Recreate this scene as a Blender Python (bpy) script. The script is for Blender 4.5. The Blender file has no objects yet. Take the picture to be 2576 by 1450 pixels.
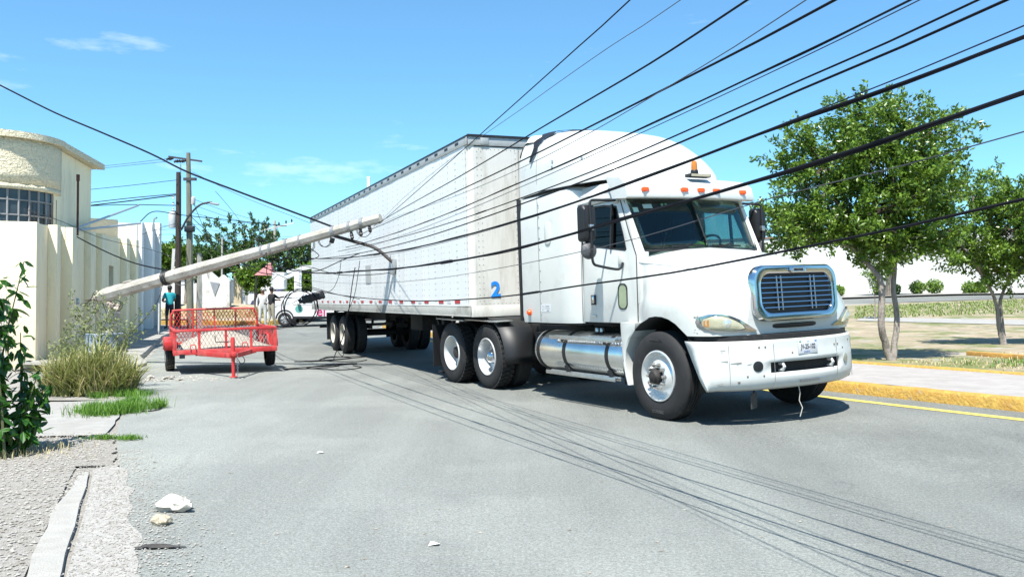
import bpy, bmesh, math, random
from mathutils import Vector, Matrix, Euler
sc = bpy.context.scene
col = sc.collection
random.seed(11)
PI = math.pi
# ------------------------------------------------------------------ camera
cd = bpy.data.cameras.new('camera'); cam = bpy.data.objects.new('camera', cd); col.objects.link(cam)
cd.sensor_width = 36.0; cd.lens = 36.0*2142.0/2576.0; cd.clip_end = 3000; cd.clip_start = .05
cam.location = (0, 0, 1.35); cam.rotation_euler = (PI/2 + math.atan((767-725)/2142.0), 0, 0)
sc.camera = cam
# ------------------------------------------------------------------ sun and sky
LD = Vector((.16, .54, -1.0)).normalized()              # the way sunlight travels
sd = bpy.data.lights.new('sun', 'SUN'); sun = bpy.data.objects.new('sun', sd); col.objects.link(sun)
sd.energy = 5.0; sd.angle = math.radians(.53); sd.color = (1.0, .965, .90)
sun.rotation_euler = LD.to_track_quat('-Z', 'Y').to_euler(); sun.location = (0, -20, 40)
wd = bpy.data.worlds.new('World'); sc.world = wd; wd.use_nodes = True
nt = wd.node_tree; nt.nodes.clear()
wo = nt.nodes.new('ShaderNodeOutputWorld'); bg = nt.nodes.new('ShaderNodeBackground')
sky = nt.nodes.new('ShaderNodeTexSky'); sky.sky_type = 'NISHITA'; sky.sun_disc = False
sky.sun_elevation = math.asin(-LD.z); sky.sun_rotation = math.atan2(-LD.x, -LD.y)
sky.altitude = 600; sky.air_density = 1.0; sky.dust_density = .15; sky.ozone_density = 1.0
hs = nt.nodes.new('ShaderNodeHueSaturation'); hs.inputs['Saturation'].default_value = 1.0; hs.inputs['Hue'].default_value = .5; hs.inputs['Value'].default_value = 1.0
tint = nt.nodes.new('ShaderNodeMix'); tint.data_type = 'RGBA'; tint.blend_type = 'MULTIPLY'; tint.inputs[0].default_value = 1; tint.inputs[7].default_value = (.60, 1.03, 1.2, 1)
nt.links.new(sky.outputs[0], tint.inputs[6]); haz = nt.nodes.new('ShaderNodeMix'); haz.data_type = 'RGBA'; haz.inputs[0].default_value = .12; haz.inputs[7].default_value = (2.15, 4.0, 5.9, 1); nt.links.new(tint.outputs[2], haz.inputs[6]); nt.links.new(haz.outputs[2], hs.inputs['Color'])
# a few thin wisps of cloud, the same all round the sky
tc = nt.nodes.new('ShaderNodeTexCoord'); mp = nt.nodes.new('ShaderNodeMapping'); mp.inputs['Scale'].default_value = (2.2, 2.2, 9.0)
nt.links.new(tc.outputs['Generated'], mp.inputs[0])
n1 = nt.nodes.new('ShaderNodeTexNoise'); n1.inputs['Scale'].default_value = 1.6; n1.inputs['Detail'].default_value = 7; n1.inputs['Roughness'].default_value = .62
nt.links.new(mp.outputs[0], n1.inputs['Vector'])
cr = nt.nodes.new('ShaderNodeValToRGB'); cr.color_ramp.elements[0].position = .60; cr.color_ramp.elements[1].position = .84
cr.color_ramp.elements[1].color = (.55, .55, .55, 1)
nt.links.new(n1.outputs[0], cr.inputs[0])
mx = nt.nodes.new('ShaderNodeMix'); mx.data_type = 'RGBA'; mx.inputs[7].default_value = (9.5, 9.6, 10.2, 1)
nt.links.new(cr.outputs[0], mx.inputs[0]); nt.links.new(hs.outputs[0], mx.inputs[6])
nt.links.new(mx.outputs[2], bg.inputs[0]); bg.inputs[1].default_value = .092
nt.links.new(bg.outputs[0], wo.inputs[0])
sc.view_settings.view_transform = 'Standard'; sc.view_settings.look = 'None'
sc.view_settings.exposure = 1.03; sc.view_settings.gamma = 1.0
try: sc.view_settings.use_curve_mapping = False
except Exception: pass
sc.cycles.max_bounces = 8; sc.cycles.transparent_max_bounces = 24

# ------------------------------------------------------------------ materials
MATS = {}
def mat(name, c, r=.6, m=0., var=.12, scale=4., bump=0., bscale=60., c2=None, thr=(.45, .7), spec=.5, coat=0., stretch=None, dirt=None, dscale=1.5, dthr=(.55, .75), emit=0, world=False):
    """procedural principled material: c varied by noise, mixed to c2 in patches, dirt on top"""
    if name in MATS: return MATS[name]
    g = .74 if m < .5 else 1.0; c = tuple(x*g for x in c); c2 = c2 and tuple(x*g for x in c2); dirt = dirt and tuple(x*g for x in dirt)
    M = bpy.data.materials.new(name); M.use_nodes = True; t = M.node_tree; b = t.nodes['Principled BSDF']
    L = t.links.new
    tc = t.nodes.new('ShaderNodeTexCoord'); src = tc.outputs['Object']
    if world:
        ge = t.nodes.new('ShaderNodeNewGeometry'); src = ge.outputs['Position']
    if stretch:
        mp = t.nodes.new('ShaderNodeMapping'); mp.inputs['Scale'].default_value = stretch; L(src, mp.inputs[0]); vs = mp.outputs[0]
    else: vs = src
    def noise(s, v, det=5, ro=.6):
        n = t.nodes.new('ShaderNodeTexNoise'); n.inputs['Scale'].default_value = s; n.inputs['Detail'].default_value = det; n.inputs['Roughness'].default_value = ro
        L(v, n.inputs['Vector']); return n.outputs[0]
    def ramp(i, a, z):
        q = t.nodes.new('ShaderNodeMapRange'); q.inputs[1].default_value = a; q.inputs[2].default_value = z; L(i, q.inputs[0]); return q.outputs[0]
    def mix(f, a, z):
        q = t.nodes.new('ShaderNodeMix'); q.data_type = 'RGBA'; L(f, q.inputs[0])
        for k, x in ((6, a), (7, z)):
            if isinstance(x, tuple): q.inputs[k].default_value = x
            else: L(x, q.inputs[k])
        return q.outputs[2]
    lo = tuple(max(0, x*(1-var)) for x in c)+(1,); hi = tuple(min(1, x*(1+var)) for x in c)+(1,)
    o = mix(ramp(noise(scale, vs), .3, .7), lo, hi)
    if c2: o = mix(ramp(noise(scale*.35, vs, 6, .65), *thr), o, tuple(c2)+(1,))
    if dirt: o = mix(ramp(noise(dscale, vs, 8, .7), *dthr), o, tuple(dirt)+(1,))
    L(o, b.inputs['Base Color'])
    b.inputs['Roughness'].default_value = r; b.inputs['Metallic'].default_value = m; b.inputs['Specular IOR Level'].default_value = spec
    if coat: b.inputs['Coat Weight'].default_value = coat; b.inputs['Coat Roughness'].default_value = .08
    if bump:
        bp = t.nodes.new('ShaderNodeBump'); bp.inputs['Strength'].default_value = min(1, bump); bp.inputs['Distance'].default_value = .02
        L(noise(bscale, src, 4, .6), bp.inputs['Height']); L(bp.outputs[0], b.inputs['Normal'])
    if emit:
        L(o, b.inputs['Emission Color']); b.inputs['Emission Strength'].default_value = emit
    MATS[name] = M
    return M
def glassmat(name, tint, refl=.25, rough=.02):
    if name in MATS: return MATS[name]
    M = bpy.data.materials.new(name); M.use_nodes = True; t = M.node_tree; t.nodes.clear(); L = t.links.new
    out = t.nodes.new('ShaderNodeOutputMaterial'); mxs = t.nodes.new('ShaderNodeMixShader'); tr = t.nodes.new('ShaderNodeBsdfTransparent'); gl = t.nodes.new('ShaderNodeBsdfGlossy')
    tr.inputs[0].default_value = tuple(tint)+(1,); gl.inputs['Roughness'].default_value = rough
    lw = t.nodes.new('ShaderNodeLayerWeight'); lw.inputs[0].default_value = refl
    mr = t.nodes.new('ShaderNodeMapRange'); mr.inputs[1].default_value = 0; mr.inputs[2].default_value = 1; mr.inputs[3].default_value = .03; mr.inputs[4].default_value = .45
    L(lw.outputs['Fresnel'], mr.inputs[0]); L(mr.outputs[0], mxs.inputs[0]); L(tr.outputs[0], mxs.inputs[1]); L(gl.outputs[0], mxs.inputs[2]); L(mxs.outputs[0], out.inputs[0])
    MATS[name] = M; return M
def leafmat(name, c, c2, trans=.35, rough=.45):
    if name in MATS: return MATS[name]
    M = bpy.data.materials.new(name); M.use_nodes = True; t = M.node_tree; t.nodes.clear(); L = t.links.new
    out = t.nodes.new('ShaderNodeOutputMaterial'); p = t.nodes.new('ShaderNodeBsdfPrincipled'); tl = t.nodes.new('ShaderNodeBsdfTranslucent'); ms = t.nodes.new('ShaderNodeMixShader'); ms.inputs[0].default_value = trans
    tc = t.nodes.new('ShaderNodeTexCoord'); n = t.nodes.new('ShaderNodeTexNoise'); n.inputs['Scale'].default_value = 3.5; n.inputs['Detail'].default_value = 6; n.inputs['Roughness'].default_value = .75
    L(tc.outputs['Object'], n.inputs['Vector'])
    mr = t.nodes.new('ShaderNodeMapRange'); mr.inputs[1].default_value = .35; mr.inputs[2].default_value = .65; L(n.outputs[0], mr.inputs[0])
    q = t.nodes.new('ShaderNodeMix'); q.data_type = 'RGBA'; q.inputs[6].default_value = tuple(c)+(1,); q.inputs[7].default_value = tuple(c2)+(1,); L(mr.outputs[0], q.inputs[0])
    L(q.outputs[2], p.inputs['Base Color']); L(q.outputs[2], tl.inputs[0]); p.inputs['Roughness'].default_value = rough
    L(p.outputs[0], ms.inputs[1]); L(tl.outputs[0], ms.inputs[2]); L(ms.outputs[0], out.inputs[0])
    MATS[name] = M; return M

# ------------------------------------------------------------------ mesh helpers
class MB:
    def __init__(s): s.v = []; s.f = []; s.m = []; s.cm = 0
    def add(s, vs, fs):
        o = len(s.v); s.v += [tuple(p) for p in vs]; s.f += [tuple(i+o for i in f) for f in fs]; s.m += [s.cm]*len(fs); return s
    def box(s, c, d, rot=None):
        hx, hy, hz = d[0]/2, d[1]/2, d[2]/2
        P = [Vector((x, y, z)) for x in (-hx, hx) for y in (-hy, hy) for z in (-hz, hz)]
        if rot is not None:
            R = rot if isinstance(rot, Matrix) else Euler(rot).to_matrix(); P = [R @ p for p in P]
        P = [p+Vector(c) for p in P]
        return s.add(P, [(0, 1, 3, 2), (4, 6, 7, 5), (0, 4, 5, 1), (2, 3, 7, 6), (0, 2, 6, 4), (1, 5, 7, 3)])
    def bar(s, a, b, w, h, up=(0, 0, 1)):
        a, b = Vector(a), Vector(b); d = (b-a); l = d.length; d.normalize(); u = Vector(up)
        if abs(d.dot(u)) > .98: u = Vector((1, 0, 0))
        sd_ = u.cross(d).normalized(); u = d.cross(sd_)
        R = Matrix((d, sd_, u)).transposed(); return s.box((a+b)/2, (l, w, h), R)
    def tube(s, path, r, n=8, caps=True):
        P = [Vector(p) for p in path]; R = r if isinstance(r, (list, tuple)) else [r]*len(P)
        ring = []; prev = None
        for i, p in enumerate(P):
            d = (P[min(i+1, len(P)-1)]-P[max(i-1, 0)]).normalized()
            if prev is None:
                u = Vector((0, 0, 1)) if abs(d.z) < .9 else Vector((1, 0, 0))
            else: u = prev
            e = u.cross(d)
            if e.length < 1e-5: e = Vector((1, 0, 0)).cross(d)
            e.normalize(); u = d.cross(e).normalized(); prev = u
            ring.append([p+(e*math.cos(2*PI*k/n)+u*math.sin(2*PI*k/n))*R[i] for k in range(n)])
        vs = [q for g in ring for q in g]; fs = []
        for i in range(len(P)-1):
            for k in range(n):
                a = i*n+k; b = i*n+(k+1) % n; fs.append((a, b, b+n, a+n))
        if caps: fs.append(tuple(range(n-1, -1, -1))); fs.append(tuple((len(P)-1)*n+k for k in range(n)))
        return s.add(vs, fs)
    def lathe(s, prof, o, ax, n=24, caps=False):
        """prof: (radius, distance along ax)"""
        ax = Vector(ax).normalized(); u = Vector((0, 0, 1)) if abs(ax.z) < .9 else Vector((1, 0, 0)); e = u.cross(ax).normalized(); u = ax.cross(e); o = Vector(o)
        vs = []; fs = []
        for (r, h) in prof:
            for k in range(n): vs.append(o+ax*h+(e*math.cos(2*PI*k/n)+u*math.sin(2*PI*k/n))*r)
        for i in range(len(prof)-1):
            for k in range(n):
                a = i*n+k; b = i*n+(k+1) % n; fs.append((a, b, b+n, a+n))
        if caps: fs.append(tuple(range(n-1, -1, -1))); fs.append(tuple((len(prof)-1)*n+k for k in range(n)))
        return s.add(vs, fs)
    def loft(s, secs, closed=False, caps=False):
        n = len(secs[0]); vs = [p for q in secs for p in q]; fs = []
        for i in range(len(secs)-1):
            for k in range(n if closed else n-1):
                a = i*n+k; b = i*n+(k+1) % n; fs.append((a, b, b+n, a+n))
        if caps: fs.append(tuple(range(n-1, -1, -1))); fs.append(tuple((len(secs)-1)*n+k for k in range(n)))
        return s.add(vs, fs)
    def prism(s, poly, d):
        """poly: list of 3D points, extruded by vector d"""
        n = len(poly); d = Vector(d); P = [Vector(p) for p in poly]
        vs = P+[p+d for p in P]; fs = [tuple(range(n-1, -1, -1)), tuple(range(n, 2*n))]+[(k, (k+1) % n, (k+1) % n+n, k+n) for k in range(n)]
        return s.add(vs, fs)
    def ring(s, outer, inner, d):
        """plate with a hole: two loops of equal length, extruded by d"""
        n = len(outer); d = Vector(d); O = [Vector(p) for p in outer]; I = [Vector(p) for p in inner]
        vs = O+I+[p+d for p in O]+[p+d for p in I]; fs = []
        for k in range(n):
            j = (k+1) % n
            fs += [(k, j, n+j, n+k), (2*n+k, 3*n+k, 3*n+j, 2*n+j), (k, 2*n+k, 2*n+j, j), (n+k, n+j, 3*n+j, 3*n+k)]
        return s.add(vs, fs)
    def blob(s, c, r, seed=0, n=2, amp=.25, sq=(1, 1, 1)):
        rnd = random.Random(seed); bm = bmesh.new(); bmesh.ops.create_icosphere(bm, subdivisions=n, radius=1.0)
        ph = [rnd.uniform(0, 6) for _ in range(6)]
        vs = []
        for v in bm.verts:
            q = v.co; k = 1+amp*(math.sin(3*q.x+ph[0])*math.sin(4*q.y+ph[1])+.6*math.sin(6*q.z+ph[2])*math.sin(5*q.x+ph[3])+rnd.uniform(-.25, .25))
            vs.append(Vector(c)+Vector((q.x*sq[0], q.y*sq[1], q.z*sq[2]))*r*k)
        fs = [tuple(v.index for v in f.verts) for f in bm.faces]; bm.free(); return s.add(vs, fs)
    def build(s, name, m, parent=None, bevel=0, smooth=35, solid=0, sub=0, loc=None, segs=2):
        me = bpy.data.meshes.new(name); me.from_pydata(s.v, [], s.f); ms = m if isinstance(m, (list, tuple)) else [m]
        for q in ms: me.materials.append(q)
        if len(ms) > 1: me.polygons.foreach_set('material_index', s.m)
        bm = bmesh.new(); bm.from_mesh(me)
        bmesh.ops.recalc_face_normals(bm, faces=bm.faces)
        if bevel:
            ed = [e for e in bm.edges if len(e.link_faces) == 2 and e.calc_face_angle(0) > .6]
            bmesh.ops.bevel(bm, geom=ed, offset=bevel, segments=segs, affect='EDGES', profile=.5, clamp_overlap=True)
        bm.to_mesh(me); bm.free()
        if smooth:
            me.polygons.foreach_set('use_smooth', [True]*len(me.polygons)); me.set_sharp_from_angle(angle=math.radians(smooth))
        o = bpy.data.objects.new(name, me); col.objects.link(o)
        if solid:
            md = o.modifiers.new('thickness', 'SOLIDIFY'); md.thickness = solid; md.offset = -1
        if sub:
            md = o.modifiers.new('subdivision', 'SUBSURF'); md.levels = sub; md.render_levels = sub
        if parent: o.parent = parent
        if loc: o.location = loc
        return o
def thing(name, label, cat, loc=(0, 0, 0), rot=(0, 0, 0), group=None):
    o = bpy.data.objects.new(name, None); col.objects.link(o); o.location = loc; o.rotation_euler = rot; o.empty_display_size = .2
    return tag(o, label, cat, group)
def tag(o, label, cat, group=None):
    o['label'] = label; o['category'] = cat
    if group: o['group'] = group
    return o
def struct(o): o['kind'] = 'structure'; return o
def stuff(o): o['kind'] = 'stuff'; return o
def copy_obj(o, parent=None):
    c = o.copy(); col.objects.link(c); c.parent = parent
    return c
def text_mesh(name, body, size, m, parent, loc, rot, depth=.002, align='CENTER', bold=0, sx=1.0):
    cu = bpy.data.curves.new(name, 'FONT'); cu.body = body; cu.size = size; cu.extrude = depth; cu.align_x = align; cu.align_y = 'CENTER'; cu.offset = bold; cu.resolution_u = 3
    to = bpy.data.objects.new(name, cu); me = bpy.data.meshes.new_from_object(to); bpy.data.objects.remove(to)
    me.materials.clear(); me.materials.append(m)
    o = bpy.data.objects.new(name, me); col.objects.link(o); o.parent = parent; o.location = loc; o.rotation_euler = rot; o.scale = (sx, 1, 1)
    return o
def lerp(a, b, t): return a+(b-a)*t
def interp(x, X, Y):
    if x <= X[0]: return Y[0]
    for i in range(len(X)-1):
        if x <= X[i+1]: return Y[i]+(Y[i+1]-Y[i])*(x-X[i])/(X[i+1]-X[i])
    return Y[-1]
def cat_curve(P, n):
    """Catmull-Rom through P, n points per span"""
    P = [Vector(p) for p in P]; Q = [P[0]*2-P[1]]+P+[P[-1]*2-P[-2]]; out = []
    for i in range(1, len(Q)-2):
        a, b, c, d = Q[i-1], Q[i], Q[i+1], Q[i+2]
        for k in range(n):
            t = k/n; out.append(.5*((2*b)+(c-a)*t+(2*a-5*b+4*c-d)*t*t+(3*b-a-3*c+d)*t**3))
    out.append(P[-1]); return out
# ------------------------------------------------------------------ lie of the land: gentle crossfall, kerb, park rising behind
SX = [-99, 6.4, 9.86, 9.87, 12.6, 16.5, 22, 30, 40, 60, 200]; SZ = [0, 0, .13, .28, .33, .42, .55, .85, 1.3, 1.7, 3]
def terr(x, y, step=True):
    q = .870*x+.493*y-.141*max(0, y-15); z = interp(q, SX, SZ)
    if not step and q > 9.86: z = .13+.012*(q-9.86)
    return z+.022*max(0, y-22.5)

# ================================================================== GROUND
def strip(name, A, B, n, off, m, step=False, dens=6, kind='structure'):
    """sheet between two polylines with as many points, draped on the land"""
    mb = MB(); rows = []
    for i in range(len(A)-1):
        for k in range(dens):
            t = k/dens; rows.append((tuple(lerp(A[i][j], A[i+1][j], t) for j in (0, 1)), tuple(lerp(B[i][j], B[i+1][j], t) for j in (0, 1))))
    rows.append((A[-1], B[-1]))
    secs = []
    for a, b in rows:
        r = []
        for k in range(n+1):
            x = lerp(a[0], b[0], k/n); y = lerp(a[1], b[1], k/n); r.append((x, y, terr(x, y, step)+off))
        secs.append(r)
    mb.loft(secs); o = mb.build(name, m); o['kind'] = kind
    return o
m_dirt = mat('gravel_dirt', (.43, .405, .365), .95, var=.25, scale=38, bump=.8, bscale=130, c2=(.35, .325, .275), thr=(.42, .62), dirt=(.47, .45, .41), dscale=9, dthr=(.5, .72), world=True)
m_park = mat('dry_park_soil', (.38, .31, .21), .95, var=.28, scale=2.5, bump=.6, bscale=50, c2=(.16, .19, .05), thr=(.46, .60), dirt=(.46, .43, .38), dscale=1.6, dthr=(.54, .66), world=True)
m_conc = mat('worn_concrete', (.40, .39, .36), .9, var=.14, scale=6, bump=.4, bscale=140, c2=(.36, .34, .31), thr=(.45, .7), dirt=(.28, .26, .23), dscale=14, dthr=(.62, .75), world=True)
m_walk = mat('pink_grey_paving', (.43, .40, .375), .9, var=.14, scale=5, bump=.4, bscale=110, c2=(.36, .335, .31), thr=(.45, .7), dirt=(.27, .25, .22), dscale=5, dthr=(.6, .75), world=True)
m_yel = mat('yellow_kerb_paint', (.54, .34, .07), .8, var=.28, scale=16, bump=1.0, bscale=28, c2=(.50, .28, .05), thr=(.45, .66), dirt=(.36, .30, .22), dscale=9, dthr=(.58, .70), world=True)
def road_mat():
    M = bpy.data.materials.new('dusty_asphalt'); M.use_nodes = True; t = M.node_tree; L = t.links.new; b = t.nodes['Principled BSDF']; b.inputs['Roughness'].default_value = .9; b.inputs['Specular IOR Level'].default_value = .25
    ge = t.nodes.new('ShaderNodeNewGeometry'); P = ge.outputs['Position']
    def noise(s, det=5, ro=.6, v=None):
        n = t.nodes.new('ShaderNodeTexNoise'); n.inputs['Scale'].default_value = s; n.inputs['Detail'].default_value = det; n.inputs['Roughness'].default_value = ro; L(v or P, n.inputs['Vector']); return n.outputs[0]
    def mr(i, a, z, c=0, d=1):
        q = t.nodes.new('ShaderNodeMapRange'); q.inputs[1].default_value = a; q.inputs[2].default_value = z; q.inputs[3].default_value = c; q.inputs[4].default_value = d; L(i, q.inputs[0]); return q.outputs[0]
    def mix(f, a, z):
        q = t.nodes.new('ShaderNodeMix'); q.data_type = 'RGBA'; L(f, q.inputs[0])
        for k, x in ((6, a), (7, z)):
            if isinstance(x, tuple): q.inputs[k].default_value = x+(1,)
            else: L(x, q.inputs[k])
        return q.outputs[2]
    # aggregate grain, tracks polished along the road, dust patches, fine cracks
    o = mix(mr(noise(170, 3, .7), .35, .68), (.155, .165, .15), (.24, .255, .234))
    o = mix(mr(noise(55, 4, .8), .40, .62, 0, .6), o, (.225, .225, .215)); o = mix(mr(noise(70, 3, .8), .59, .64, 0, .8), o, (.06, .06, .058)); o = mix(mr(noise(60, 3, .8), .60, .66, 0, .7), o, (.30, .30, .285))
    mp = t.nodes.new('ShaderNodeMapping'); mp.inputs['Rotation'].default_value = (0, 0, math.radians(-27)); mp.inputs['Scale'].default_value = (1.0, .09, 1); L(P, mp.inputs[0])
    o = mix(mr(noise(.9, 5, .6, mp.outputs[0]), .42, .64, 0, .5), o, (.28, .298, .272))
    o = mix(mr(noise(.33, 6, .6), .48, .70, 0, .55), o, (.33, .343, .312))
    o = mix(mr(noise(2.6, 7, .7), .62, .74, 0, .5), o, (.33, .32, .295))
    vo = t.nodes.new('ShaderNodeTexVoronoi'); vo.feature = 'DISTANCE_TO_EDGE'; vo.inputs['Scale'].default_value = .42
    nz = t.nodes.new('ShaderNodeTexNoise'); nz.inputs['Scale'].default_value = 1.8; nz.inputs['Detail'].default_value = 6; L(P, nz.inputs['Vector'])
    ad = t.nodes.new('ShaderNodeMix'); ad.data_type = 'RGBA'; ad.inputs[0].default_value = .35; L(P, ad.inputs[6]); L(nz.outputs[1], ad.inputs[7]); L(ad.outputs[2], vo.inputs['Vector'])
    ck = mr(vo.outputs['Distance'], .002, .007, 1, 0)
    mu = t.nodes.new('ShaderNodeMath'); mu.operation = 'MULTIPLY'; L(ck, mu.inputs[0]); L(mr(noise(.5, 3), .52, .62, 0, .18), mu.inputs[1])
    o = mix(mu.outputs[0], o, (.07, .07, .07))
    o = mix(mr(noise(11, 4, .75), .72, .76, 0, .6), o, (.08, .08, .08))
    o = mix(mr(noise(1.1, 5, .7), .60, .72, 0, .35), o, (.15, .15, .145))
    for sc_, lo_, hi_, a_, b_ in ((58, .36, .64, .74, 1.30), (120, .35, .65, .80, 1.2), (22, .40, .62, .92, 1.08)):
        q = t.nodes.new('ShaderNodeMix'); q.data_type = 'RGBA'; q.blend_type = 'MULTIPLY'; q.inputs[0].default_value = 1; L(o, q.inputs[6]); L(mr(noise(sc_, 3, .75), lo_, hi_, a_, b_), q.inputs[7]); o = q.outputs[2]
    # the lane by the kerb is cleaner, darker asphalt than the dusty left-hand side
    dp = t.nodes.new('ShaderNodeVectorMath'); dp.operation = 'DOT_PRODUCT'; dp.inputs[1].default_value = (.870, .493, 0); L(P, dp.inputs[0])
    ns = t.nodes.new('ShaderNodeMath'); ns.operation = 'MULTIPLY_ADD'; L(noise(.5, 4, .6), ns.inputs[0]); ns.inputs[1].default_value = 3.5; L(dp.outputs['Value'], ns.inputs[2])
    q = t.nodes.new('ShaderNodeMix'); q.data_type = 'RGBA'; q.blend_type = 'MULTIPLY'; q.inputs[0].default_value = 1; L(o, q.inputs[6]); L(mr(ns.outputs[0], 4.2, 9.0, 1.0, .70), q.inputs[7]); o = q.outputs[2]
    L(o, b.inputs['Base Color'])
    bp = t.nodes.new('ShaderNodeBump'); bp.inputs['Strength'].default_value = .7; bp.inputs['Distance'].default_value = .012; L(noise(140, 4, .7), bp.inputs['Height']); L(bp.outputs[0], b.inputs['Normal'])
    return M
m_road = road_mat()
# base sheet to the horizon
def axis(a, b, c, d, f, g): return [a+(b-a)*k/8 for k in range(8)]+[b+(c-b)*k/f for k in range(f)]+[c+(d-c)*k/g for k in range(g+1)]
gx = [-600, -300, -150, -80]+[-50+3*k for k in range(9)]+[-25+.8*k for k in range(54)]+[18+3*k for k in range(20)]+[100, 180, 320, 600]
gy = [-60, -30]+[-12+1.5*k for k in range(9)]+[2+.8*k for k in range(50)]+[42+3*k for k in range(16)]+[100, 140, 220, 400, 900]
mb = MB(); mb.loft([[(x, y, terr(x, y, False)-.016) for x in gx] for y in gy]); struct(mb.build('ground', m_dirt))
LE = [(9, -20), (4.4, -9), (.2, .2), (-1.87, 4.27), (-2.73, 6.01), (-4.1, 8.84), (-4.85, 10.62), (-6.2, 14.0), (-8.3, 19), (-12.2, 30), (-13.2, 34), (-14.2, 38.5)]
def RK(u): return (5.83-.493*u, 9.78+.87*u) if u < 6 else (2.872-.375*(u-6), 15.0+.927*(u-6))
RE = [RK(u) for u in (-33, -21, -10.5, -6, -4, -1, 1, 5, 10.5, 20, 24, 29)]
road = strip('road', LE, RE, 14, 0, m_road)
strip('cross_street', [(-40, 38.0), (-26, 38.2), (-14.2, 38.51), (RE[-1][0], RE[-1][1]+.02)], [(-40, 46), (-26, 46.5), (-15, 47.5), (-5, 49)], 6, .0, m_road)
# far road beside the white wall
strip('far_road', [(2, 44.5), (17.3, 42.6), (25.3, 42.1), (60, 41)], [(2, 50), (19, 48.2), (27.5, 47.0), (60, 45.5)], 5, .02, m_road, step=True)
strip('far_pavement', [(2, 50.05), (19, 48.25), (27.5, 47.05), (60, 45.55)], [(2, 55), (20, 53.6), (31, 51), (60, 46.5)], 4, .12, m_conc, step=True)
# park, raised pavement, painted kerb
def off_line(d, u0, u1, n=10):
    """line parallel to the right-hand kerb, d metres behind it"""
    out = []
    for k in range(n+1):
        u = lerp(u0, u1, k/n); x, y = RK(u); N = (.870, .493) if u < 5 else ((.9, .436) if u < 7 else (.927, .375)); out.append((x+N[0]*d, y+N[1]*d))
    return out
strip('pavement', off_line(.16, -33, 28), off_line(2.72, -33, 28), 6, .0, m_walk, step=True, dens=5)
strip('park_ground', off_line(2.86, -33, 26), off_line(40, -33, 26), 40, .0, m_park, step=True, dens=5)
def kerb_run(name, d0, d1, z0, z1, m, u0, u1, n, rough=0., seed=3):
    rnd = random.Random(seed); mb = MB(); A = off_line(d0, u0, u1, n); B = off_line(d1, u0, u1, n); secs = []
    for a, b in zip(A, B):
        ja = [rnd.uniform(-rough, rough) for _ in range(4)]; za = terr(a[0], a[1], False)
        secs.append([(a[0]-.02+ja[0], a[1]+ja[0], za+z0), (a[0]+ja[1], a[1]+ja[1], za+z1-.03+ja[2]), (a[0]+.025, a[1]+.01, za+z1+ja[3]), (b[0]-.02, b[1], za+z1+ja[3]), (b[0], b[1], za+z0)])
    mb.loft(secs, caps=True); return mb.build(name, m, smooth=60)
struct(kerb_run('kerb', 0, .16, -.06, .154, m_yel, -33, 28, 240, .006))
struct(kerb_run('pavement_edging', 2.72, 2.86, .05, .20, m_yel, -33, 20, 120, .004, 5))
m_line = mat('yellow_road_paint', (.72, .56, .12), .8, var=.12, scale=14, c2=(.45, .40, .22), thr=(.52, .72), world=True, bump=.3, bscale=140)
strip('painted_line', off_line(-.62, -33, 27), off_line(-.47, -33, 27), 1, .005, m_line, dens=6)
m_edge = mat('orange_edging', (.60, .33, .08), .85, var=.2, scale=10, dirt=(.4, .35, .28), dscale=6, world=True)
mb = MB()
P = [(8.72, 16.3), (9.0, 15.3), (9.8, 13.6), (11.5, 10.2)]
for a, b in zip(P, P[1:]): mb.bar((a[0], a[1], terr(*a)+.03), (b[0], b[1], terr(*b)+.03), .1, .1)
struct(mb.build('park_edging', m_edge, bevel=.01))
strip('park_path', [(12.3, 30.5), (15.4, 26.3), (20, 20.5)], [(13.4, 32.5), (17, 28), (22, 22)], 3, .015, m_conc, step=True)
# left-hand side: gutter, half buried kerb, driveway slab, pavement in front of the house
rj = random.Random(5)
def jag(P, a, n=8):
    out = []
    for i in range(len(P)-1):
        for k in range(n):
            t = k/n; out.append((lerp(P[i][0], P[i+1][0], t)+rj.uniform(-a, a), lerp(P[i][1], P[i+1][1], t)+rj.uniform(-a, a)))
    out.append(P[-1]); return out
gut_r = jag([(1.0, -1.5), (-.9, 2.2), (-1.87, 4.27), (-2.60, 5.9), (-3.35, 7.3)], .05)
gut_l = jag([(.45, -1.5), (-1.3, 2.2), (-2.22, 4.27), (-2.95, 5.95), (-3.45, 7.05)], .0)
strip('gutter', gut_l, gut_r, 4, .004, mat('dusty_gutter', (.50, .48, .44), .95, var=.2, scale=30, bump=.7, bscale=120, c2=(.40, .38, .34), thr=(.45, .66), dirt=(.30, .26, .2), dscale=12, dthr=(.66, .74), world=True), dens=2)
mb = MB(); ks = []
for k in range(30):
    t = k/29; x = lerp(.3, -3.42, t); y = lerp(-1.5, 6.95, t); d = .012*math.sin(k*1.7); w = .17 if k < 25 else .17-.02*(k-24)
    z = .014-.010*max(0, t-.8)/.2
    ks.append([(x-w+d, y-.05, -.06), (x-w+.012+d, y-.05, z), (x-.012+d*.5, y, z), (x+d*.5, y, -.06)])
mb.loft(ks, caps=True); struct(mb.build('buried_kerb', mat('kerb_concrete', (.43, .415, .375), .9, var=.12, scale=9, bump=.5, bscale=90, c2=(.45, .44, .41), thr=(.5, .7), world=True)))
strip('verge', [(-.2, -1.5), (-1.9, 2.2), (-2.43, 4.27), (-3.15, 5.95), (-3.65, 7.15), (-4.2, 8.5)], [(-7, -1.5), (-8, 2.2), (-9, 4.27), (-10, 5.95), (-11, 7.15), (-11, 8.6)], 12, .003, m_dirt)
ja = jag([(-3.35, 7.2), (-3.72, 8.0), (-4.1, 8.75)], .03); strip('verge_spill', [(p[0]-.5, p[1]-.1) for p in ja], ja, 2, .004, m_dirt, dens=1)
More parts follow.
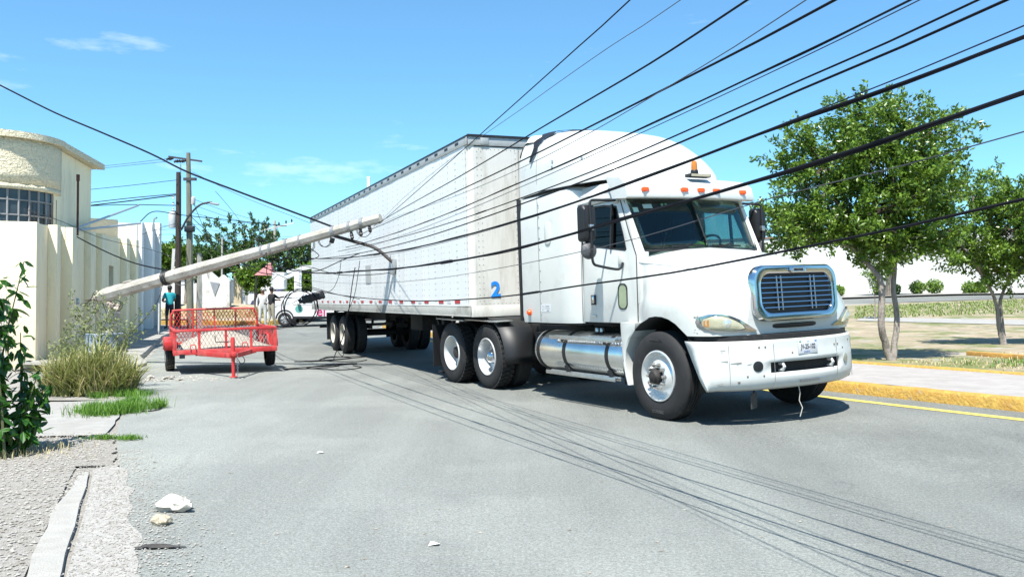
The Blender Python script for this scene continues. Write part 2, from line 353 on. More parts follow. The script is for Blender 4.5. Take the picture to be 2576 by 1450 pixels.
strip('driveway', jag([(-4.2, 8.85), (-4.85, 10.55), (-5.5, 12.2)], .025, 6), [(-8.5, 8.4+k*.2) for k in range(13)], 6, .008, m_conc, dens=2)
LS = jag([(-5.5, 12.1), (-6.4, 14.2), (-7.3, 16.4)], .06, 6)
strip('rough_verge', LS, [(-10.5, 12+k*.4) for k in range(13)], 6, .004, m_dirt, dens=2)
mb = MB(); A = [(-7.3, 16.4), (-8.45, 19), (-12.3, 30), (-13.3, 34), (-14.3, 36.8), (-15.6, 37.2)]; B = [(-10.4, 17.6), (-11.2, 20.5), (-14.0, 30.5), (-15.1, 34.6), (-15.9, 37.5), (-16.0, 37.6)]
secs = []
for i in range(len(A)-1):
    for k in range(6):
        t = k/6; a = (lerp(A[i][0], A[i+1][0], t), lerp(A[i][1], A[i+1][1], t)); b = (lerp(B[i][0], B[i+1][0], t), lerp(B[i][1], B[i+1][1], t)); za = terr(*a, False); zb = terr(*b, False)
        secs.append([(a[0], a[1], za-.05), (a[0]-.02, a[1], za+.11), lerp(Vector((a[0], a[1], za+.115)), Vector((b[0], b[1], zb+.15)), .5), (b[0], b[1], zb+.15)])
mb.loft(secs); struct(mb.build('side_pavement', m_conc))
# expansion joints of the side pavement, and the broken slab edge by the road
mb = MB()
for k in range(12):
    t = k/12; a = (lerp(-7.6, -13.3, t), lerp(17, 34, t)); z = terr(*a, False)
    mb.bar((a[0]+.1, a[1]-.2, z+.119), (a[0]-2.6, a[1]+.8, z+.150), .02, .006)
struct(mb.build('pavement_joints', mat('joint_dark', (.16, .15, .14), .95, world=True)))
# loose gravel on the verge and litter on the road
def scatter(name, m, n, region, smin, smax, z=0., seed=1, flat=.6, kind=True):
    rnd = random.Random(seed); mb = MB()
    for _ in range(n):
        x, y = region(rnd)
        s = smin*(smax/smin)**rnd.random(); a = rnd.uniform(0, 6.28); zz = terr(x, y, False)+z
        ca, sa = math.cos(a), math.sin(a); q = [(.9, 0, 0), (.1, .7, .1), (-.8, .2, 0), (-.1, -.75, .05), (rnd.uniform(-.3, .3), rnd.uniform(-.3, .3), rnd.uniform(.5, .9)*flat)]
        vs = [(x+s*(p[0]*ca-p[1]*sa), y+s*(p[0]*sa+p[1]*ca), zz+s*p[2]) for p in q]
        mb.add(vs, [(0, 1, 4), (1, 2, 4), (2, 3, 4), (3, 0, 4)])
    o = mb.build(name, m, smooth=0)
    return stuff(o)
m_grav = mat('gravel', (.40, .38, .34), .95, var=.4, scale=25, c2=(.30, .27, .23), thr=(.5, .6), world=True)
def reg_v(r):
    y = r.uniform(3.6, 9.0)**1.0; e = interp(y, [3.6, 4.27, 6, 7.1, 9], [-2.15, -2.45, -3.15, -3.5, -4.1]); return (e-abs(r.gauss(0, 1.6)), y)
tag(scatter('loose_gravel', m_grav, 11000, reg_v, .004, .022, .008, 2), 'pale loose gravel covering the verge beside the buried kerb', 'gravel')
def reg_g(r):
    y = r.uniform(3.6, 8); return (interp(y, [3.6, 4.27, 5.9, 8], [-1.6, -1.87, -2.6, -3.7])+r.gauss(-.06, .22), y)
tag(scatter('gutter_grit', m_grav, 4500, reg_g, .004, .013, .006, 4), 'fine grit lying along the gutter edge of the road', 'grit')
def reg_r(r):
    y = r.uniform(3.7, 16); return (r.uniform(-2.2, 3)-.3*(y-4)*.9, y)
tag(scatter('road_litter', mat('road_litter', (.33, .30, .25), .95, var=.6, scale=30, world=True), 500, reg_r, .006, .022, .002, 6, .35), 'scattered small stones and leaf bits on the asphalt', 'litter')
def reg_b(r): return (r.gauss(-6.4, .75), r.gauss(15.6, .35))
tag(scatter('broken_concrete', mat('rubble', (.44, .41, .35), .95, var=.4, scale=10, world=True), 380, reg_b, .010, .045, .004, 9, .5), 'broken bits of concrete strewn in front of the red trailer', 'rubble')
def reg_p(r):
    u = r.uniform(-6, 6); d = 2.9+abs(r.gauss(0, 3.5)); x, y = RK(u); return (x+.87*d, y+.493*d)
def scatter_up(*a, **k): pass

# ================================================================== THE LORRY: tractor unit  (x forward from the front axle, y to its left, z up)
m_wht = mat('white_lorry_paint', (.73, .745, .71), .30, var=.04, scale=3, coat=.3, dirt=(.55, .54, .48), dscale=2.6, dthr=(.54, .82))
m_bmp = mat('scuffed_white_plastic', (.72, .735, .70), .42, var=.04, scale=5, dirt=(.50, .49, .44), dscale=5, dthr=(.63, .80))
m_blk = mat('black_plastic', (.012, .013, .015), .5, var=.2)
m_dark = mat('greasy_chassis', (.012, .012, .013), .75, var=.4, scale=8, dirt=(.05, .045, .04), dscale=6)
m_rub = mat('tyre_rubber', (.018, .018, .019), .78, var=.25, scale=9, bump=.2, bscale=60, dirt=(.07, .065, .06), dscale=5, dthr=(.58, .8))
m_chr = mat('chrome', (.56, .57, .59), .09, 1.0, var=.03)
m_alu = mat('polished_aluminium', (.66, .67, .66), .24, 1.0, var=.10, scale=3, bump=.05, bscale=20, dirt=(.30, .28, .25), dscale=4, dthr=(.62, .85))
m_alr = mat('rough_aluminium', (.55, .56, .55), .42, 1.0, var=.15, scale=9, dirt=(.2, .19, .18), dscale=5, dthr=(.6, .8))
m_rim = mat('white_wheel_paint', (.74, .75, .73), .38, var=.06, scale=6, dirt=(.33, .30, .26), dscale=7, dthr=(.62, .78))
m_hub = mat('rusty_hub', (.045, .04, .036), .7, .3, var=.5, scale=20)
m_amb = mat('amber_lens', (.85, .10, .01), .25, var=.1, emit=.12)
m_lens = mat('yellowed_headlamp_lens', (.50, .48, .33), .18, var=.12, scale=12, coat=.5)
m_gls = glassmat('windscreen_glass', (.50, .66, .64), .22)
m_gl2 = glassmat('door_glass', (.08, .10, .10), .2)
m_cabin = mat('cabin_trim', (.05, .062, .065), .85, var=.2)
m_seat = mat('seat_cloth', (.045, .075, .08), .9, var=.3, scale=9)
TA = .5157; TRO = .0396
lorry = thing('tractor_unit', 'white conventional lorry tractor unit with chrome grille and tall roof fairing', 'lorry',
              (2.762-.00094*.870, 10.6-.00094*.493, 1.2*math.sin(TRO)), (TRO, 0, TA-PI/2))
# ---- tyres and wheels
def tyre_prof(R, w, r0=.29):
    h = w/2
    return [(r0, -h*.78), (r0+.03, -h*.92), (R*.76, -h*1.0), (R*.88, -h*.98), (R-.035, -h*.86), (R-.012, -h*.78), (R, -h*.66), (R, h*.66), (R-.012, h*.78), (R-.035, h*.86), (R*.88, h*.98), (R*.76, h), (r0+.03, h*.92), (r0, h*.78)]
def steer_tyre(R=.52, w=.29):
    h = w/2; p = tyre_prof(R, w); mid = []
    for k, y in enumerate((-.6, -.34, -.12, .12, .34, .6)): 
        pass
    cur = [(R, -h*.66)]
    for y in (-.40, -.14, .14, .40): cur += [(R, (y-.05)*h), (R-.016, (y-.035)*h), (R-.016, (y+.035)*h), (R, (y+.05)*h)]
    cur.append((R, h*.66)); i = [k for k, q in enumerate(p) if abs(q[0]-R) < 1e-6]
    return p[:i[0]]+cur+p[i[-1]+1:]
def drive_tyre(mb, o, R=.525, w=.275, n=40):
    mb.lathe([(r if r < R-.03 else r-.018, y) for r, y in tyre_prof(R, w)], o, (0, 1, 0), 40)
    h = w/2; O = Vector(o)
    for k in range(n):
        for row, (y0, y1) in enumerate(((-.80, -.32), (-.27, .27), (.32, .80))):
            a0 = 2*PI*(k+.5*(row % 2))/n; a1 = a0+2*PI/n*.74; sk = .05*(1 if row == 0 else -1 if row == 2 else 0)
            P = []
            for rr in (R-.024, R):
                for a, y in ((a0, y0), (a1, y0), (a1+sk, y1), (a0+sk, y1)): P.append(O+Vector((rr*math.cos(a), y*h, rr*math.sin(a))))
            mb.add(P, [(0, 3, 2, 1), (4, 5, 6, 7), (0, 1, 5, 4), (1, 2, 6, 5), (2, 3, 7, 6), (3, 0, 4, 7)])
def lugs(par, m, o, R, n, s, y0, y1):
    for k in range(n):
        a = 2*PI*k/n; c = Vector(o)+Vector((R*math.cos(a), 0, R*math.sin(a))); mb = MB(); mb.lathe([(s, y0), (s, (y0+y1)/2), (s*.7, y1), (.001, y1+.004*(1 if y1 > y0 else -1))], c, (0, 1, 0), 6); mb.build('wheel_nut', m, par)
def wheel_front(sd_):
    y = 1.055*sd_; w = .145*sd_
    ti = MB(); ti.lathe(steer_tyre(), (0, y, .52), (0, 1, 0), 56); t = ti.build('wheel', m_rub, lorry, smooth=30)
    rm = MB(); s_ = sd_
    rm.lathe([(.302, .125*s_), (.298, .140*s_), (.286, .143*s_), (.280, .125*s_), (.272, .07*s_), (.262, .052*s_), (.235, .056*s_), (.205, .085*s_), (.180, .118*s_), (.150, .138*s_), (.128, .140*s_), (.10, .140*s_), (.10, .10*s_)], (0, y, .52), (0, 1, 0), 48)
    rm.build('rim', m_alu if sd_ > 0 else mat('steel_wheel_white', (.72, .73, .72), .22, .55, var=.06, scale=6, dirt=(.4, .37, .33), dscale=6, dthr=(.6, .8)), t)
    for k in range(2):
        a = .42+PI*k; c = (.222*math.cos(a), y+.074*s_, .52+.222*math.sin(a)); hb = MB(); hb.lathe([(.036, 0), (.034, .004*s_), (.001, .0045*s_)], c, (-.5*math.cos(a), s_*.9, -.5*math.sin(a)), 16); hb.build('hand_hole', m_blk, t)
    hb = MB(); hb.lathe([(.095, .13*s_), (.090, .185*s_), (.070, .20*s_), (.062, .22*s_), (.03, .232*s_), (.001, .233*s_)], (0, y, .52), (0, 1, 0), 20); hb.build('hub', m_hub, t)
    lugs(t, mat('nut_steel', (.40, .39, .37), .35, .8, var=.3, scale=20), (0, y, .52), .137, 10, .025, .132*s_, .185*s_)
for s_ in (-1, 1): wheel_front(s_)
text_mesh('sidewall_lettering', 'DOUBLE', .05, mat('tyre_letters', (.075, .075, .075), .7), lorry, (0, -1.203, .102), (PI/2, 0, 0), .002, sx=1.1)
text_mesh('sidewall_lettering', 'WARRIOR', .042, mat('tyre_letters_dim', (.04, .04, .04), .7), lorry, (0, -1.203, .938), (PI/2, 0, 0), .002, sx=1.2)
def dual(parent, x, sd_, R=.52, tread=True, rmat=None, hubm=None, dome=False, det=True):
    """outer and inner tyre with a deep dished rim"""
    yo, yi = 1.062*sd_, .735*sd_; s_ = sd_
    ti = MB()
    if tread: drive_tyre(ti, (x, yo, R), R)
    else: ti.lathe(steer_tyre(R, .275), (x, yo, R), (0, 1, 0), 40)
    t = ti.build('wheel', m_rub, parent, smooth=30)
    tj = MB(); tj.lathe(tyre_prof(R, .275), (x, yi, R), (0, 1, 0), 36); tj.build('inner_tyre', m_rub, t)
    rm = MB(); rm.lathe([(.304, .118*s_), (.300, .134*s_), (.288, .136*s_), (.280, .11*s_), (.268, .02*s_), (.262, -.06*s_), (.225, -.085*s_), (.15, -.09*s_), (.11, -.088*s_)], (x, yo, R), (0, 1, 0), 44); rm.build('rim', rmat or m_rim, t)
    hb = MB()
    if dome: hb.lathe([(.135, -.09*s_), (.130, -.02*s_), (.105, .03*s_), (.10, .06*s_), (.075, .095*s_), (.035, .112*s_), (.001, .115*s_)], (x, yo, R), (0, 1, 0), 28)
    else: hb.lathe([(.13, -.09*s_), (.105, -.02*s_), (.10, .05*s_), (.06, .07*s_), (.001, .072*s_)], (x, yo, R), (0, 1, 0), 20)
    hb.build('hub', hubm or m_hub, t)
    if det:
        lugs(t, m_hub if not dome else m_alr, (x, yo, R), .165, 10, .02, -.088*s_, -.045*s_)
for s_ in (-1, 1):
    dual(lorry, -4.3, s_, dome=True, hubm=m_chr, rmat=mat('rim_bright', (.74, .75, .75), .28, .35, var=.06, dirt=(.4, .38, .34), dscale=6, dthr=(.6, .8)))
    dual(lorry, -5.6, s_)
# ---- chassis
mb = MB()
for s_ in (-1, 1): mb.box((-2.6, .43*s_, .88), (7.0, .09, .27))
for x in (-6.05, -5, -3.6, -2.2, -1, .6): mb.box((x, 0, .88), (.12, .86, .2))
mb.box((0, 0, .55), (.16, 1.7, .13)); mb.box((-4.3, 0, .52), (.22, 1.4, .22)); mb.box((-5.6, 0, .52), (.22, 1.4, .22)); mb.box((.25, 0, 1.0), (1.3, .8, .7)); mb.box((-1.6, 0, .75), (1.6, .5, .4))
mb.build('chassis', m_dark, lorry, bevel=.01)
mb = MB(); mb.lathe([(.02, 0), (.52, .01), (.54, .05), (.5, .09), (.02, .1)], (-4.65, 0, 1.06), (0, 0, 1), 24); mb.build('fifth_wheel', m_dark, lorry)
for x, r_, y in ((-1.95, .30, .78), (-.9, .12, .6)):
    pass
mb = MB(); mb.box((-2.6, -.72, .62), (.5, .5, .5)); mb.box((-1.7, .8, .72), (1.9, .55, .5)); mb.box((-3.2, -.65, .75), (.25, .4, .35)); mb.build('chassis_boxes', m_dark, lorry, bevel=.02)
# black quarter guard ahead of the drive wheels and light strips over them
mb = MB(); secs = []
for k in range(9):
    a = math.radians(-8+k*11); secs.append([(-4.3+.64*math.cos(a), y, .52+.64*math.sin(a)) for y in (-1.2, -.6)])
mb.loft(secs); mb.build('wheel_guard', m_blk, lorry, solid=.012)
for x0, x1 in ((-6.15, -5.05), (-4.98, -3.85)):
    mb = MB(); mb.box(((x0+x1)/2, -1.07, 1.10), (x1-x0, .3, .018), (0, .02, 0)); mb.build('guard_strip', m_alr, lorry, bevel=.004)
for y in (-.95, .95):
    mb = MB(); mb.box((-6.3, y, .62), (.02, .55, .75)); mb.build('mud_flap', m_blk, lorry)
# ---- fuel tank, straps and steps
def tank(sd_):
    y = -.90*sd_
    mb = MB(); mb.lathe([(.001, -2.86), (.2, -2.85), (.262, -2.825), (.282, -2.79), (.285, -2.75), (.285, -.72), (.26, -.68), (.001, -.67)], (0, y, .70), (1, 0, 0), 40); t = mb.build('fuel_tank', m_alu, lorry)
    for x in (-2.70, -2.02, -1.02):
        mb = MB(); mb.lathe([(.287, x-.035), (.293, x-.033), (.293, x+.033), (.287, x+.035)], (0, y, .70), (1, 0, 0), 40); mb.build('strap', m_blk if x > -2.6 else m_dark, t)
    yo = y-.28*sd_
    for z, x0, x1, nm in ((.905, -2.33, -.78, 'upper_step'), (.415, -2.44, -.80, 'lower_step')):
        mb = MB(); mb.box(((x0+x1)/2, yo+.06*sd_, z), (x1-x0, .022, .05)); mb.box(((x0+x1)/2, yo-.03*sd_, z), (x1-x0, .022, .05))
        for k in range(26): mb.box((lerp(x0, x1, (k+.5)/26), yo+.015*sd_, z+.008), (.018, .08, .02))
        mb.build(nm, m_alr, t, bevel=.003)
    for x in (-2.02, -1.02):
        for A_, B_ in (((x-.12, yo+.05*sd_, .89), (x, y-.24*sd_, .76)), ((x+.05, yo+.04*sd_, .43), (x, y-.25*sd_, .52))):
            mb = MB(); mb.bar(A_, B_, .03, .05); mb.build('step_bracket', m_blk, t)
    for x, s_ in ((-1.62, .035), (-1.52, .03), (-.98, .045)):
        mb = MB(); mb.lathe([(s_, 0), (s_, .05), (s_*.8, .06), (.001, .06)], (x, y+.02, .975), (0, 0, 1), 12); mb.build('tank_cap', m_alr, t)
tank(1); tank(-1)
# ---- bonnet and wings: cross-sections from cowl to nose
HX = [-.50, -.42, -.34, -.25, -.12, 0, .12, .24, .36, .47, .56, .64, .72, .79, .86, .92, .97, 1.01, 1.045, 1.07, 1.085]
def NX(x): return x if x < .5 else .5+(x-.5)*.86
def hood_yo(x): return interp(x, [-.5, -.42, -.3, -.15, .5, .65, .78, .86, .92, .97, 1.01, 1.045, 1.07, 1.085], [1.045, 1.06, 1.13, 1.195, 1.205, 1.19, 1.15, 1.105, 1.05, .985, .92, .85, .78, .735])
def hood_zb(x):
    d = .49-(x-.03)**2; a = .52+math.sqrt(d) if d > 0 else 0
    if x < -.30: return max(a, 1.14)
    return max(a, 1.005)
def hood_sec(x):
    yo = hood_yo(x); zb = hood_zb(x)
    yc = interp(x, [-.5, 0, .5, .9, 1.085], [1.015, .93, .82, .715, .655]); zc = interp(x, [-.5, 0, .5, .9, 1.02, 1.085], [1.885, 1.82, 1.73, 1.625, 1.57, 1.50])
    zt = interp(x, [-.5, 0, .5, .85, 1.0, 1.05, 1.085], [2.055, 2.005, 1.915, 1.82, 1.765, 1.735, 1.69])
    zs = interp(x, [-.5, -.3, 0, .5, .8, 1.0, 1.085], [1.42, 1.46, 1.47, 1.40, 1.33, 1.27, 1.22]); zs = max(zs, zb+.06)
    half = [(yo, zb), (yo+.004, lerp(zb, zs, .35)), (yo-.004, lerp(zb, zs, .72)), (yo-.03, zs), (lerp(yo-.03, yc, .22), lerp(zs, zc, .30)), (lerp(yo-.03, yc, .45), lerp(zs, zc, .55)), (lerp(yo-.03, yc, .75), lerp(zs, zc, .8)), (yc+.012, zc-.012), (yc-.006, zc+.008), (yc*.86, lerp(zc, zt, .36)), (yc*.66, lerp(zc, zt, .66)), (yc*.4, lerp(zc, zt, .89)), (0, zt)]
    x = NX(x); L_ = [(x, -y, z) for y, z in half]; R_ = [(x, y, z) for y, z in half[-2::-1]]
    return L_+R_
mb = MB(); S = [hood_sec(x) for x in HX]; mb.loft(S)
n = len(S[-1]); mb.add(S[-1], [tuple(range(n))])
hood = mb.build('bonnet', m_wht, lorry, smooth=24)
for s_ in (-1, 1):                                  # dark wheel arches
    mb = MB(); secs = []
    for k in range(15):
        a = math.radians(-12+k*14.6); secs.append([(.03+.695*math.cos(a), y*s_, .52+.695*math.sin(a)) for y in (1.185, .62)])
    mb.loft(secs); mb.add([(.03+.70*math.cos(math.radians(a)), .62*s_, .5+.70*math.sin(math.radians(a))) for a in range(0, 181, 12)], [tuple(range(16))]); mb.build('wheel_arch', m_dark, lorry, solid=.006)
    # splash panel behind the steer wheel
    mb = MB(); secs = []
    for z in (.37, .5, .65, .8, .95, 1.05, 1.135):
        xr = .03-math.sqrt(max(.001, .50-(z-.52)**2)); xl = interp(z, [.37, .6, 1.135], [-.60, -.675, -.705]); xr = max(xl+.06, min(xr+.03, -.40))
        secs.append([(xl+.03, -.80*s_, z), (xl, -1.14*s_, z), (xl+.012, -1.19*s_, z), (xl+.05, -1.205*s_, z), (xr-.02, -1.205*s_, z), (xr, -1.19*s_, z), (xr, -.85*s_, z)])
    mb.loft(secs, closed=True, caps=True); mb.build('splash_panel', m_wht, lorry, smooth=40)
# thin grey line along the crease, and shut lines
def seam(name, P, r=.004, m=None, par=None): 
    q = MB(); q.tube(P, r, 5); return q.build(name, m or mat('shut_line', (.05, .05, .05), .9), par or lorry)
seam('bonnet_seam', [(hood_sec(x)[7][0], hood_sec(x)[7][1]-.006, hood_sec(x)[7][2]+.004) for x in (-.48, -.25, 0, .24, .47, .72, .92)], .0025, mat('faint_line', (.35, .36, .36), .8))
S0 = hood_sec(-.49); seam('bonnet_gap', [(-.503, p[1]*1.003, p[2]+.003) for p in S0[:13]], .005, mat('grey_gap', (.2, .21, .21), .8))
for k in range(16):
    y = -1.2+random.Random(k).uniform(0, .05); z = 1.03+random.Random(k+50).random()*.2; x = .66+random.Random(k+9).random()*.14; q = MB(); xx = NX(x); yy = -hood_yo(x)-.003; s_ = .006+.012*random.Random(k+3).random(); q.add([(xx-s_, yy-.001, z), (xx, yy, z-s_*.4), (xx+s_*1.6, yy+.004, z+s_*.2), (xx, yy, z+s_*.5)], [(0, 1, 2, 3)]); q.build('paint_chip', mat('chip_grey', (.30, .29, .26), .8), lorry)
# ---- nose: grille, slot, headlamps
def rrect(w, h, r, n=6, k=1.):
    P = []
    for cx, cz, a0 in ((w-r, h-r, 0), (-w+r, h-r, 90), (-w+r, -h+r, 180), (w-r, -h+r, 270)):
        for i in range(n+1):
            a = math.radians(a0+90*i/n); P.append((cx+r*math.cos(a), cz+r*math.sin(a)))
    return P
gz = 1.452
def gpt(y, z, dx):                                   # bowed nose plane
    return (1.033+dx-.025*(y/.68)**2-.02*((z-gz)/.3), y, z)
gr = MB(); secs = []
for w, h, dx in ((.665, .305, -.035), (.672, .312, .02), (.655, .297, .052), (.60, .250, .056), (.565, .222, .045), (.550, .212, .0), (.55, .21, -.05)):
    secs.append([gpt(y, gz+z, dx) for y, z in rrect(w, h, min(.16, h*.62), 6)])
gr.loft(secs, closed=True); grille = gr.build('grille', m_chr, lorry, smooth=40)
mb = MB(); mb.add([gpt(y, gz+z, .006) for y, z in rrect(.555, .215, .12, 6)], [tuple(range(28))]); mb.build('grille_backing', m_blk, grille)
for k in range(7):
    z = gz+.172-k*.055; w = .552 if 0 < k < 6 else .52; mb = MB()
    secs = [[gpt(y, z-.008, .020), gpt(y, z-.006, .040), gpt(y, z+.006, .036), gpt(y, z+.009, .016)] for y in [w*(-1+2*i/10) for i in range(11)]]
    mb.loft(secs, closed=True, caps=True); mb.build('slat', m_chr, grille)
for y in (-.30, -.235, .235, .30):
    mb = MB(); mb.loft([[gpt(y-.008, gz+z, .0), gpt(y+.008, gz+z, .0), gpt(y+.008, gz+z, .022), gpt(y-.008, gz+z, .022)] for z in (-.19, .19)], closed=True, caps=True); mb.build('grille_post', m_alr, grille)
mb = MB()
mb.loft([[gpt(y*k, gz+.255+z*k, d) for y, z in rrect(.125, .032, .031, 6)] for k, d in ((1, .05), (1, .068), (.86, .072))], closed=True, caps=True); bd = mb.build('badge', m_chr, grille)
mb = MB(); mb.add([gpt(y, gz+.255+z, .0735) for y, z in rrect(.105, .024, .023, 6)], [tuple(range(28))]); mb.build('badge_face', m_alr, bd)
text_mesh('badge_lettering', 'FREIGHTLINER', .036, m_blk, grille, (1.033+.0745-.017, 0, gz+.255), (PI/2, 0, PI/2), .002, sx=.62, bold=.001)
mb = MB(); mb.loft([[(1.098-.10*(y/.68)**2+dx, y, 1.082+z*k) for y in (0,) for z in (0,)] for dx, k in ()] or [[(1.026-.09*(y/.6)**2, y, 1.058), (1.034-.09*(y/.6)**2, y, 1.07), (1.034-.09*(y/.6)**2, y, 1.10), (1.026-.09*(y/.6)**2, y, 1.108), (0.978-.09*(y/.6)**2, y, 1.108), (0.978-.09*(y/.6)**2, y, 1.058)] for y in [-.46+.92*i/12 for i in range(13)]], closed=True, caps=True); mb.build('lower_slot', m_blk, lorry)
def front_x(y):
    a = abs(y); return NX(interp(a, [.735, .78, .85, .92, .985, 1.05, 1.105, 1.15, 1.19, 1.205], [1.085, 1.07, 1.045, 1.01, .97, .92, .86, .78, .65, .5]))
for s_ in (-1, 1):
    def hp(y, z, d=0.): return (front_x(y)+d+.012, y*s_*1.004, z)
    out = [(1.155, 1.16), (1.15, 1.20), (1.10, 1.225), (1.02, 1.228), (.94, 1.205), (.86, 1.165), (.79, 1.12), (.76, 1.075), (.82, 1.062), (.90, 1.06), (1.0, 1.062), (1.08, 1.07), (1.13, 1.09), (1.152, 1.12)]
    tail = [(1.175, 1.16), (1.168, 1.215), (1.11, 1.245), (1.02, 1.247), (.92, 1.222), (.82, 1.175), (.70, 1.10), (.60, 1.048), (.78, 1.042), (.90, 1.042), (1.0, 1.044), (1.09, 1.052), (1.145, 1.075), (1.17, 1.11)]
    mb = MB(); mb.ring([hp(y, z, -.02) for y, z in tail], [hp(y, z, -.02) for y, z in out], (.03, 0, 0)); hl = mb.build('headlamp', mat('dark_chrome', (.42, .43, .44), .12, 1.0), lorry, smooth=50)
    cy = sum(p[0] for p in out)/14; cz = sum(p[1] for p in out)/14
    mb = MB(); secs = [[hp(lerp(y, cy, k), lerp(z, cz, k), d) for y, z in out] for k, d in ((0, .0), (.12, .016), (.45, .028), (.99, .032))]
    mb.loft(secs, closed=True); mb.build('lens', m_lens, hl)
    mb = MB(); mb.loft([[hp(1.14, 1.12, .012), hp(1.14, 1.18, .012), hp(1.10, 1.195, .021), hp(1.10, 1.105, .021)]], closed=True, caps=True) if 0 else mb.add([hp(1.147, 1.12, .009), hp(1.147, 1.175, .009), hp(1.118, 1.185, .02), hp(1.118, 1.105, .02)], [(0, 1, 2, 3)]); mb.build('side_marker', mat('amber_dull', (.55, .22, .05), .3), hl)
    mb = MB(); mb.lathe([(.055, 0), (.04, .012), (.001, .016)], hp(.97, 1.14, .02), (.8, -.5*s_*-1, 0), 16); mb.build('reflector_bowl', mat('lamp_bowl', (.75, .74, .66), .12, .7), hl)
# ---- bumper, with a real opening for the lower intake
BY = [1.2, 1.195, 1.17, 1.13, 1.06, .97, .86, .75, .66, .55, .38, .2, 0]
def bump_x(y): return interp(abs(y), [0, .2, .38, .55, .66, .75, .86, .97, 1.06, 1.13, 1.17, 1.195, 1.2], [1.205, 1.198, 1.18, 1.15, 1.122, 1.09, 1.04, .975, .905, .82, .74, .64, .50])
ys = [-y for y in BY]+BY[-2::-1]; BZ = [.395, .42, .47, .53, .585, .70, .745, .80, .87, .925, .945]
def bump_d(z): return interp(z, [.395, .42, .47, .53, .745, .80, .925, .945], [-.10, -.05, -.012, 0, 0, -.012, -.018, -.05])
mb = MB(); n = len(ys); V = []
for z in BZ:
    for y in ys:
        k = bump_d(z); zz = z+.02*(1 if z < .5 else 0)*(abs(y)/1.2)**4*0; e = 1+k*.25*(abs(y) > 1.1); wt = interp(abs(y), [1.12, 1.17, 1.195, 1.2], [0, .25, .62, 1]); V.append((bump_x(y)+k*(1 if abs(y) < 1.1 else .3)+wt*.55*(.945-z), y*e*(1-.2*max(0, .5-z)*(abs(y) > 1)), zz))
F = []
for i in range(len(BZ)-1):
    for j in range(n-1):
        yc = (ys[j]+ys[j+1])/2
        if .585 <= BZ[i] < .70 and abs(yc) < .55: continue
        F.append((i*n+j, i*n+j+1, (i+1)*n+j+1, (i+1)*n+j))
mb.add(V, F); bumper = mb.build('bumper', m_bmp, lorry, solid=.025, smooth=30)
mb = MB(); mb.box((1.06, 0, .645), (.1, 1.14, .14)); mb.build('intake', m_dark, bumper)
for y, r in ((-.38, .022), (.40, .022)):
    mb = MB(); mb.tube([(1.10, y, .60), (1.165, y, .61), (1.185, y, .645), (1.165, y, .675), (1.10, y, .675)], r*.8, 8); mb.build('tow_hook', m_bmp, bumper)
for y, mm in ((-.70, m_blk), (.70, mat('fog_lens', (.35, .36, .30), .2, var=.2))):  # the black disc paints the darkness of an empty lamp hole
    mb = MB(); c = Vector((bump_x(y)+.004, y, .665)); d = Vector((1, .35*(1 if y > 0 else -1), 0)); mb.lathe([(.058, -.03), (.058, .004), (.050, .006), (.001, .0065)], c, d, 20); mb.build('fog_disc', mm, bumper)
for y in (-.98, -.50, .5, .98):
    seam('bumper_joint', [(bump_x(y)+.003, y, .43), (bump_x(y)+.004, y, .60), (bump_x(y)-.008, y, .90)], .003, mat('joint_grey', (.25, .26, .26), .8), bumper)
rb = random.Random(8)
for k in range(13):
    y = rb.uniform(-1.08, 1.05); z = rb.choice((.56, .50, .84, .87, .79)); mb = MB(); mb.lathe([(.012, 0), (.009, .006), (.001, .007)], (bump_x(y)+bump_d(z), y, z), (1, 0, 0), 8); mb.build('bolt', mat('bolt_rust', (.2, .16, .12), .7), bumper)
for k in range(7):                                   # scuffs
    y = -1.13+rb.uniform(0, .35); z = rb.uniform(.45, .9); mb = MB(); L_ = rb.uniform(.04, .12); x0 = bump_x(y)+.004; x1 = bump_x(y+L_)+.004
    mb.add([(x0+bump_d(z), y, z), (x1+bump_d(z), y+L_, z+rb.uniform(-.01, .02)), (x1+bump_d(z), y+L_*.9, z+.018), (x0+bump_d(z), y+.01, z+.007)], [(0, 1, 2, 3)]); mb.build('scuff', mat('scuff_grey', (.28, .28, .26), .8), bumper)
mb = MB(); mb.loft([[(bump_x(y)-.16, y*.97, .95), (bump_x(y)-.05, y*.97, .95), (bump_x(y)-.05, y*.97, 1.0), (bump_x(y)-.16, y*.97, 1.0)] for y in [-1.17+2.34*i/20 for i in range(21)]], closed=True, caps=True); mb.build('bumper_gap', m_dark, lorry)
mb = MB(); mb.box((1.06, 0, .53), (.015, .3, .02)); 
py = -.02; px = 1.203
mb = MB(); mb.box((px, py, .845), (.006, .305, .152)); plate = mb.build('number_plate', mat('plate_white', (.74, .76, .78), .4, var=.03), bumper, bevel=.002)
text_mesh('plate_number', 'JV-25-102', .078, m_blk, plate, (px+.004, py, .845), (PI/2, 0, PI/2), .001, sx=.74, bold=.0012)
text_mesh('plate_state', 'JALISCO', .026, mat('plate_blue', (.08, .18, .45), .5), plate, (px+.004, py-.02, .790), (PI/2, 0, PI/2), .001)
for dy, c in ((-.125, (.15, .4, .2)), (.12, (.15, .3, .6)), (.0, (.5, .65, .85))):
    mb = MB(); mb.box((px+.0042, py+dy, .845+.06), (.001, .035, .016)); mb.build('plate_mark', mat('plate_mark_%d' % int(100*c[2]), c, .5), plate)
mb = MB(); mb.box((px-.002, 0, .47), (.01, .3, .03)); mb.build('bumper_patch', mat('patch_grey', (.16, .17, .17), .6), bumper)
mb = MB(); mb.box((.95, -.62, .27), (.012, .16, .17), (0, 0, .4)); mb.build('mud_tag', mat('rubber_tag', (.05, .05, .048), .7, var=.5, scale=30), bumper)
seam('tag_strap', [(.95, -.62, .35), (.95, -.60, .42)], .012, m_blk, bumper)
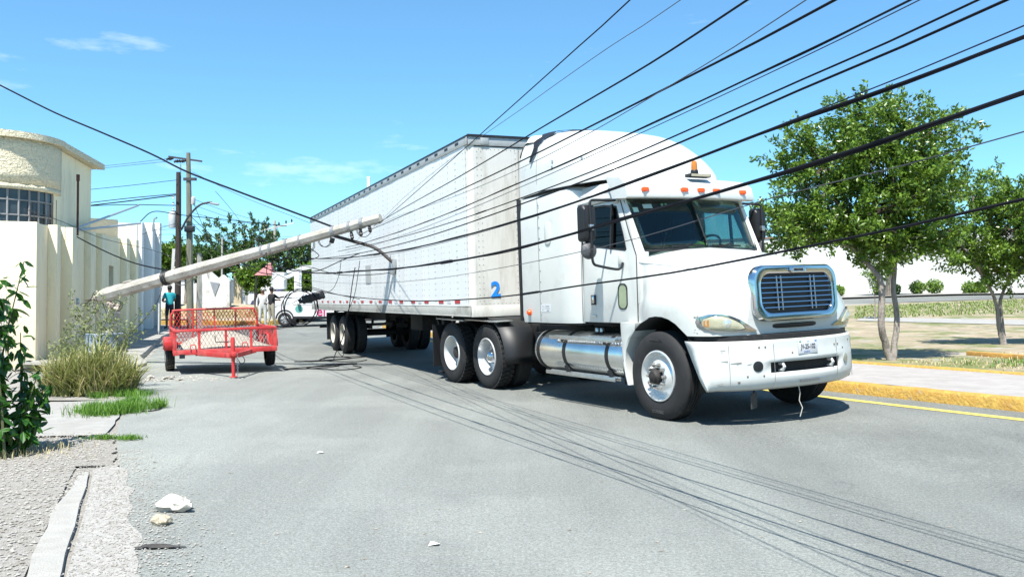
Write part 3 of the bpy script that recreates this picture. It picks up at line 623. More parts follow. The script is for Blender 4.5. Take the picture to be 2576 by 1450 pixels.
seam('loose_string', [(1.12, -.10, .42), (1.13, -.09, .33), (1.11, -.085, .24), (1.14, -.07, .16), (1.12, -.09, .06)], .005, mat('string_white', (.7, .68, .6), .9), bumper)

# ---- cab
def yw(z): return interp(z, [1.0, 2.02, 2.72], [1.055, 1.05, 1.0])
DO = [(-1.70, 1.12), (-1.1, 1.12), (-.52, 1.12), (-.51, 1.98), (-.66, 2.26), (-.86, 2.68), (-1.3, 2.70), (-1.70, 2.70)]
DI = [(-1.55, 2.14), (-1.1, 2.085), (-.745, 2.04), (-.715, 2.06), (-.785, 2.25), (-.94, 2.60), (-1.2, 2.635), (-1.53, 2.64)]
for s_ in (-1, 1):
    mb = MB(); mb.ring([(x, s_*yw(z), z) for x, z in DO], [(x, s_*yw(z), z) for x, z in DI], (0, -.045*s_, 0)); door = mb.build('door', m_wht, lorry, bevel=.006, smooth=30)
    mb = MB(); mb.ring([(lerp(x, -1.15, -.035), s_*(yw(z)+.003), lerp(z, 2.33, -.05)) for x, z in DI], [(lerp(x, -1.15, .02), s_*(yw(z)+.003), lerp(z, 2.33, .03)) for x, z in DI], (0, -.03*s_, 0)); mb.build('window_seal', m_blk, door)
    pm = m_gl2 if s_ < 0 else glassmat('left_door_glass', (.85, .92, .90), .2)
    mb = MB(); mb.prism([(x, s_*(yw(z)-.02), z) for x, z in ((-1.55, 2.14), (-1.04, 2.08), (-1.04, 2.625), (-1.2, 2.635), (-1.53, 2.64))], (0, -.005*s_, 0)); mb.build('window_pane', pm, door)
    mb = MB(); mb.prism([(x, s_*(yw(z)-.02), z) for x, z in ((-1.0, 2.075), (-.745, 2.04), (-.715, 2.06), (-.785, 2.25), (-.94, 2.60), (-1.0, 2.61))], (0, -.005*s_, 0)); mb.build('quarter_pane', pm, door)
    mb = MB(); mb.bar((-1.02, s_*1.05, 2.06), (-1.02, s_*1.01, 2.64), .035, .03); mb.build('window_bar', m_blk, door)
    mb = MB(); mb.box((-1.44, s_*1.060, 1.415), (.11, .012, .13)); h_ = mb.build('handle', m_blk, door, bevel=.01)
    mb = MB(); mb.box((-1.44, s_*1.07, 1.42), (.06, .016, .10)); mb.build('latch', m_chr, h_, bevel=.006)
    mb = MB(); mb.box((-1.44, s_*1.062, 1.20), (.11, .014, .03)); mb.build('step_plate', m_alr, door, bevel=.004)
    q = rrect(.085, .155, .07, 6)
    mb = MB(); mb.ring([(-.80+y*1.12, s_*1.062, 1.455+z*1.06) for y, z in q], [(-.80+y*.95, s_*1.062, 1.455+z*.96) for y, z in q], (0, -.02*s_, 0)); mb.build('peep_frame', m_blk, door)
    mb = MB(); mb.prism([(-.80+y, s_*1.058, 1.455+z) for y, z in q], (0, -.012*s_, 0)); mb.build('peep_window', mat('peep_glass', (.33, .40, .26), .2, var=.15, scale=5), door)
    # post between door and windscreen, cowl side
    mb = MB(); mb.loft([[(-.52, s_*1.045, 1.98), (-.42, s_*.985, 2.0), (-.46, s_*.95, 2.0), (-.56, s_*.99, 1.98)], [(-.87, s_*1.0, 2.70), (-.77, s_*1.0, 2.70), (-.79, s_*.965, 2.70), (-.89, s_*.95, 2.70)]], closed=True, caps=True); mb.build('pillar', m_wht, lorry, smooth=30)
    mb = MB(); mb.loft([[(-.53, s_*1.05, 1.12), (-.44, s_*1.055, 1.12), (-.44, s_*.95, 1.12), (-.53, s_*.9, 1.12)], [(-.53, s_*1.045, 2.0), (-.42, s_*1.0, 2.0), (-.44, s_*.9, 2.0), (-.53, s_*.9, 2.0)]], closed=True, caps=True); mb.build('cowl_side', m_wht, lorry, bevel=.01)
seam('door_gap', [(-.505, -1.058, 1.13), (-.50, -1.056, 1.97), (-.66, -1.037, 2.27), (-.855, -1.004, 2.68)], .006)
seam('door_gap', [(-1.703, -1.06, 1.13), (-1.703, -1.055, 2.0), (-1.703, -1.005, 2.69)], .005, mat('grey_gap', (.2, .21, .21), .8))
# windscreen in two panes
def ws(u, v): return (lerp(-.36-.12*u*u, -.67-.12*u*u, v), lerp(.955, .99, v)*u, lerp(2.035-.02*u*u, 2.69-.02*u*u, v))
for s_ in (-1, 1):
    mb = MB(); mb.loft([[ws(s_*(.012+.97*i/8), j/5) for i in range(9)] for j in range(6)]); mb.build('windscreen_pane', m_gls, lorry, solid=.006)
mb = MB(); mb.tube([(ws(0, v)[0]+.006, 0, ws(0, v)[2]) for v in (0, .5, 1)], .008, 8); mb.build('windscreen_divider', m_blk, lorry)
E_ = [ws(-1+2*i/12, 0) for i in range(13)]
mb = MB(); mb.tube([(x+.008, y, z-.008) for x, y, z in E_], .016, 6); mb.tube([(ws(-1, v)[0]+.01, ws(-1, v)[1]-.005, ws(-1, v)[2]) for v in (0, .5, 1)], .013, 6); mb.tube([(ws(1, v)[0]+.01, ws(1, v)[1]+.005, ws(1, v)[2]) for v in (0, .5, 1)], .013, 6); mb.build('windscreen_seal', m_blk, lorry)
mb = MB(); mb.loft([[(ws(u, .72)[0]-.02, ws(u, .72)[1]*.98, ws(u, .72)[2]), (ws(u, 1)[0]-.02, ws(u, 1)[1]*.98, ws(u, 1)[2])] for u in [-1+2*i/12 for i in range(13)]]); mb.build('shade_band', m_blk, lorry, solid=.004)
for a, b in (((-.62), (-.08)), ((.06), (.62))):
    p, q = ws(a, .035), ws(b, .10); mb = MB(); mb.bar((p[0]+.03, p[1], p[2]+.01), (q[0]+.03, q[1], q[2]-.03), .02, .02); mb.bar((p[0]+.03, p[1]+.1, p[2]-.02), (p[0]+.03, p[1]+.32, p[2]+.04), .025, .015); mb.build('wiper', m_blk, lorry)
for u, v, w, h_, m_ in ((-.72, .86, .13, .055, mat('sticker_white', (.42, .60, .58), .6)), (-.50, .87, .03, .05, mat('sticker_green', (.12, .33, .22), .6)), (-.44, .87, .03, .05, mat('sticker_green', (.12, .33, .22), .6)), (-.90, .80, .07, .06, mat('sticker_mint', (.42, .66, .55), .6))):
    P = [Vector(ws(u+du*w, v+dv*h_/.65))+Vector((.008, 0, 0)) for du, dv in ((-1, -1), (1, -1), (1, 1), (-1, 1))]
    P = [Vector(ws(u+du*w/2*1.0, v+dv*h_/2/.65))+Vector((.008, 0, 0)) for du, dv in ((-1, -1), (1, -1), (1, 1), (-1, 1))]; mb = MB(); mb.add(P, [(0, 1, 2, 3)]); mb.build('sticker', m_, lorry)
# cabin inside
mb = MB(); mb.box((-1.1, 0, 1.14), (1.25, 1.98, .06)); mb.box((-.55, 0, 1.5), (.06, 1.9, .8)); mb.box((-1.15, 0, 2.72), (1.1, 1.9, .03)); mb.build('cabin_floor', m_cabin, lorry)
mb = MB(); mb.loft([[(-.95, y, 1.75), (-.95, y, 1.93), (-.85, y, 2.0), (-.52, y, 2.01), (-.5, y, 1.75)] for y in (-.97, -.3, .3, .97)], closed=True, caps=True); mb.build('dashboard', m_cabin, lorry, smooth=40)
mb = MB(); mb.box((-1.76, 0, 1.95), (.03, 2.0, 1.6)); mb.build('curtain', mat('curtain_teal', (.03, .05, .055), .95, var=.3, scale=6, stretch=(1, 8, 1)), lorry)
for y in (-.55, .55):
    mb = MB(); mb.box((-1.35, y, 1.62), (.5, .52, .16)); mb.box((-1.58, y, 2.02), (.14, .5, .72), (0, -.12, 0)); mb.box((-1.62, y, 2.44), (.1, .3, .2)); mb.build('seat', m_seat, lorry, bevel=.04)
mb = MB(); C = Vector((-.98, .52, 2.06)); ax = Vector((-.75, 0, .66)).normalized(); e1 = Vector((0, 1, 0)); e2 = ax.cross(e1)
mb.tube([C+(e1*math.cos(2*PI*k/24)+e2*math.sin(2*PI*k/24))*.23 for k in range(25)], .017, 8, False); mb.bar(C-e1*.22, C+e1*.22, .03, .02); mb.bar(C, C-ax*.35, .06, .06); mb.build('steering_wheel', m_blk, lorry)
mb = MB(); mb.blob((-.60, .04, 2.05), .085, 4, 2, .3, (1, 1.5, .8)); mb.build('dashboard_cloth', mat('hi_vis_cloth', (.55, .68, .10), .9), lorry)
mb = MB(); mb.lathe([(.07, 0), (.075, .02), (.07, .04)], (-1.0, -.15, 2.28), (.9, -.3, .1), 18); mb.tube([(-1.0, -.15, 2.28), (-1.1, -.15, 2.0)], .012, 6); mb.build('cab_fan', m_alr, lorry)
# roof cap, visor with lamps
mb = MB(); mb.loft([[(x, -1.02, 2.69), (x, -1.04, 2.80), (x, -.98, 2.93), (x, -.5, 2.975), (x, .5, 2.975), (x, .98, 2.93), (x, 1.04, 2.80), (x, 1.02, 2.69)] for x in (-1.78, -1.2, -.80)], caps=True); mb.build('cab_roof', m_wht, lorry, smooth=30)
for s_ in (-1, 1):
    mb = MB(); mb.loft([[(-1.8, s_*1.03, 2.66), (-1.8, s_*1.07, 2.70), (-1.8, s_*1.05, 2.78)], [(-1.2, s_*1.03, 2.69), (-1.2, s_*1.06, 2.73), (-1.2, s_*1.04, 2.80)], [(-.8, s_*1.0, 2.68), (-.8, s_*1.02, 2.71), (-.8, s_*1.02, 2.78)]], closed=True, caps=True)
    mb.build('drip_rail', m_wht, lorry, smooth=40)
def vis_x(y): return -.48-.14*(y/1.08)**2
mb = MB(); mb.loft([[(vis_x(y)-.42, y, 2.985), (vis_x(y)-.14, y, 2.95), (vis_x(y)-.03, y, 2.86), (vis_x(y)+.012, y, 2.72), (vis_x(y)+.004, y, 2.69), (vis_x(y)-.02, y, 2.68), (vis_x(y)-.3, y, 2.70)] for y in [-1.08+2.16*i/18 for i in range(19)]], closed=True, caps=True); visor = mb.build('sun_visor', m_wht, lorry, smooth=35)
for y in (-.83, -.26, .01, .28, .81):
    mb = MB(); mb.box((vis_x(y)+.002, y, 2.785), (.05, .105, .05), (0, -.28, -.27*y)); lp = mb.build('marker_lamp', m_amb, visor, bevel=.008)
mb = MB(); mb.lathe([(.042, 0), (.042, .02), (.04, .08), (.034, .115), (.018, .127), (.001, .128)], (-.60, .02, 3.055), (0, 0, 1), 20); bc = mb.build('beacon', mat('amber_beacon', (.62, .22, .03), .3, var=.2), lorry)
mb = MB(); mb.lathe([(.052, -.05), (.05, 0), (.04, .012)], (-.60, .02, 3.055), (0, 0, 1), 16, True); mb.box((-.58, .06, 2.985), (.10, .36, .045)); mb.build('beacon_base', m_blk, bc, bevel=.006)
mb = MB(); mb.box((-.525, .06, 2.988), (.012, .31, .032)); mb.build('light_strip', mat('strip_lens', (.5, .46, .33), .3), bc)
# sleeper
def slp(x, w, z1): return [(x, -w+.02, 1.10), (x, -w, 1.2), (x, -w, 2.0), (x, -w+.005, z1-.25), (x, -w+.04, z1-.05), (x, -w+.12, z1), (x, w-.12, z1), (x, w-.04, z1-.05), (x, w-.005, z1-.25), (x, w, 2.0), (x, w, 1.2), (x, w-.02, 1.10)]
mb = MB(); mb.loft([slp(-3.06, 1.195, 2.96), slp(-2.56, 1.2, 2.96), slp(-2.05, 1.2, 2.97), slp(-1.90, 1.185, 2.97), slp(-1.80, 1.13, 2.96), slp(-1.74, 1.075, 2.95), slp(-1.70, 1.04, 2.94)], closed=True); mb.add(slp(-3.06, 1.195, 2.96), [tuple(range(12))]); slpr = mb.build('sleeper', m_wht, lorry, smooth=28)
seam('panel_seam', [(-2.56, -1.203, 1.12), (-2.56, -1.203, 2.9)], .004, mat('grey_gap', (.2, .21, .21), .8), slpr)
for k in range(11):
    mb = MB(); mb.lathe([(.012, 0), (.009, .006), (.001, .007)], (-2.53, -1.2, 1.22+k*.155), (0, -1, 0), 8); mb.build('rivet', mat('rivet_grey', (.3, .31, .31), .5), slpr)
for y in (-1.19, 1.19):
    mb = MB(); mb.box((-3.10, y, 2.02), (.06, .05, 1.80)); mb.build('rubber_strip', m_blk, slpr, bevel=.01)
q = rrect(.075, .155, .06, 5)
mb = MB(); mb.loft([[(-2.30+y*k, -1.2-d, 2.36+z*k) for y, z in q] for k, d in ((1.04, -.002), (1.0, .012), (.9, .016))], closed=True, caps=True); mb.build('vent_cover', m_wht, slpr, smooth=40)
mb = MB(); mb.box((-2.42, -1.202, 1.31), (.26, .003, .11)); dc = mb.build('decal', mat('decal_white', (.72, .74, .74), .5), slpr)
mb = MB(); mb.lathe([(.032, 0), (.026, 0)], (-2.49, -1.2045, 1.31), (0, 1, 0), 16); mb.box((-2.37, -1.2042, 1.335), (.10, .001, .012)); mb.box((-2.37, -1.2042, 1.305), (.12, .001, .006)); mb.box((-2.36, -1.2042, 1.275), (.06, .001, .014)); mb.build('decal_print', mat('decal_grey', (.3, .31, .33), .6), dc)
mb = MB(); mb.lathe([(.045, 0), (.042, .03), (.025, .05), (.001, .055)], (-2.86, -1.195, 1.245), (0, -1, 0), 14); mb.build('side_lamp', m_amb, slpr)
# roof fairing
FX = [-3.08, -2.8, -2.5, -2.2, -1.9, -1.65, -1.45, -1.3, -1.18, -1.08, -1.0, -.93, -.88, -.85]
def fair(x, th, k=1.):
    w = interp(x, [-3.08, -2.5, -1.9, -1.5, -1.25, -1.1, -1.0, -.92, -.85], [1.165, 1.175, 1.14, 1.06, .98, .90, .80, .68, .45]); zt = interp(x, [-3.08, -2.6, -2.2, -1.9, -1.65, -1.45, -1.3, -1.18, -1.08, -1.0, -.93, -.88, -.85], [3.91, 3.90, 3.85, 3.77, 3.67, 3.55, 3.43, 3.32, 3.21, 3.12, 3.05, 3.01, 2.97]); z0 = interp(x, [-3.08, -2.4, -1.2, -.85], [2.93, 2.97, 2.985, 2.95])
    c, s = math.cos(th), math.sin(th); e = 2/interp(x, [-3.1, -2.2, -.85], [4.6, 3.6, 2.7])
    return (x, w*k*math.copysign(abs(c)**e, c), z0+(zt-z0)*k*abs(s)**e)
NT = 26
mb = MB(); secs = [[fair(x, PI*i/NT) for i in range(NT+1)] for x in FX]; mb.loft(secs); mb.add(secs[0], [tuple(range(NT+1))]); mb.add(secs[-1], [tuple(range(NT+1))]); fairing = mb.build('roof_fairing', m_wht, lorry, smooth=40)
seam('fairing_seam', [fair(-2.60, PI-.02-.1*i, 1.002) for i in range(14)], .004, mat('faint_line', (.35, .36, .36), .8), fairing)
seam('fairing_gap', [(x, fair(x, PI)[1]-.005, fair(x, PI)[2]-.004) for x in (-2.56, -2.4, -2.2, -1.9, -1.6, -1.35, -1.0, -.87)], [.005, .015, .010, .006, .005, .005, .005, .005], m_blk, fairing)
for x, z in ((-2.2, 3.30), (-2.2, 3.22), (-1.62, 3.30)):
    th = PI-math.asin(min(1, ((z-2.97)/(fair(x, PI/2)[2]-2.97)))**1.5); mb = MB(); c = fair(x, th); mb.lathe([(.02, -.01), (.018, .012), (.001, .016)], c, (0, -1, .1), 10); mb.build('bolt', m_alr, fairing)
# torn corner: ragged black gash, bent shreds of the fairing skin
rt = random.Random(21); L_ = []; R_ = []
for k in range(19):
    t = k/18; th = lerp(1.35, 2.93, t); cx = lerp(-2.56, -2.70, t)+.03*math.sin(k*1.3); hw = lerp(.24, .03, t**.8)*rt.uniform(.6, 1.25)
    L_.append(fair(cx-hw, th, 1.034)); R_.append(fair(cx+hw*rt.uniform(.6, 1.1), th, 1.022))
mb = MB(); mb.loft([[a, b] for a, b in zip(L_, R_)]); mb.build('tear', m_blk, fairing, smooth=0)
mb = MB(); secs = [[fair(x, th, k) for x, k in ((-3.10, 1.012), (-3.0, 1.03+.02*math.sin(th*9)), (-2.86, 1.02), (-2.80, 1.004))] for th in [1.0+.05*i for i in range(30)]]; mb.loft(secs); mb.build('crumpled_edge', m_bmp, fairing, smooth=20)
mb = MB(); secs = [[fair(-3.11, th, .999), fair(-3.09, th, 1.012)] for th in [.3+.1*i for i in range(26)]]; mb.loft(secs); mb.build('broken_rim', m_blk, fairing, solid=.02)
# mirrors
def mirror(s_, full=True):
    y = 1.47*s_; x = -.93
    mb = MB(); mb.loft([[(x+dx, y+w*s_*.105*1.0, z), (x+dx, y-w*s_*.105, z)] for dx in ()] or [[(x+.05*k-.02, y+q[0]*kk, 2.385+q[1]*kk) for q in rrect(.105, .235, .05, 5)] for k, kk in ((-1, .98), (0, 1.0), (1, .96), (1.6, .8))], closed=True, caps=True); mi = mb.build('mirror', m_blk, lorry, smooth=40)
    mb = MB(); mb.lathe([(.11, -.02), (.108, .01), (.085, .035), (.04, .052), (.001, .055)], (x+.01, y-.005*s_, 2.045), (.9, -.25*s_*-1*0, .05), 24, False); mb.build('round_mirror', mat('pitted_mirror_back', (.10, .10, .105), .5, var=.5, scale=30, bump=.3), mi)
    mb = MB(); mb.tube(cat_curve([(-.93, 1.0*s_, 2.68), (x+.05, y-.12*s_, 2.675), (x+.06, y-.02*s_, 2.66), (x+.07, y, 2.60), (x+.08, y, 2.3), (x+.08, y, 2.0), (x+.08, y-.02*s_, 1.88), (x+.09, y-.10*s_, 1.845), (x+.14, 1.15*s_, 1.80), (x+.16, 1.09*s_, 1.82), (x+.16, 1.06*s_, 1.88)], 4), .017, 8); mb.build('mirror_arm', m_blk, mi)
    mb = MB(); mb.box((x+.08, y, 2.33), (.05, .06, .07)); mb.box((-.93, 1.01*s_, 2.68), (.1, .06, .06)); mb.build('mirror_clamp', m_alr, mi, bevel=.008)
    mb = MB(); mb.box((x+.12, 1.06*s_, 1.92), (.11, .02, .12)); mb.build('mirror_bracket', m_wht, mi, bevel=.008)
mirror(-1); mirror(1)

# ================================================================== THE SEMI-TRAILER (x=0 at its front wall)
AA = .4002; ARO = .0284
m_tr = mat('white_trailer_skin', (.92, .94, .925), .45, var=.05, scale=1.2, stretch=(1.5, 1.5, .25), dirt=(.68, .68, .645), dscale=2.4, dthr=(.54, .86))
m_trf = mat('grimy_trailer_front', (.76, .745, .69), .55, var=.10, scale=1.6, stretch=(2, 2, .35), dirt=(.38, .36, .30), dscale=1.6, dthr=(.48, .76))
m_rail = mat('trailer_rail', (.50, .51, .50), .45, .3, var=.12, scale=3, dirt=(.30, .29, .25), dscale=3, dthr=(.5, .75))
m_red = mat('red_reflector', (.55, .05, .06), .4, var=.15)
trl = thing('box_trailer', 'long white riveted box trailer coupled behind the lorry, blue 2 on its front', 'trailer',
            (.566-.0005*.921, 14.14-.0005*.389, 1.2*math.sin(ARO)), (ARO, .004, AA-PI/2))
TL = 14.62; TZ0 = 1.17; TZ1 = 4.055
nP = 12; rd = random.Random(4)
for k in range(nP):
    x0 = -.14-(TL-.24)*k/nP; x1 = -.14-(TL-.24)*(k+1)/nP
    mb = MB(); g = .004; nz = 5; secs = []
    for j in range(nz):
        z = lerp(1.34, 3.925, j/(nz-1)); secs.append([(lerp(x0-g, x1+g, i/4), -1.295+rd.uniform(-.003, .003)-.002*math.sin(PI*i/4), z) for i in range(5)])
    mb.loft(secs); mb.build('side_panel', m_tr, trl, smooth=60)
mb = MB()
for k in range(nP+1):
    x = -.14-(TL-.24)*k/nP; mb.box((x, -1.2965, 2.63), (.05, .003, 2.58))
mb.build('panel_laps', m_tr, trl)
rv = MB()
for k in range(nP):
    xa = -.14-(TL-.24)*k/nP
    for dx in (-.06, .06, (TL-.24)/nP*.36*-1, (TL-.24)/nP*.40*-1, (TL-.24)/nP*.7*-1):
        for j in range(24):
            x = xa+dx; z = 1.42+j*.104; s = .011; rv.add([(x-s, -1.2985, z), (x, -1.2985, z+s), (x+s, -1.2985, z), (x, -1.2985, z-s), (x, -1.304, z)], [(0, 1, 4), (1, 2, 4), (2, 3, 4), (3, 0, 4)])
stuff(rv.build('rivets', mat('rivet_dull', (.24, .25, .25), .5), trl, smooth=0))
mb = MB(); mb.box((-TL/2, 1.295, 2.63), (TL-.1, .01, 2.6)); mb.build('side_wall', m_tr, trl)
mb = MB(); mb.loft([[(x, y, TZ1-.02+.02*(1-abs(y)/1.28)) for y in (-1.28, -.6, 0, .6, 1.28)] for x in (-.02, -TL/2, -TL+.02)]); mb.build('roof', m_alr, trl, solid=.01)
for s_ in (-1, 1):
    mb = MB(); mb.box((-TL/2, s_*1.300, 3.985), (TL, .02, .125)); tr_ = mb.build('top_rail', m_rail, trl, bevel=.004); mb = MB(); mb.box((-TL/2, s_*1.294, 4.060), (TL, .045, .022)); mb.build('roof_edge', m_blk, trl)
    if s_ < 0:
        for k in range(26):
            mb = MB(); mb.box((-.45-k*.55, -1.311, 4.0), (.17, .004, .042)); mb.build('rail_slot', m_blk, tr_)
    mb = MB(); mb.box((-TL/2, s_*1.300, 1.25), (TL, .02, .16)); mb.box((-TL/2, s_*1.303, 1.335), (TL, .022, .012)); mb.box((-TL/2, s_*1.29, 1.175), (TL, .06, .018)); br = mb.build('bottom_rail', mat('bottom_rail_dirty', (.52, .52, .48), .55, var=.1, dirt=(.26, .24, .2), dscale=2, dthr=(.5, .7), stretch=(1, 1, 1.5)), trl, bevel=.004)
    if s_ < 0:
        for k in range(16):
            mb = MB(); mb.box((-.62-k*.87, -1.3005, 1.405), (.26, .006, .055)); mb.build('reflector', m_red, trl)
        for k in range(0, 16, 2):
            mb = MB(); mb.box((-1.05-k*.87, -1.3005, 1.405), (.2, .006, .055)); mb.build('reflector', mat('white_reflector', (.75, .76, .76), .4), trl)
# front wall with rounded corner posts
for k in range(3):
    y0 = -1.20+.8*k; mb = MB(); mb.loft([[(-.004+.003*math.sin(PI*i/4), lerp(y0+.003, y0+.797, i/4), z) for i in range(5)] for z in (1.34, 2, 2.6, 3.2, 3.90)]); mb.build('front_panel', m_trf, trl, smooth=60)
for s_ in (-1, 1):
    mb = MB(); mb.loft([[(-.115+.115*math.cos(math.radians(a)), s_*(1.183+.115*math.sin(math.radians(a))), z) for a in range(0, 91, 15)] for z in (1.34, 3.925)]); mb.build('corner_post', m_trf if s_ < 0 else m_tr, trl)
rv = MB()
for y in (-1.13, -1.06, -.46, -.34, .34, .46, 1.06, 1.13):
    for j in range(26):
        z = 1.42+j*.096; s = .008; rv.add([(.0, y-s, z), (.0, y, z+s), (.0, y+s, z), (.0, y, z-s), (.007, y, z)], [(0, 1, 4), (1, 2, 4), (2, 3, 4), (3, 0, 4)])
for y in [-1.1+.07*i for i in range(32)]:
    for z in (1.37, 3.86): s = .008; rv.add([(.0, y-s, z), (.0, y, z+s), (.0, y+s, z), (.0, y, z-s), (.007, y, z)], [(0, 1, 4), (1, 2, 4), (2, 3, 4), (3, 0, 4)])
stuff(rv.build('front_rivets', mat('rivet_dull', (.24, .25, .25), .5), trl, smooth=0))
mb = MB(); mb.box((-.01, 0, 3.985), (.05, 2.56, .14)); mb.box((.016, -1.0, 3.985), (.03, .14, .11)); mb.build('front_header', m_rail, trl, bevel=.006)
mb = MB(); mb.box((.0, 0, 4.07), (.07, 2.58, .035)); mb.build('roof_edge', m_blk, trl); mb = MB(); mb.box((-.012, 0, 1.25), (.03, 2.56, .18)); mb.build('front_sill', m_trf, trl, bevel=.006)
text_mesh('number_two', '2', .34, mat('blue_number', (.01, .26, .85), .5, var=.1), trl, (.010, -.86, 1.585), (PI/2, 0, PI/2), .003, bold=.010)
mb = MB(); mb.box((-TL+.02, 0, 2.62), (.06, 2.56, 2.8)); mb.build('rear_doors', m_tr, trl, bevel=.01)
mb = MB(); mb.box((-6.9, -1.306, 2.05), (.5, .004, .42)); mb.build('placard_frame', mat('placard', (.52, .53, .52), .5, var=.15), trl)
# underside
mb = MB()
for k in range(30): mb.box((-.4-k*.48, 0, 1.20), (.07, 2.4, .10))
for s_ in (-1, 1): mb.box((-10.8, .5*s_, 1.02), (5.0, .1, .2))
mb.box((-.9, 0, 1.14), (1.6, 2.0, .1)); mb.build('crossmembers', m_dark, trl)
mb = MB(); mb.box((-5.6, -.2, .95), (.9, .7, .4)); mb.box((-4.2, .3, 1.0), (.5, .5, .3)); mb.build('spare_carrier', m_dark, trl, bevel=.03)
for s_ in (-1, 1):
    y = .92*s_; mb = MB(); mb.box((-2.35, y, .80), (.15, .15, .75)); mb.box((-2.35, y, .32), (.11, .11, .45)); mb.bar((-2.35, y, .55), (-1.85, y, 1.13), .06, .06); mb.bar((-2.35, y, .55), (-2.9, y, 1.13), .06, .06); mb.bar((-2.35, y, .6), (-2.35, 0, 1.1), .05, .05); mb.box((-2.35, y, .09), (.28, .28, .035)); mb.build('landing_leg', m_dark, trl, bevel=.008)
m_trim = mat('trailer_rim_cream', (.55, .52, .44), .55, var=.1, scale=8, dirt=(.26, .22, .17), dscale=6, dthr=(.52, .74))
for x in (-10.55, -11.87):
    for s_ in (-1, 1): dual(trl, x, s_*1.0, .51, False, m_trim, m_hub, False, True)
    mb = MB(); mb.lathe([(.07, -1.0), (.07, 1.0)], (x, 0, .51), (0, 1, 0), 10, True); mb.box((x, .5, .7), (.9, .09, .1)); mb.box((x, -.5, .7), (.9, .09, .1)); mb.build('axle', m_dark, trl)
for y in (-.9, .9):
    mb = MB(); mb.box((-12.75, y, .68), (.015, .6, .8)); mb.build('mud_flap', m_blk, trl)
mb = MB(); mb.box((-14.45, 0, .62), (.09, 2.2, .09)); mb.box((-14.45, -.6, .9), (.07, .07, .5)); mb.box((-14.45, .6, .9), (.07, .07, .5)); mb.build('rear_guard', m_dark, trl)

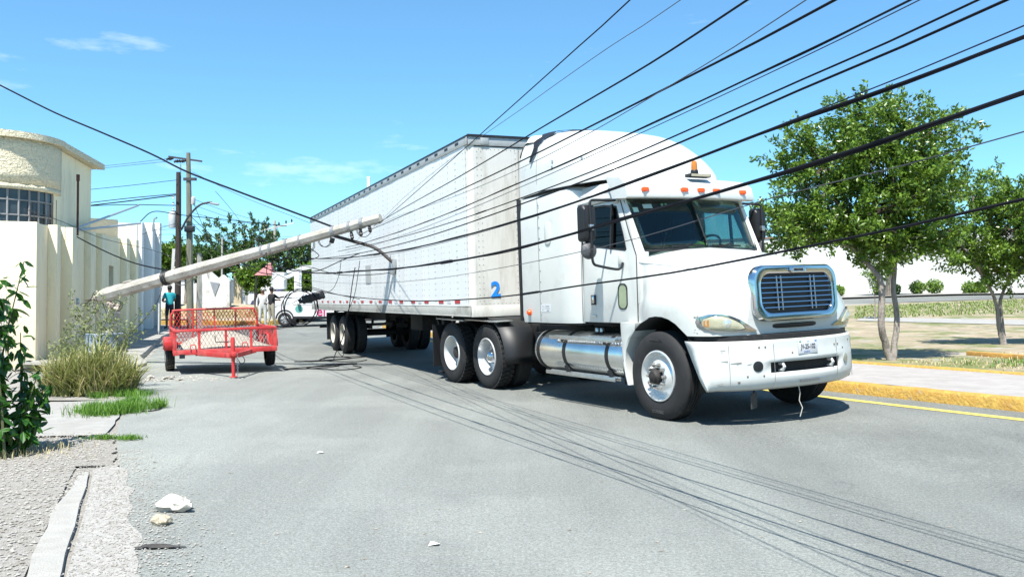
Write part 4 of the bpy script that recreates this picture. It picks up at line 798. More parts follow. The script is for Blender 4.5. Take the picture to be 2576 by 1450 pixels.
WIRES = {
'a1':(0.006,[(-2.743,17.612,3.038),(-2.495,16.727,3.049),(-2.247,15.843,3.061),(-1.998,14.958,3.073),(-1.75,14.074,3.086),(-1.502,13.189,3.099),(-1.254,12.305,3.112),(-1.006,11.42,3.126),(-0.758,10.535,3.14),(-0.51,9.651,3.155),(-0.262,8.766,3.17),(-0.014,7.882,3.185),(0.234,6.997,3.2),(0.482,6.113,3.216),(0.73,5.228,3.235),(1.58,2.18,3.35),(2.44,-0.86,3.59),(3.29,-3.91,3.95),(4.15,-6.95,4.43),(5.0,-10.0,5.03)]),
'a2':(0.003,[(-2.83,17.644,2.958),(-2.564,16.704,3.011),(-2.298,15.765,3.052),(-2.032,14.825,3.083),(-1.765,13.886,3.105),(-1.499,12.947,3.118),(-1.233,12.007,3.124),(-0.967,11.068,3.122),(-0.701,10.128,3.114),(-0.435,9.189,3.101),(-0.169,8.25,3.076),(0.097,7.31,3.05),(0.363,6.371,3.032),(0.629,5.431,3.007),(0.895,4.492,2.969),(1.72,1.59,2.93),(2.54,-1.3,3.0),(3.36,-4.2,3.18),(4.18,-7.1,3.47),(5.0,-10.0,3.86)]),
'a3':(0.007,[(-2.874,17.662,2.993),(-2.593,16.674,2.978),(-2.311,15.685,2.959),(-2.03,14.697,2.938),(-1.749,13.709,2.915),(-1.467,12.72,2.89),(-1.186,11.732,2.864),(-0.905,10.744,2.839),(-0.623,9.755,2.814),(-0.342,8.767,2.793),(-0.061,7.779,2.775),(0.221,6.79,2.76),(0.502,5.802,2.74),(0.783,4.814,2.721),(1.065,3.825,2.729),(1.85,1.06,2.77),(2.64,-1.7,2.91),(3.43,-4.47,3.15),(4.21,-7.23,3.49),(5.0,-10.0,3.93)]),
'a4':(0.007,[(-3.299,18.426,2.874),(-2.98,17.33,2.841),(-2.66,16.235,2.806),(-2.34,15.139,2.769),(-2.02,14.044,2.731),(-1.7,12.948,2.694),(-1.38,11.853,2.657),(-1.06,10.757,2.622),(-0.74,9.662,2.588),(-0.421,8.566,2.557),(-0.101,7.47,2.529),(0.219,6.375,2.505),(0.539,5.279,2.487),(0.859,4.184,2.47),(1.179,3.088,2.463),(1.94,0.47,2.49),(2.71,-2.15,2.62),(3.47,-4.76,2.82),(4.24,-7.38,3.12),(5.0,-10.0,3.51)]),
'a5':(0.003,[(-3.443,18.505,2.69),(-3.118,17.409,2.737),(-2.793,16.313,2.755),(-2.469,15.218,2.749),(-2.144,14.122,2.723),(-1.82,13.026,2.683),(-1.495,11.93,2.634),(-1.171,10.835,2.58),(-0.846,9.739,2.527),(-0.522,8.643,2.479),(-0.197,7.548,2.442),(0.127,6.452,2.418),(0.452,5.356,2.414),(0.776,4.26,2.441),(1.101,3.165,2.491),(1.88,0.53,2.7),(2.66,-2.1,3.01),(3.44,-4.73,3.4),(4.22,-7.37,3.88),(5.0,-10.0,4.46)]),
'b1':(0.009,[(-3.557,18.206,2.584),(-3.163,17.202,2.563),(-2.77,16.197,2.549),(-2.376,15.193,2.542),(-1.982,14.189,2.54),(-1.589,13.185,2.544),(-1.195,12.181,2.554),(-0.801,11.177,2.572),(-0.408,10.173,2.597),(-0.014,9.169,2.627),(0.379,8.165,2.657),(0.773,7.161,2.693),(1.167,6.156,2.735),(1.56,5.152,2.785),(1.954,4.148,2.845),(3.06,1.32,3.06),(4.17,-1.51,3.39),(5.28,-4.34,3.83),(6.39,-7.17,4.38),(7.5,-10.0,5.04)]),
'b2':(0.004,[(-3.477,17.802,2.448),(-3.09,16.819,2.436),(-2.702,15.837,2.43),(-2.314,14.855,2.43),(-1.926,13.872,2.437),(-1.538,12.89,2.449),(-1.15,11.908,2.467),(-0.762,10.925,2.492),(-0.374,9.943,2.523),(0.013,8.961,2.559),(0.401,7.978,2.598),(0.789,6.996,2.642),(1.177,6.014,2.69),(1.565,5.031,2.743),(1.953,4.049,2.81),(3.06,1.24,3.04),(4.17,-1.57,3.39),(5.28,-4.38,3.84),(6.39,-7.19,4.4),(7.5,-10.0,5.07)]),
'b3':(0.007,[(-3.741,18.274,2.503),(-3.327,17.234,2.476),(-2.914,16.194,2.452),(-2.5,15.154,2.431),(-2.087,14.114,2.414),(-1.673,13.074,2.403),(-1.26,12.034,2.398),(-0.846,10.994,2.401),(-0.433,9.954,2.411),(-0.019,8.914,2.431),(0.394,7.874,2.455),(0.807,6.834,2.491),(1.221,5.794,2.552),(1.634,4.754,2.617),(2.048,3.714,2.689),(3.14,0.97,2.97),(4.23,-1.77,3.35),(5.32,-4.51,3.83),(6.41,-7.26,4.42),(7.5,-10.0,5.12)]),
'b4':(0.0085,[(-4.625,20.283,2.459),(-4.146,19.087,2.411),(-3.668,17.892,2.369),(-3.189,16.697,2.335),(-2.711,15.502,2.309),(-2.232,14.306,2.292),(-1.753,13.111,2.284),(-1.275,11.916,2.285),(-0.796,10.72,2.301),(-0.318,9.525,2.329),(0.161,8.33,2.365),(0.639,7.135,2.405),(1.118,5.939,2.462),(1.597,4.744,2.547),(2.075,3.549,2.629),(3.16,0.84,2.9),(4.25,-1.87,3.27),(5.33,-4.58,3.74),(6.42,-7.29,4.32),(7.5,-10.0,5.0)]),
'c1':(0.0125,[(-5.122,20.038,2.492),(-4.617,18.836,2.399),(-4.112,17.635,2.317),(-3.607,16.433,2.246),(-3.102,15.232,2.188),(-2.598,14.03,2.143),(-2.093,12.829,2.109),(-1.588,11.628,2.086),(-1.083,10.426,2.077),(-0.578,9.225,2.086),(-0.073,8.023,2.112),(0.432,6.822,2.15),(0.936,5.62,2.213),(1.441,4.419,2.298),(1.946,3.217,2.368),(3.06,0.57,2.64),(4.17,-2.07,3.01),(5.28,-4.71,3.48),(6.39,-7.36,4.04),(7.5,-10.0,4.71)]),
'c2':(0.004,[(-5.121,20.036,2.426),(-4.616,18.835,2.342),(-4.111,17.633,2.267),(-3.607,16.432,2.202),(-3.102,15.23,2.147),(-2.597,14.029,2.104),(-2.092,12.828,2.074),(-1.587,11.626,2.058),(-1.082,10.425,2.056),(-0.578,9.224,2.07),(-0.073,8.022,2.1),(0.432,6.821,2.143),(0.937,5.619,2.213),(1.442,4.418,2.306),(1.946,3.217,2.411),(3.06,0.57,2.72),(4.17,-2.07,3.13),(5.28,-4.71,3.63),(6.39,-7.36,4.23),(7.5,-10.0,4.94)]),
'd1':(0.0145,[(-5.425,19.749,2.226),(-4.906,18.556,2.132),(-4.388,17.362,2.045),(-3.869,16.168,1.966),(-3.351,14.975,1.913),(-2.832,13.781,1.874),(-2.313,12.587,1.848),(-1.795,11.394,1.822),(-1.276,10.2,1.8),(-0.758,9.006,1.795),(-0.239,7.813,1.809),(0.28,6.619,1.853),(0.798,5.425,1.923),(1.317,4.232,1.999),(1.835,3.038,2.111),(2.97,0.43,2.41),(4.1,-2.18,2.81),(5.23,-4.78,3.31),(6.37,-7.39,3.9),(7.5,-10.0,4.59)]),
'd2':(0.0035,[(-5.423,19.744,2.06),(-4.904,18.551,1.97),(-4.386,17.357,1.889),(-3.867,16.164,1.817),(-3.349,14.971,1.756),(-2.831,13.778,1.707),(-2.312,12.585,1.671),(-1.794,11.392,1.646),(-1.276,10.199,1.634),(-0.757,9.005,1.639),(-0.239,7.812,1.667),(0.28,6.619,1.711),(0.798,5.426,1.776),(1.316,4.233,1.889),(1.835,3.04,1.971),(2.97,0.43,2.28),(4.1,-2.18,2.69),(5.23,-4.78,3.2),(6.37,-7.39,3.81),(7.5,-10.0,4.51)]),
'e1':(0.008,[(-4.314,17.012,1.763),(-3.876,16.012,1.683),(-3.439,15.011,1.611),(-3.001,14.011,1.548),(-2.564,13.011,1.496),(-2.126,12.01,1.454),(-1.689,11.01,1.423),(-1.251,10.009,1.403),(-0.814,9.009,1.396),(-0.376,8.008,1.408),(0.062,7.008,1.436),(0.499,6.007,1.491),(0.937,5.007,1.54),(1.374,4.007,1.623),(1.812,3.006,1.725),(2.95,0.4,2.06),(4.09,-2.2,2.5),(5.22,-4.8,3.02),(6.36,-7.4,3.65),(7.5,-10.0,4.37)]),
}
# ================================================================== CABLES OVERHEAD
m_cab = mat('black_cable', (.008, .008, .012), .7, var=.2, spec=.15)
m_cbl = mat('blue_black_cable', (.012, .014, .05), .4, var=.2)
m_wire = mat('grey_wire', (.10, .10, .11), .5, .4)
CL = {'a1': ('dark bare power line, topmost of all, leaving the frame at the top nearest its middle', m_cab),
      'a2': ('hair-thin wire second to leave the top of the frame, beside the steepest power line', m_wire),
      'a3': ('black power line crossing just above the torn fairing corner of the lorry', m_cab),
      'a4': ('black power line crossing the middle of the white roof fairing, between two thin wires', m_cab),
      'a5': ('thin grey wire slanting close under the power line across the torn fairing', m_wire),
      'b1': ('twisted black cable crossing the sky just above the thin blue wire that follows it', m_cab),
      'b2': ('thin blue wire running close under the twisted black cable', m_cbl),
      'b3': ('black cable over the lower roof fairing, upper of the pair above the sleeper', m_cab),
      'b4': ('black cable over the lower roof fairing, lower of the pair above the sleeper', m_cab),
      'c1': ('thick black bundled cable crossing the fairing base and the top of the large tree', m_cab),
      'c2': ('thin blue wire splitting upward from the thick cable at the large tree', m_cbl),
      'd1': ('thickest black cable, passing over the mirror, the windscreen top and the large tree', m_cab),
      'd2': ('thin wire crossing the sleeper, the windscreen and the sky right of the large tree', m_wire),
      'e1': ('lowest black cable, sagging over the number on the trailer and the bonnet', m_cab)}
CABS = {}
for k, (r, P) in WIRES.items():
    lab, m_ = CL[k]; mb = MB(); r *= .8
    if k in ('c1', 'd1', 'b1'):                          # lashed pair: messenger wire twisted with the cable
        C_ = cat_curve(P, 6); mb.tube(C_, r*.86, 7); mb.tube([p+Vector((0, 0, 1.0))*r*1.15*math.cos(i*.35)+Vector((.8, .4, 0))*r*.8*math.sin(i*.35) for i, p in enumerate(C_)], r*.36, 5)
    else: mb.tube(cat_curve(P, 3), r, 6)
    CABS[k] = tag(mb.build('overhead_cable', m_, smooth=60), lab, 'cable', 'cables pulled down from the poles')
for k, i in (('c1', 6), ('d1', 9), ('b3', 8), ('d1', 5), ('e1', 10)):
    p = Vector(WIRES[k][1][i]); q = Vector(WIRES[k][1][i+1]); d = (q-p).normalized(); mb = MB(); mb.tube([p, p+d*.05, p+d*.35, p+d*.4], [WIRES[k][0]*.8, WIRES[k][0]*1.25, WIRES[k][0]*1.25, WIRES[k][0]*.8], 7)
    o = mb.build('splice_sleeve', m_cab); o.parent = CABS[k]
# ================================================================== FALLEN POLE
m_pole = mat('pale_concrete_pole', (.50, .475, .42), .85, var=.2, scale=4, bump=.5, bscale=40, c2=(.36, .33, .28), thr=(.5, .7), dirt=(.17, .15, .12), dscale=7, dthr=(.58, .68))
PB = Vector((-9.42, 19.47, 1.545)); PT = Vector((-2.72, 17.6, 3.15)); PD = (PT-PB).normalized(); PLn = (PT-PB).length
fp = thing('fallen_pole', 'snapped pale concrete utility pole leaning from its stump to the trailer', 'pole', PB)
def pp(t, off=(0, 0, 0)): return PD*(PLn*t)+Vector(off)
mb = MB(); mb.tube([pp(t) for t in (.0, .02, .2, .4, .6, .8, 1.0)], [.135, .155, .150, .138, .124, .112, .098], 8); shaft = mb.build('shaft', m_pole, fp, smooth=20)
sdv = PD.cross(Vector((0, 0, 1))).normalized(); upv = sdv.cross(PD)
rf = random.Random(3)
for k in range(9):                                   # snapped end: reinforcing rods, broken lumps
    a = 2*PI*k/9; o = sdv*math.cos(a)*.1+upv*math.sin(a)*.1; P = [o, o-PD*.12+upv*rf.uniform(-.05, .05), o-PD*rf.uniform(.2, .42)+upv*rf.uniform(-.22, .05)+sdv*rf.uniform(-.15, .15), o-PD*rf.uniform(.1, .3)+upv*rf.uniform(-.35, -.1)]
    mb = MB(); mb.tube(cat_curve(P, 4), .0065, 5); mb.build('reinforcing_rod', mat('rusty_rod', (.05, .035, .03), .8), fp)
for k in range(12):
    mb = MB(); a = rf.uniform(0, 6.28); mb.blob(sdv*math.cos(a)*.09+upv*math.sin(a)*.09-PD*rf.uniform(-.03, .12), rf.uniform(.03, .06), k, 1, .4); mb.build('broken_lump', mat('broken_concrete_face', (.60, .52, .45), .95, var=.35, scale=25), fp, smooth=0)
for t, w in ((.605, .03), (.635, .03), (.69, .025), (.735, .025), (.845, .04), (.90, .03), (.94, .04)):
    r = lerp(.155, .098, t); mb = MB(); mb.lathe([(r+.004, -w), (r+.012, -w+.004), (r+.012, w-.004), (r+.004, w)], pp(t), PD, 16); mb.build('steel_band', mat('galvanised', (.30, .31, .31), .5, .7, var=.2), fp)
for t, dz in ((.90, -.19), (.93, -.17), (.96, -.15)):
    mb = MB(); c = pp(t)+upv*dz; mb.lathe([(.012, -.09), (.03, -.07), (.04, -.045), (.03, -.02), (.045, 0), (.03, .025), (.04, .05), (.012, .08)], c, upv, 12); mb.build('insulator', mat('dark_porcelain', (.03, .025, .025), .3), fp)
    mb = MB(); mb.tube([pp(t), c+sdv*.05], .012, 6); mb.build('insulator_pin', m_wire, fp)
mb = MB(); mb.tube(cat_curve([pp(.845, -upv*.1), pp(.90)-upv*.32-sdv*.1, pp(.955)-upv*.55-sdv*.15, pp(1.0)-upv*.95-sdv*.18], 5), [.035]*15+[.03], 8); mb.build('lamp_arm', mat('dark_lamp_arm', (.035, .025, .022), .6), fp)
mb = MB(); mb.box(pp(.998)-upv*1.02-sdv*.18, (.10, .16, .34), (.1, .2, .2)); mb.build('lamp_head', mat('lamp_grey', (.33, .35, .36), .5), fp, bevel=.02)
mb = MB(); c = pp(.835)-upv*.18; mb.box(c, (.10, .09, .10), (.4, .3, .2)); mb.build('connector', m_blk, fp, bevel=.015)
for k, (t, r) in enumerate(((.62, .10), (.66, .14), (.70, .12), (.74, .17), (.80, .14), (.93, .16))):   # slack loops
    P = []; a0 = rf.uniform(0, 6)
    for i in range(22): a = a0+i*.5; P.append(pp(t)+PD*math.cos(a)*r+upv*(-.1+math.sin(a)*r)-sdv*(.13+.015*i*.3))
    mb = MB(); mb.tube(cat_curve(P, 2), .007, 5); mb.build('cable_loop', m_cab, fp)
for k in range(6):
    P = [pp(.60+.03*k)-upv*.13]; 
    for i in range(4): P.append(P[-1]+Vector((rf.uniform(-.2, .25), rf.uniform(-.15, .1), rf.uniform(-.22, .05))))
    mb = MB(); mb.tube(cat_curve(P, 5), .009, 5); mb.build('cable_tangle', m_cab, fp)
mb = MB(); q = [sdv*-.16+upv*.1+pp(.055), pp(.055)-sdv*.17-upv*.1]
for k, (t0, t1) in enumerate(((.03, .095), (.10, .13))):
    mb = MB(); mb.loft([[pp(t)+upv*(.155+.02*k)+sdv*(.05*s), pp(t)+upv*(.14)-sdv*.10] for t, s in ((t0, 1), ((t0+t1)/2, 1.3), (t1, .6))]); mb.build('spalled_skin', m_pole, fp, solid=.03, smooth=0)
# strap round the pole with hanging guy and the long white conduit it dragged
mb = MB(); r = .155
for d in (-.04, .0, .05): mb.lathe([(r+.006, d-.02), (r+.014, d), (r+.006, d+.02)], pp(.255), PD, 14)
mb.build('dark_strap', m_blk, fp)
mb = MB(); mb.tube(cat_curve([pp(.26)-upv*.1-sdv*.16, pp(.29)-upv*.22-sdv*.18, pp(.33)-upv*.12-sdv*.17, pp(.29)-upv*.02-sdv*.17, pp(.25)-sdv*.16], 5), .012, 6); mb.build('pale_rope', mat('pale_rope', (.5, .49, .45), .9), fp)
# stump
st = thing('pole_stump', 'broken concrete pole stump with twisted rods behind the blue drum', 'stump', (-9.45, 19.9, .06))
mb = MB(); mb.tube([(0, 0, 0), (.05, 0, .5), (.12, -.02, 1.0), (.18, -.02, 1.16)], [.185, .178, .17, .14], 8); mb.build('base', m_pole, st, smooth=20)
for k in range(7):
    mb = MB(); mb.blob((.16+rf.uniform(-.1, .1), rf.uniform(-.1, .1), 1.2+rf.uniform(-.04, .1)), rf.uniform(.05, .09), 30+k, 1, .5); mb.build('broken_lump', MATS['broken_concrete_face'], st, smooth=0)
for k in range(10):
    x = rf.uniform(-.05, .3); P = [(x, rf.uniform(-.1, .1), 1.1), (x+rf.uniform(-.15, .15), rf.uniform(-.2, .1), 1.35), (x-rf.uniform(.0, .5), rf.uniform(-.2, .1), 1.45+rf.uniform(-.1, .1)), (x-rf.uniform(.2, .7), rf.uniform(-.3, .1), 1.4)]
    mb = MB(); mb.tube(cat_curve(P, 4), .008, 5); mb.build('twisted_rod', MATS['rusty_rod'], st)
# ================================================================== HANGING JUMBLE: splice enclosure, coil, drop wires
def at(px, py, Y): return Vector(((px-1288)/2142*Y, Y, 1.35+(767-py)/2142*Y))
en = at(788, 747, 18.9)
e = thing('splice_enclosure', 'black ribbed cable splice box dangling beside the trailer', 'splice box', en, (0, -.28, .25))
mb = MB(); mb.loft([[(x, y*.62, z*.62) for y, z in rrect(.14, .14, .07, 4)] for x in (-.25, -.24, .24, .25)], closed=True, caps=True); mb.build('housing', m_blk, e, smooth=40)
for k in range(6):
    x = -.21+.084*k; mb = MB(); mb.loft([[(x+d, y*s, z*s) for y, z in rrect(.1, .1, .05, 4)] for d, s in ((-.012, .9), (-.008, 1.0), (.008, 1.0), (.012, .9))], closed=True, caps=True); mb.build('rib', mat('black_rib', (.03, .032, .036), .45), e)
mb = MB(); mb.tube([(-.25, 0, 0), (-.33, 0, -.02)], .05, 10); mb.build('cable_gland', m_blk, e)
co = at(755, 772, 18.6); mb = MB(); P = []
for i in range(64):
    a = i*.42; r = .37+.03*math.sin(i*.7); P.append(co+Vector((math.cos(a)*r, .05*math.sin(i*.3), math.sin(a)*r*1.02)))
mb.tube(cat_curve(P, 2), .010, 5); tag(mb.build('cable_coil', m_cab), 'round coil of black cable hanging in front of the white car', 'cable coil')
JUM = [('thin black drop wire falling from the lamp arm to a heap on the road', [(893, 672, 17.9), (885, 720, 18.0), (876, 790, 18.2), (862, 850, 18.4), (846, 885, 18.4), (840, 903, 18.0)], .010),
       ('black wire hanging beside the drop wire, curling by the trailer wheels', [(905, 655, 17.9), (892, 740, 18.1), (870, 800, 18.2), (868, 870, 18.2), (862, 895, 18.2), (848, 880, 18.2)], .007),
       ('black wire looping from a trailing cable down to the splice box', [(858, 652, 18.2), (853, 690, 18.4), (838, 725, 18.7), (815, 738, 18.9)], .006),
       ('slack black cable drooping between the pole bands and the lamp arm', [(660, 664, 18.2), (720, 672, 18.2), (790, 682, 18.1), (858, 655, 18.0), (905, 636, 17.8)], .010),
       ('long thin cable from the pole tangle past the splice box to the trailer side', [(640, 655, 18.4), (720, 700, 18.6), (830, 735, 19.0), (905, 752, 19.4)], .007),
       ('big loose wire loop hanging left of the workers in view', [(700, 690, 18.6), (655, 730, 18.6), (640, 775, 18.6), (655, 810, 18.5), (700, 822, 18.5), (735, 812, 18.5)], .007),
       ('black cable wandering from the pole down towards the drum', [(412, 700, 19.0), (395, 760, 18.6), (340, 830, 17.8), (290, 880, 17), (270, 905, 16.6)], .007),
       ('long black cable sweeping along under the pole to the trailer', [(590, 640, 18.6), (690, 680, 18.6), (760, 668, 18.4), (850, 690, 18.3), (940, 690, 18.2), (1020, 680, 17.5)], .008)]
for lab, P, r in JUM:
    mb = MB(); mb.tube(cat_curve([at(*q) for q in P], 6), r, 5); tag(mb.build('hanging_wire', m_cab), lab, 'wire', 'wires hanging from the fallen pole')
# cable slack lying on the road by the trailer wheels, rings under the red trailer
def gpt2(x, y, dz=.012): return Vector((x, y, terr(x, y, False)+dz))
rr = random.Random(17)
for k, (x, y, lab) in enumerate(((-4.75, 21.2, 'black cable slack lying on the road beside the trailer wheels'), (-4.35, 18.6, 'loose black loops of cable on the asphalt right of the red trailer'))):
    P = [gpt2(x, y)]
    for i in range(14): P.append(gpt2(x+.55*math.sin(i*1.1+k)+rr.uniform(-.1, .1)+.05*i, y+.9*math.cos(i*.8+k)+rr.uniform(-.2, .2)))
    mb = MB(); mb.tube(cat_curve(P, 5), .010, 5); tag(mb.build('slack_cable', m_cab), lab, 'cable')
mb = MB(); mb.tube(cat_curve([gpt2(-4.75, 10.75), gpt2(-4.55, 10.85), gpt2(-4.6, 11.2), gpt2(-4.9, 11.6), gpt2(-5.2, 11.9)], 6), .007, 5); 
tag(mb.build('ground_wire', m_cab), 'black wire end lying on the asphalt by the green grass', 'wire')

# ================================================================== RED UTILITY TRAILER
m_rp = mat('red_trailer_paint', (.62, .04, .04), .55, var=.22, scale=6, c2=(.66, .17, .15), thr=(.46, .72), dirt=(.16, .07, .05), dscale=10, dthr=(.56, .68))
m_rpd = mat('red_mesh_paint', (.55, .04, .035), .55, var=.2)
ut = thing('utility_trailer', 'small red open utility trailer with mesh tailgate and a load of sand', 'trailer', (-6.14, 18.0, .02), (.03, 0, .42-PI/2))
for s_ in (-1, 1):
    mb = MB(); mb.lathe([(.20, -.08), (.24, -.09), (.29, -.085), (.315, -.06), (.32, -.05), (.312, -.03), (.32, -.02), (.32, .02), (.312, .03), (.32, .05), (.315, .06), (.29, .085), (.24, .09), (.20, .08)], (0, 1.0*s_, .32), (0, 1, 0), 36); w = mb.build('wheel', m_rub, ut)
    mb = MB(); mb.lathe([(.205, .07*s_), (.195, .08*s_), (.18, .05*s_), (.10, .04*s_), (.07, .06*s_), (.001, .065*s_)], (0, 1.0*s_, .32), (0, 1, 0), 24); mb.build('rim', m_rim, w)
    mb = MB(); mb.loft([[(x, (.90)*s_, z), (x, 1.10*s_, z), (x, 1.115*s_, z-.03), (x, 1.115*s_, .45)] for x, z in ((-.44, .45), (-.43, .62), (-.34, .70), (.34, .70), (.43, .62), (.44, .45))]); mb.build('mudguard', m_rp, ut, solid=.006)
    mb = MB(); mb.box((-.05, .93*s_, .43), (2.5, .06, .10)); mb.build('side_beam', m_rp, ut, bevel=.006)
    mb = MB(); mb.box((-.05, .93*s_, .855), (2.5, .05, .05)); mb.build('side_rail', m_rp, ut, bevel=.006)
    for k in range(9):
        mb = MB(); mb.box((-1.2+.3*k, .93*s_, .655), (.035, .035, .36)); mb.build('side_post', m_rp, ut)
for z, h_, nm in ((.43, .10, 'front_beam'), (.855, .05, 'front_rail')):
    mb = MB(); mb.box((1.2, 0, z), (.06, 1.96, h_)); mb.build(nm, m_rp, ut, bevel=.006)
for y in (-.96, -.50, 0, .48, .96):
    mb = MB(); mb.box((1.2, y, .655), (.045, .045, .36)); mb.build('front_post', m_rp, ut)
mb = MB(); mb.box((-.05, 0, .475), (2.5, 1.86, .012)); mb.build('floor', mat('trailer_floor', (.20, .16, .13), .8, var=.3), ut)
mb = MB(); V = []
for i in range(15):
    for j in range(13):
        x = -.85+1.9*i/14; y = -.85+1.7*j/12; r = ((x-.1)/.95)**2+((y+.05)/.85)**2; V.append((x, y, .48+max(0, .30*(1-r))+.02*math.sin(7*x+3*y)*max(0, 1-r*.6)+random.uniform(0, .012)))
mb.add(V, [(i*13+j, i*13+j+1, (i+1)*13+j+1, (i+1)*13+j) for i in range(14) for j in range(12)])
tag(mb.build('sand_pile', mat('sand', (.44, .39, .32), .95, var=.2, scale=14, bump=.6, bscale=60), smooth=60), 'heap of pale sand loaded in the red trailer bed', 'sand')
sp = bpy.data.objects['sand_pile']; sp.location = ut.location; sp.rotation_euler = ut.rotation_euler
# tailgate
tg = cat_curve([(-1.3, -.92, .45), (-1.31, -.92, 1.05), (-1.315, -.86, 1.19), (-1.32, -.72, 1.24), (-1.32, .72, 1.24), (-1.315, .86, 1.19), (-1.31, .92, 1.05), (-1.3, .92, .45)], 5)
mb = MB(); mb.tube(tg, .024, 8); gate = mb.build('tailgate', m_rp, ut)
for y in (-.46, 0, .46):
    mb = MB(); mb.box((-1.315, y, .84), (.03, .03, .78)); mb.build('gate_bar', m_rp, gate)
mb = MB(); mb.box((-1.31, 0, .50), (.04, 1.84, .05)); mb.build('gate_sill', m_rp, gate)
def inside(y, z): return abs(y) < .90 and .5 < z < 1.22 and (abs(y) < .74 or (abs(y)-.74)**2/.16**2+max(0, z-1.04)**2/.18**2 < 1)
mb = MB()
for s_ in (-1, 1):
    for k in range(-26, 27):
        run = []
        for i in range(41):
            z = .5+.72*i/40; y = k*.075+s_*(z-.86)*.55
            if inside(y, z): run.append((-1.312+.004*s_, y, z))
        if len(run) > 2: mb.tube([run[0], run[-1]], .0065, 4, False)
stuff(mb.build('gate_mesh', m_rpd, gate, smooth=0))
mb = MB()
for s_ in (-1, 1):
    for k in range(-14, 15):
        a = [(1.18, k*.07+s_*(z-.66)*.55, z) for z in (.49, .84)]
        if abs(a[0][1]) < .93 and abs(a[1][1]) < .93: mb.tube(a, .004, 4, False)
stuff(mb.build('front_mesh', mat('grey_mesh', (.42, .40, .38), .7), ut, smooth=0))
for s_ in (-1, 1):
    mb = MB(); mb.bar((1.1, .55*s_, .40), (2.45, .05*s_, .40), .05, .09); mb.build('drawbar', m_rp, ut, bevel=.005)
mb = MB(); mb.box((1.35, 0, .42), (.1, 1.1, .1)); mb.build('drawbar_plate', m_rp, ut, bevel=.005)
mb = MB(); mb.box((2.55, 0, .43), (.26, .09, .08)); mb.build('coupler', m_rp, ut, bevel=.015)
mb = MB(); mb.lathe([(.032, .0), (.032, .30), (.04, .30), (.04, .68), (.03, .72)], (2.42, 0, .02), (0, 0, 1), 14, True); jk = mb.build('jack', m_rp, ut)
mb = MB(); mb.tube([(2.42, -.04, .66), (2.42, -.30, .66), (2.42, -.31, .78)], .011, 6); mb.build('jack_crank', m_blk, jk)
mb = MB(); mb.lathe([(.07, 0), (.07, .015), (.03, .02)], (2.42, 0, .0), (0, 0, 1), 14, True); mb.build('jack_foot', m_rp, jk)
for k in range(11):
    mb = MB(); c = Vector((2.46, .07, .42-.036*k)); a_ = Vector((0, 1, 0)) if k % 2 else Vector((1, 0, 0)); mb.tube([c+a_*.014*math.cos(2*PI*i/8)+Vector((0, 0, .024))*math.sin(2*PI*i/8) for i in range(9)], .005, 4, False); mb.build('chain_link', m_alr, ut)
for y in (-.62, .35):
    mb = MB(); mb.tube(cat_curve([(1.25, y-.05, .48), (1.25, y-.04, .57), (1.25, y+.04, .57), (1.25, y+.05, .48)], 4), .01, 6); mb.build('tie_hook', m_rp, ut)
mb = MB(); mb.box((1.22, -.82, .36), (.06, .1, .08)); mb.build('marker_lamp', m_blk, ut)
mb = MB(); mb.tube(cat_curve([(1.3, .25, .38), (1.6, .3, .25), (1.9, .2, .2), (2.1, .1, .34)], 5), .008, 5); mb.build('light_cable', m_cab, ut)
# ================================================================== CORNER HOUSE ON THE LEFT
m_crm = mat('cream_wall_paint', (1.16, 1.01, .68), .9, var=.06, scale=1.5, bump=.15, bscale=40, c2=(1.08, .97, .71), thr=(.5, .8), dirt=(.74, .64, .45), dscale=2.6, dthr=(.54, .80), stretch=(1.4, 1.4, .35))
def stucco_mat():
    M = bpy.data.materials.new('thrown_stucco'); M.use_nodes = True; t = M.node_tree; L = t.links.new; b = t.nodes['Principled BSDF']; b.inputs['Roughness'].default_value = .95; b.inputs['Base Color'].default_value = (.74, .66, .47, 1)
    tc_ = t.nodes.new('ShaderNodeTexCoord'); v = t.nodes.new('ShaderNodeTexNoise'); v.inputs['Scale'].default_value = 13; v.inputs['Detail'].default_value = 5; v.inputs['Distortion'].default_value = 1.2; L(tc_.outputs['Object'], v.inputs['Vector'])
    bp = t.nodes.new('ShaderNodeBump'); bp.inputs['Strength'].default_value = 1; bp.inputs['Distance'].default_value = .09; L(v.outputs[0], bp.inputs['Height']); L(bp.outputs[0], b.inputs['Normal']); return M
m_stu = stucco_mat()
m_wbl = mat('whitewashed_wall', (.95, .94, .90), .9, var=.05, scale=1.5, bump=.1)
house = thing('corner_house', 'cream corner house with round stuccoed upper window bay and pilastered front', 'house', (-13.7, 30.2, 0), (0, 0, 0))
HD = Vector((-.27, .963, 0)); HN = Vector((.963, .27, 0))
def Q(t, e, z): return HD*t+HN*e+Vector((0, 0, z))
def ztop(t): return 3.15+.0445*(t+12)
def wallseg(nm, t0, t1, e0, e1, z0=-.1, zt=None, m=None, par=None, bev=.0):
    mb = MB(); a = zt or (ztop(t0), ztop(t1)); mb.loft([[Q(t, e0, z0), Q(t, e1, z0), Q(t, e1, z), Q(t, e0, z)] for t, z in ((t0, a[0]), (t1, a[1]))], closed=True, caps=True); return mb.build(nm, m or m_crm, par or house, bevel=bev)
for t0, t1 in ((-11.8, -9.4), (-9.4, -6.9), (-6.9, -4.6), (-4.6, -3.25), (-2.45, -1.1), (-1.1, 2.14)): wallseg('facade', t0+.0, t1-.001, -.3, 0)
wallseg('facade', -3.25, -2.451, -.3, 0, -.1, (1.3, 1.3)); wallseg('facade', -3.25, -2.451, -.3, 0, 2.62, (ztop(-3.2), ztop(-2.5)))
wallseg('window_recess', -3.25, -2.451, -.29, -.22, 1.3, (2.62, 2.62), mat('recess_dark', (.05, .05, .05), .8))
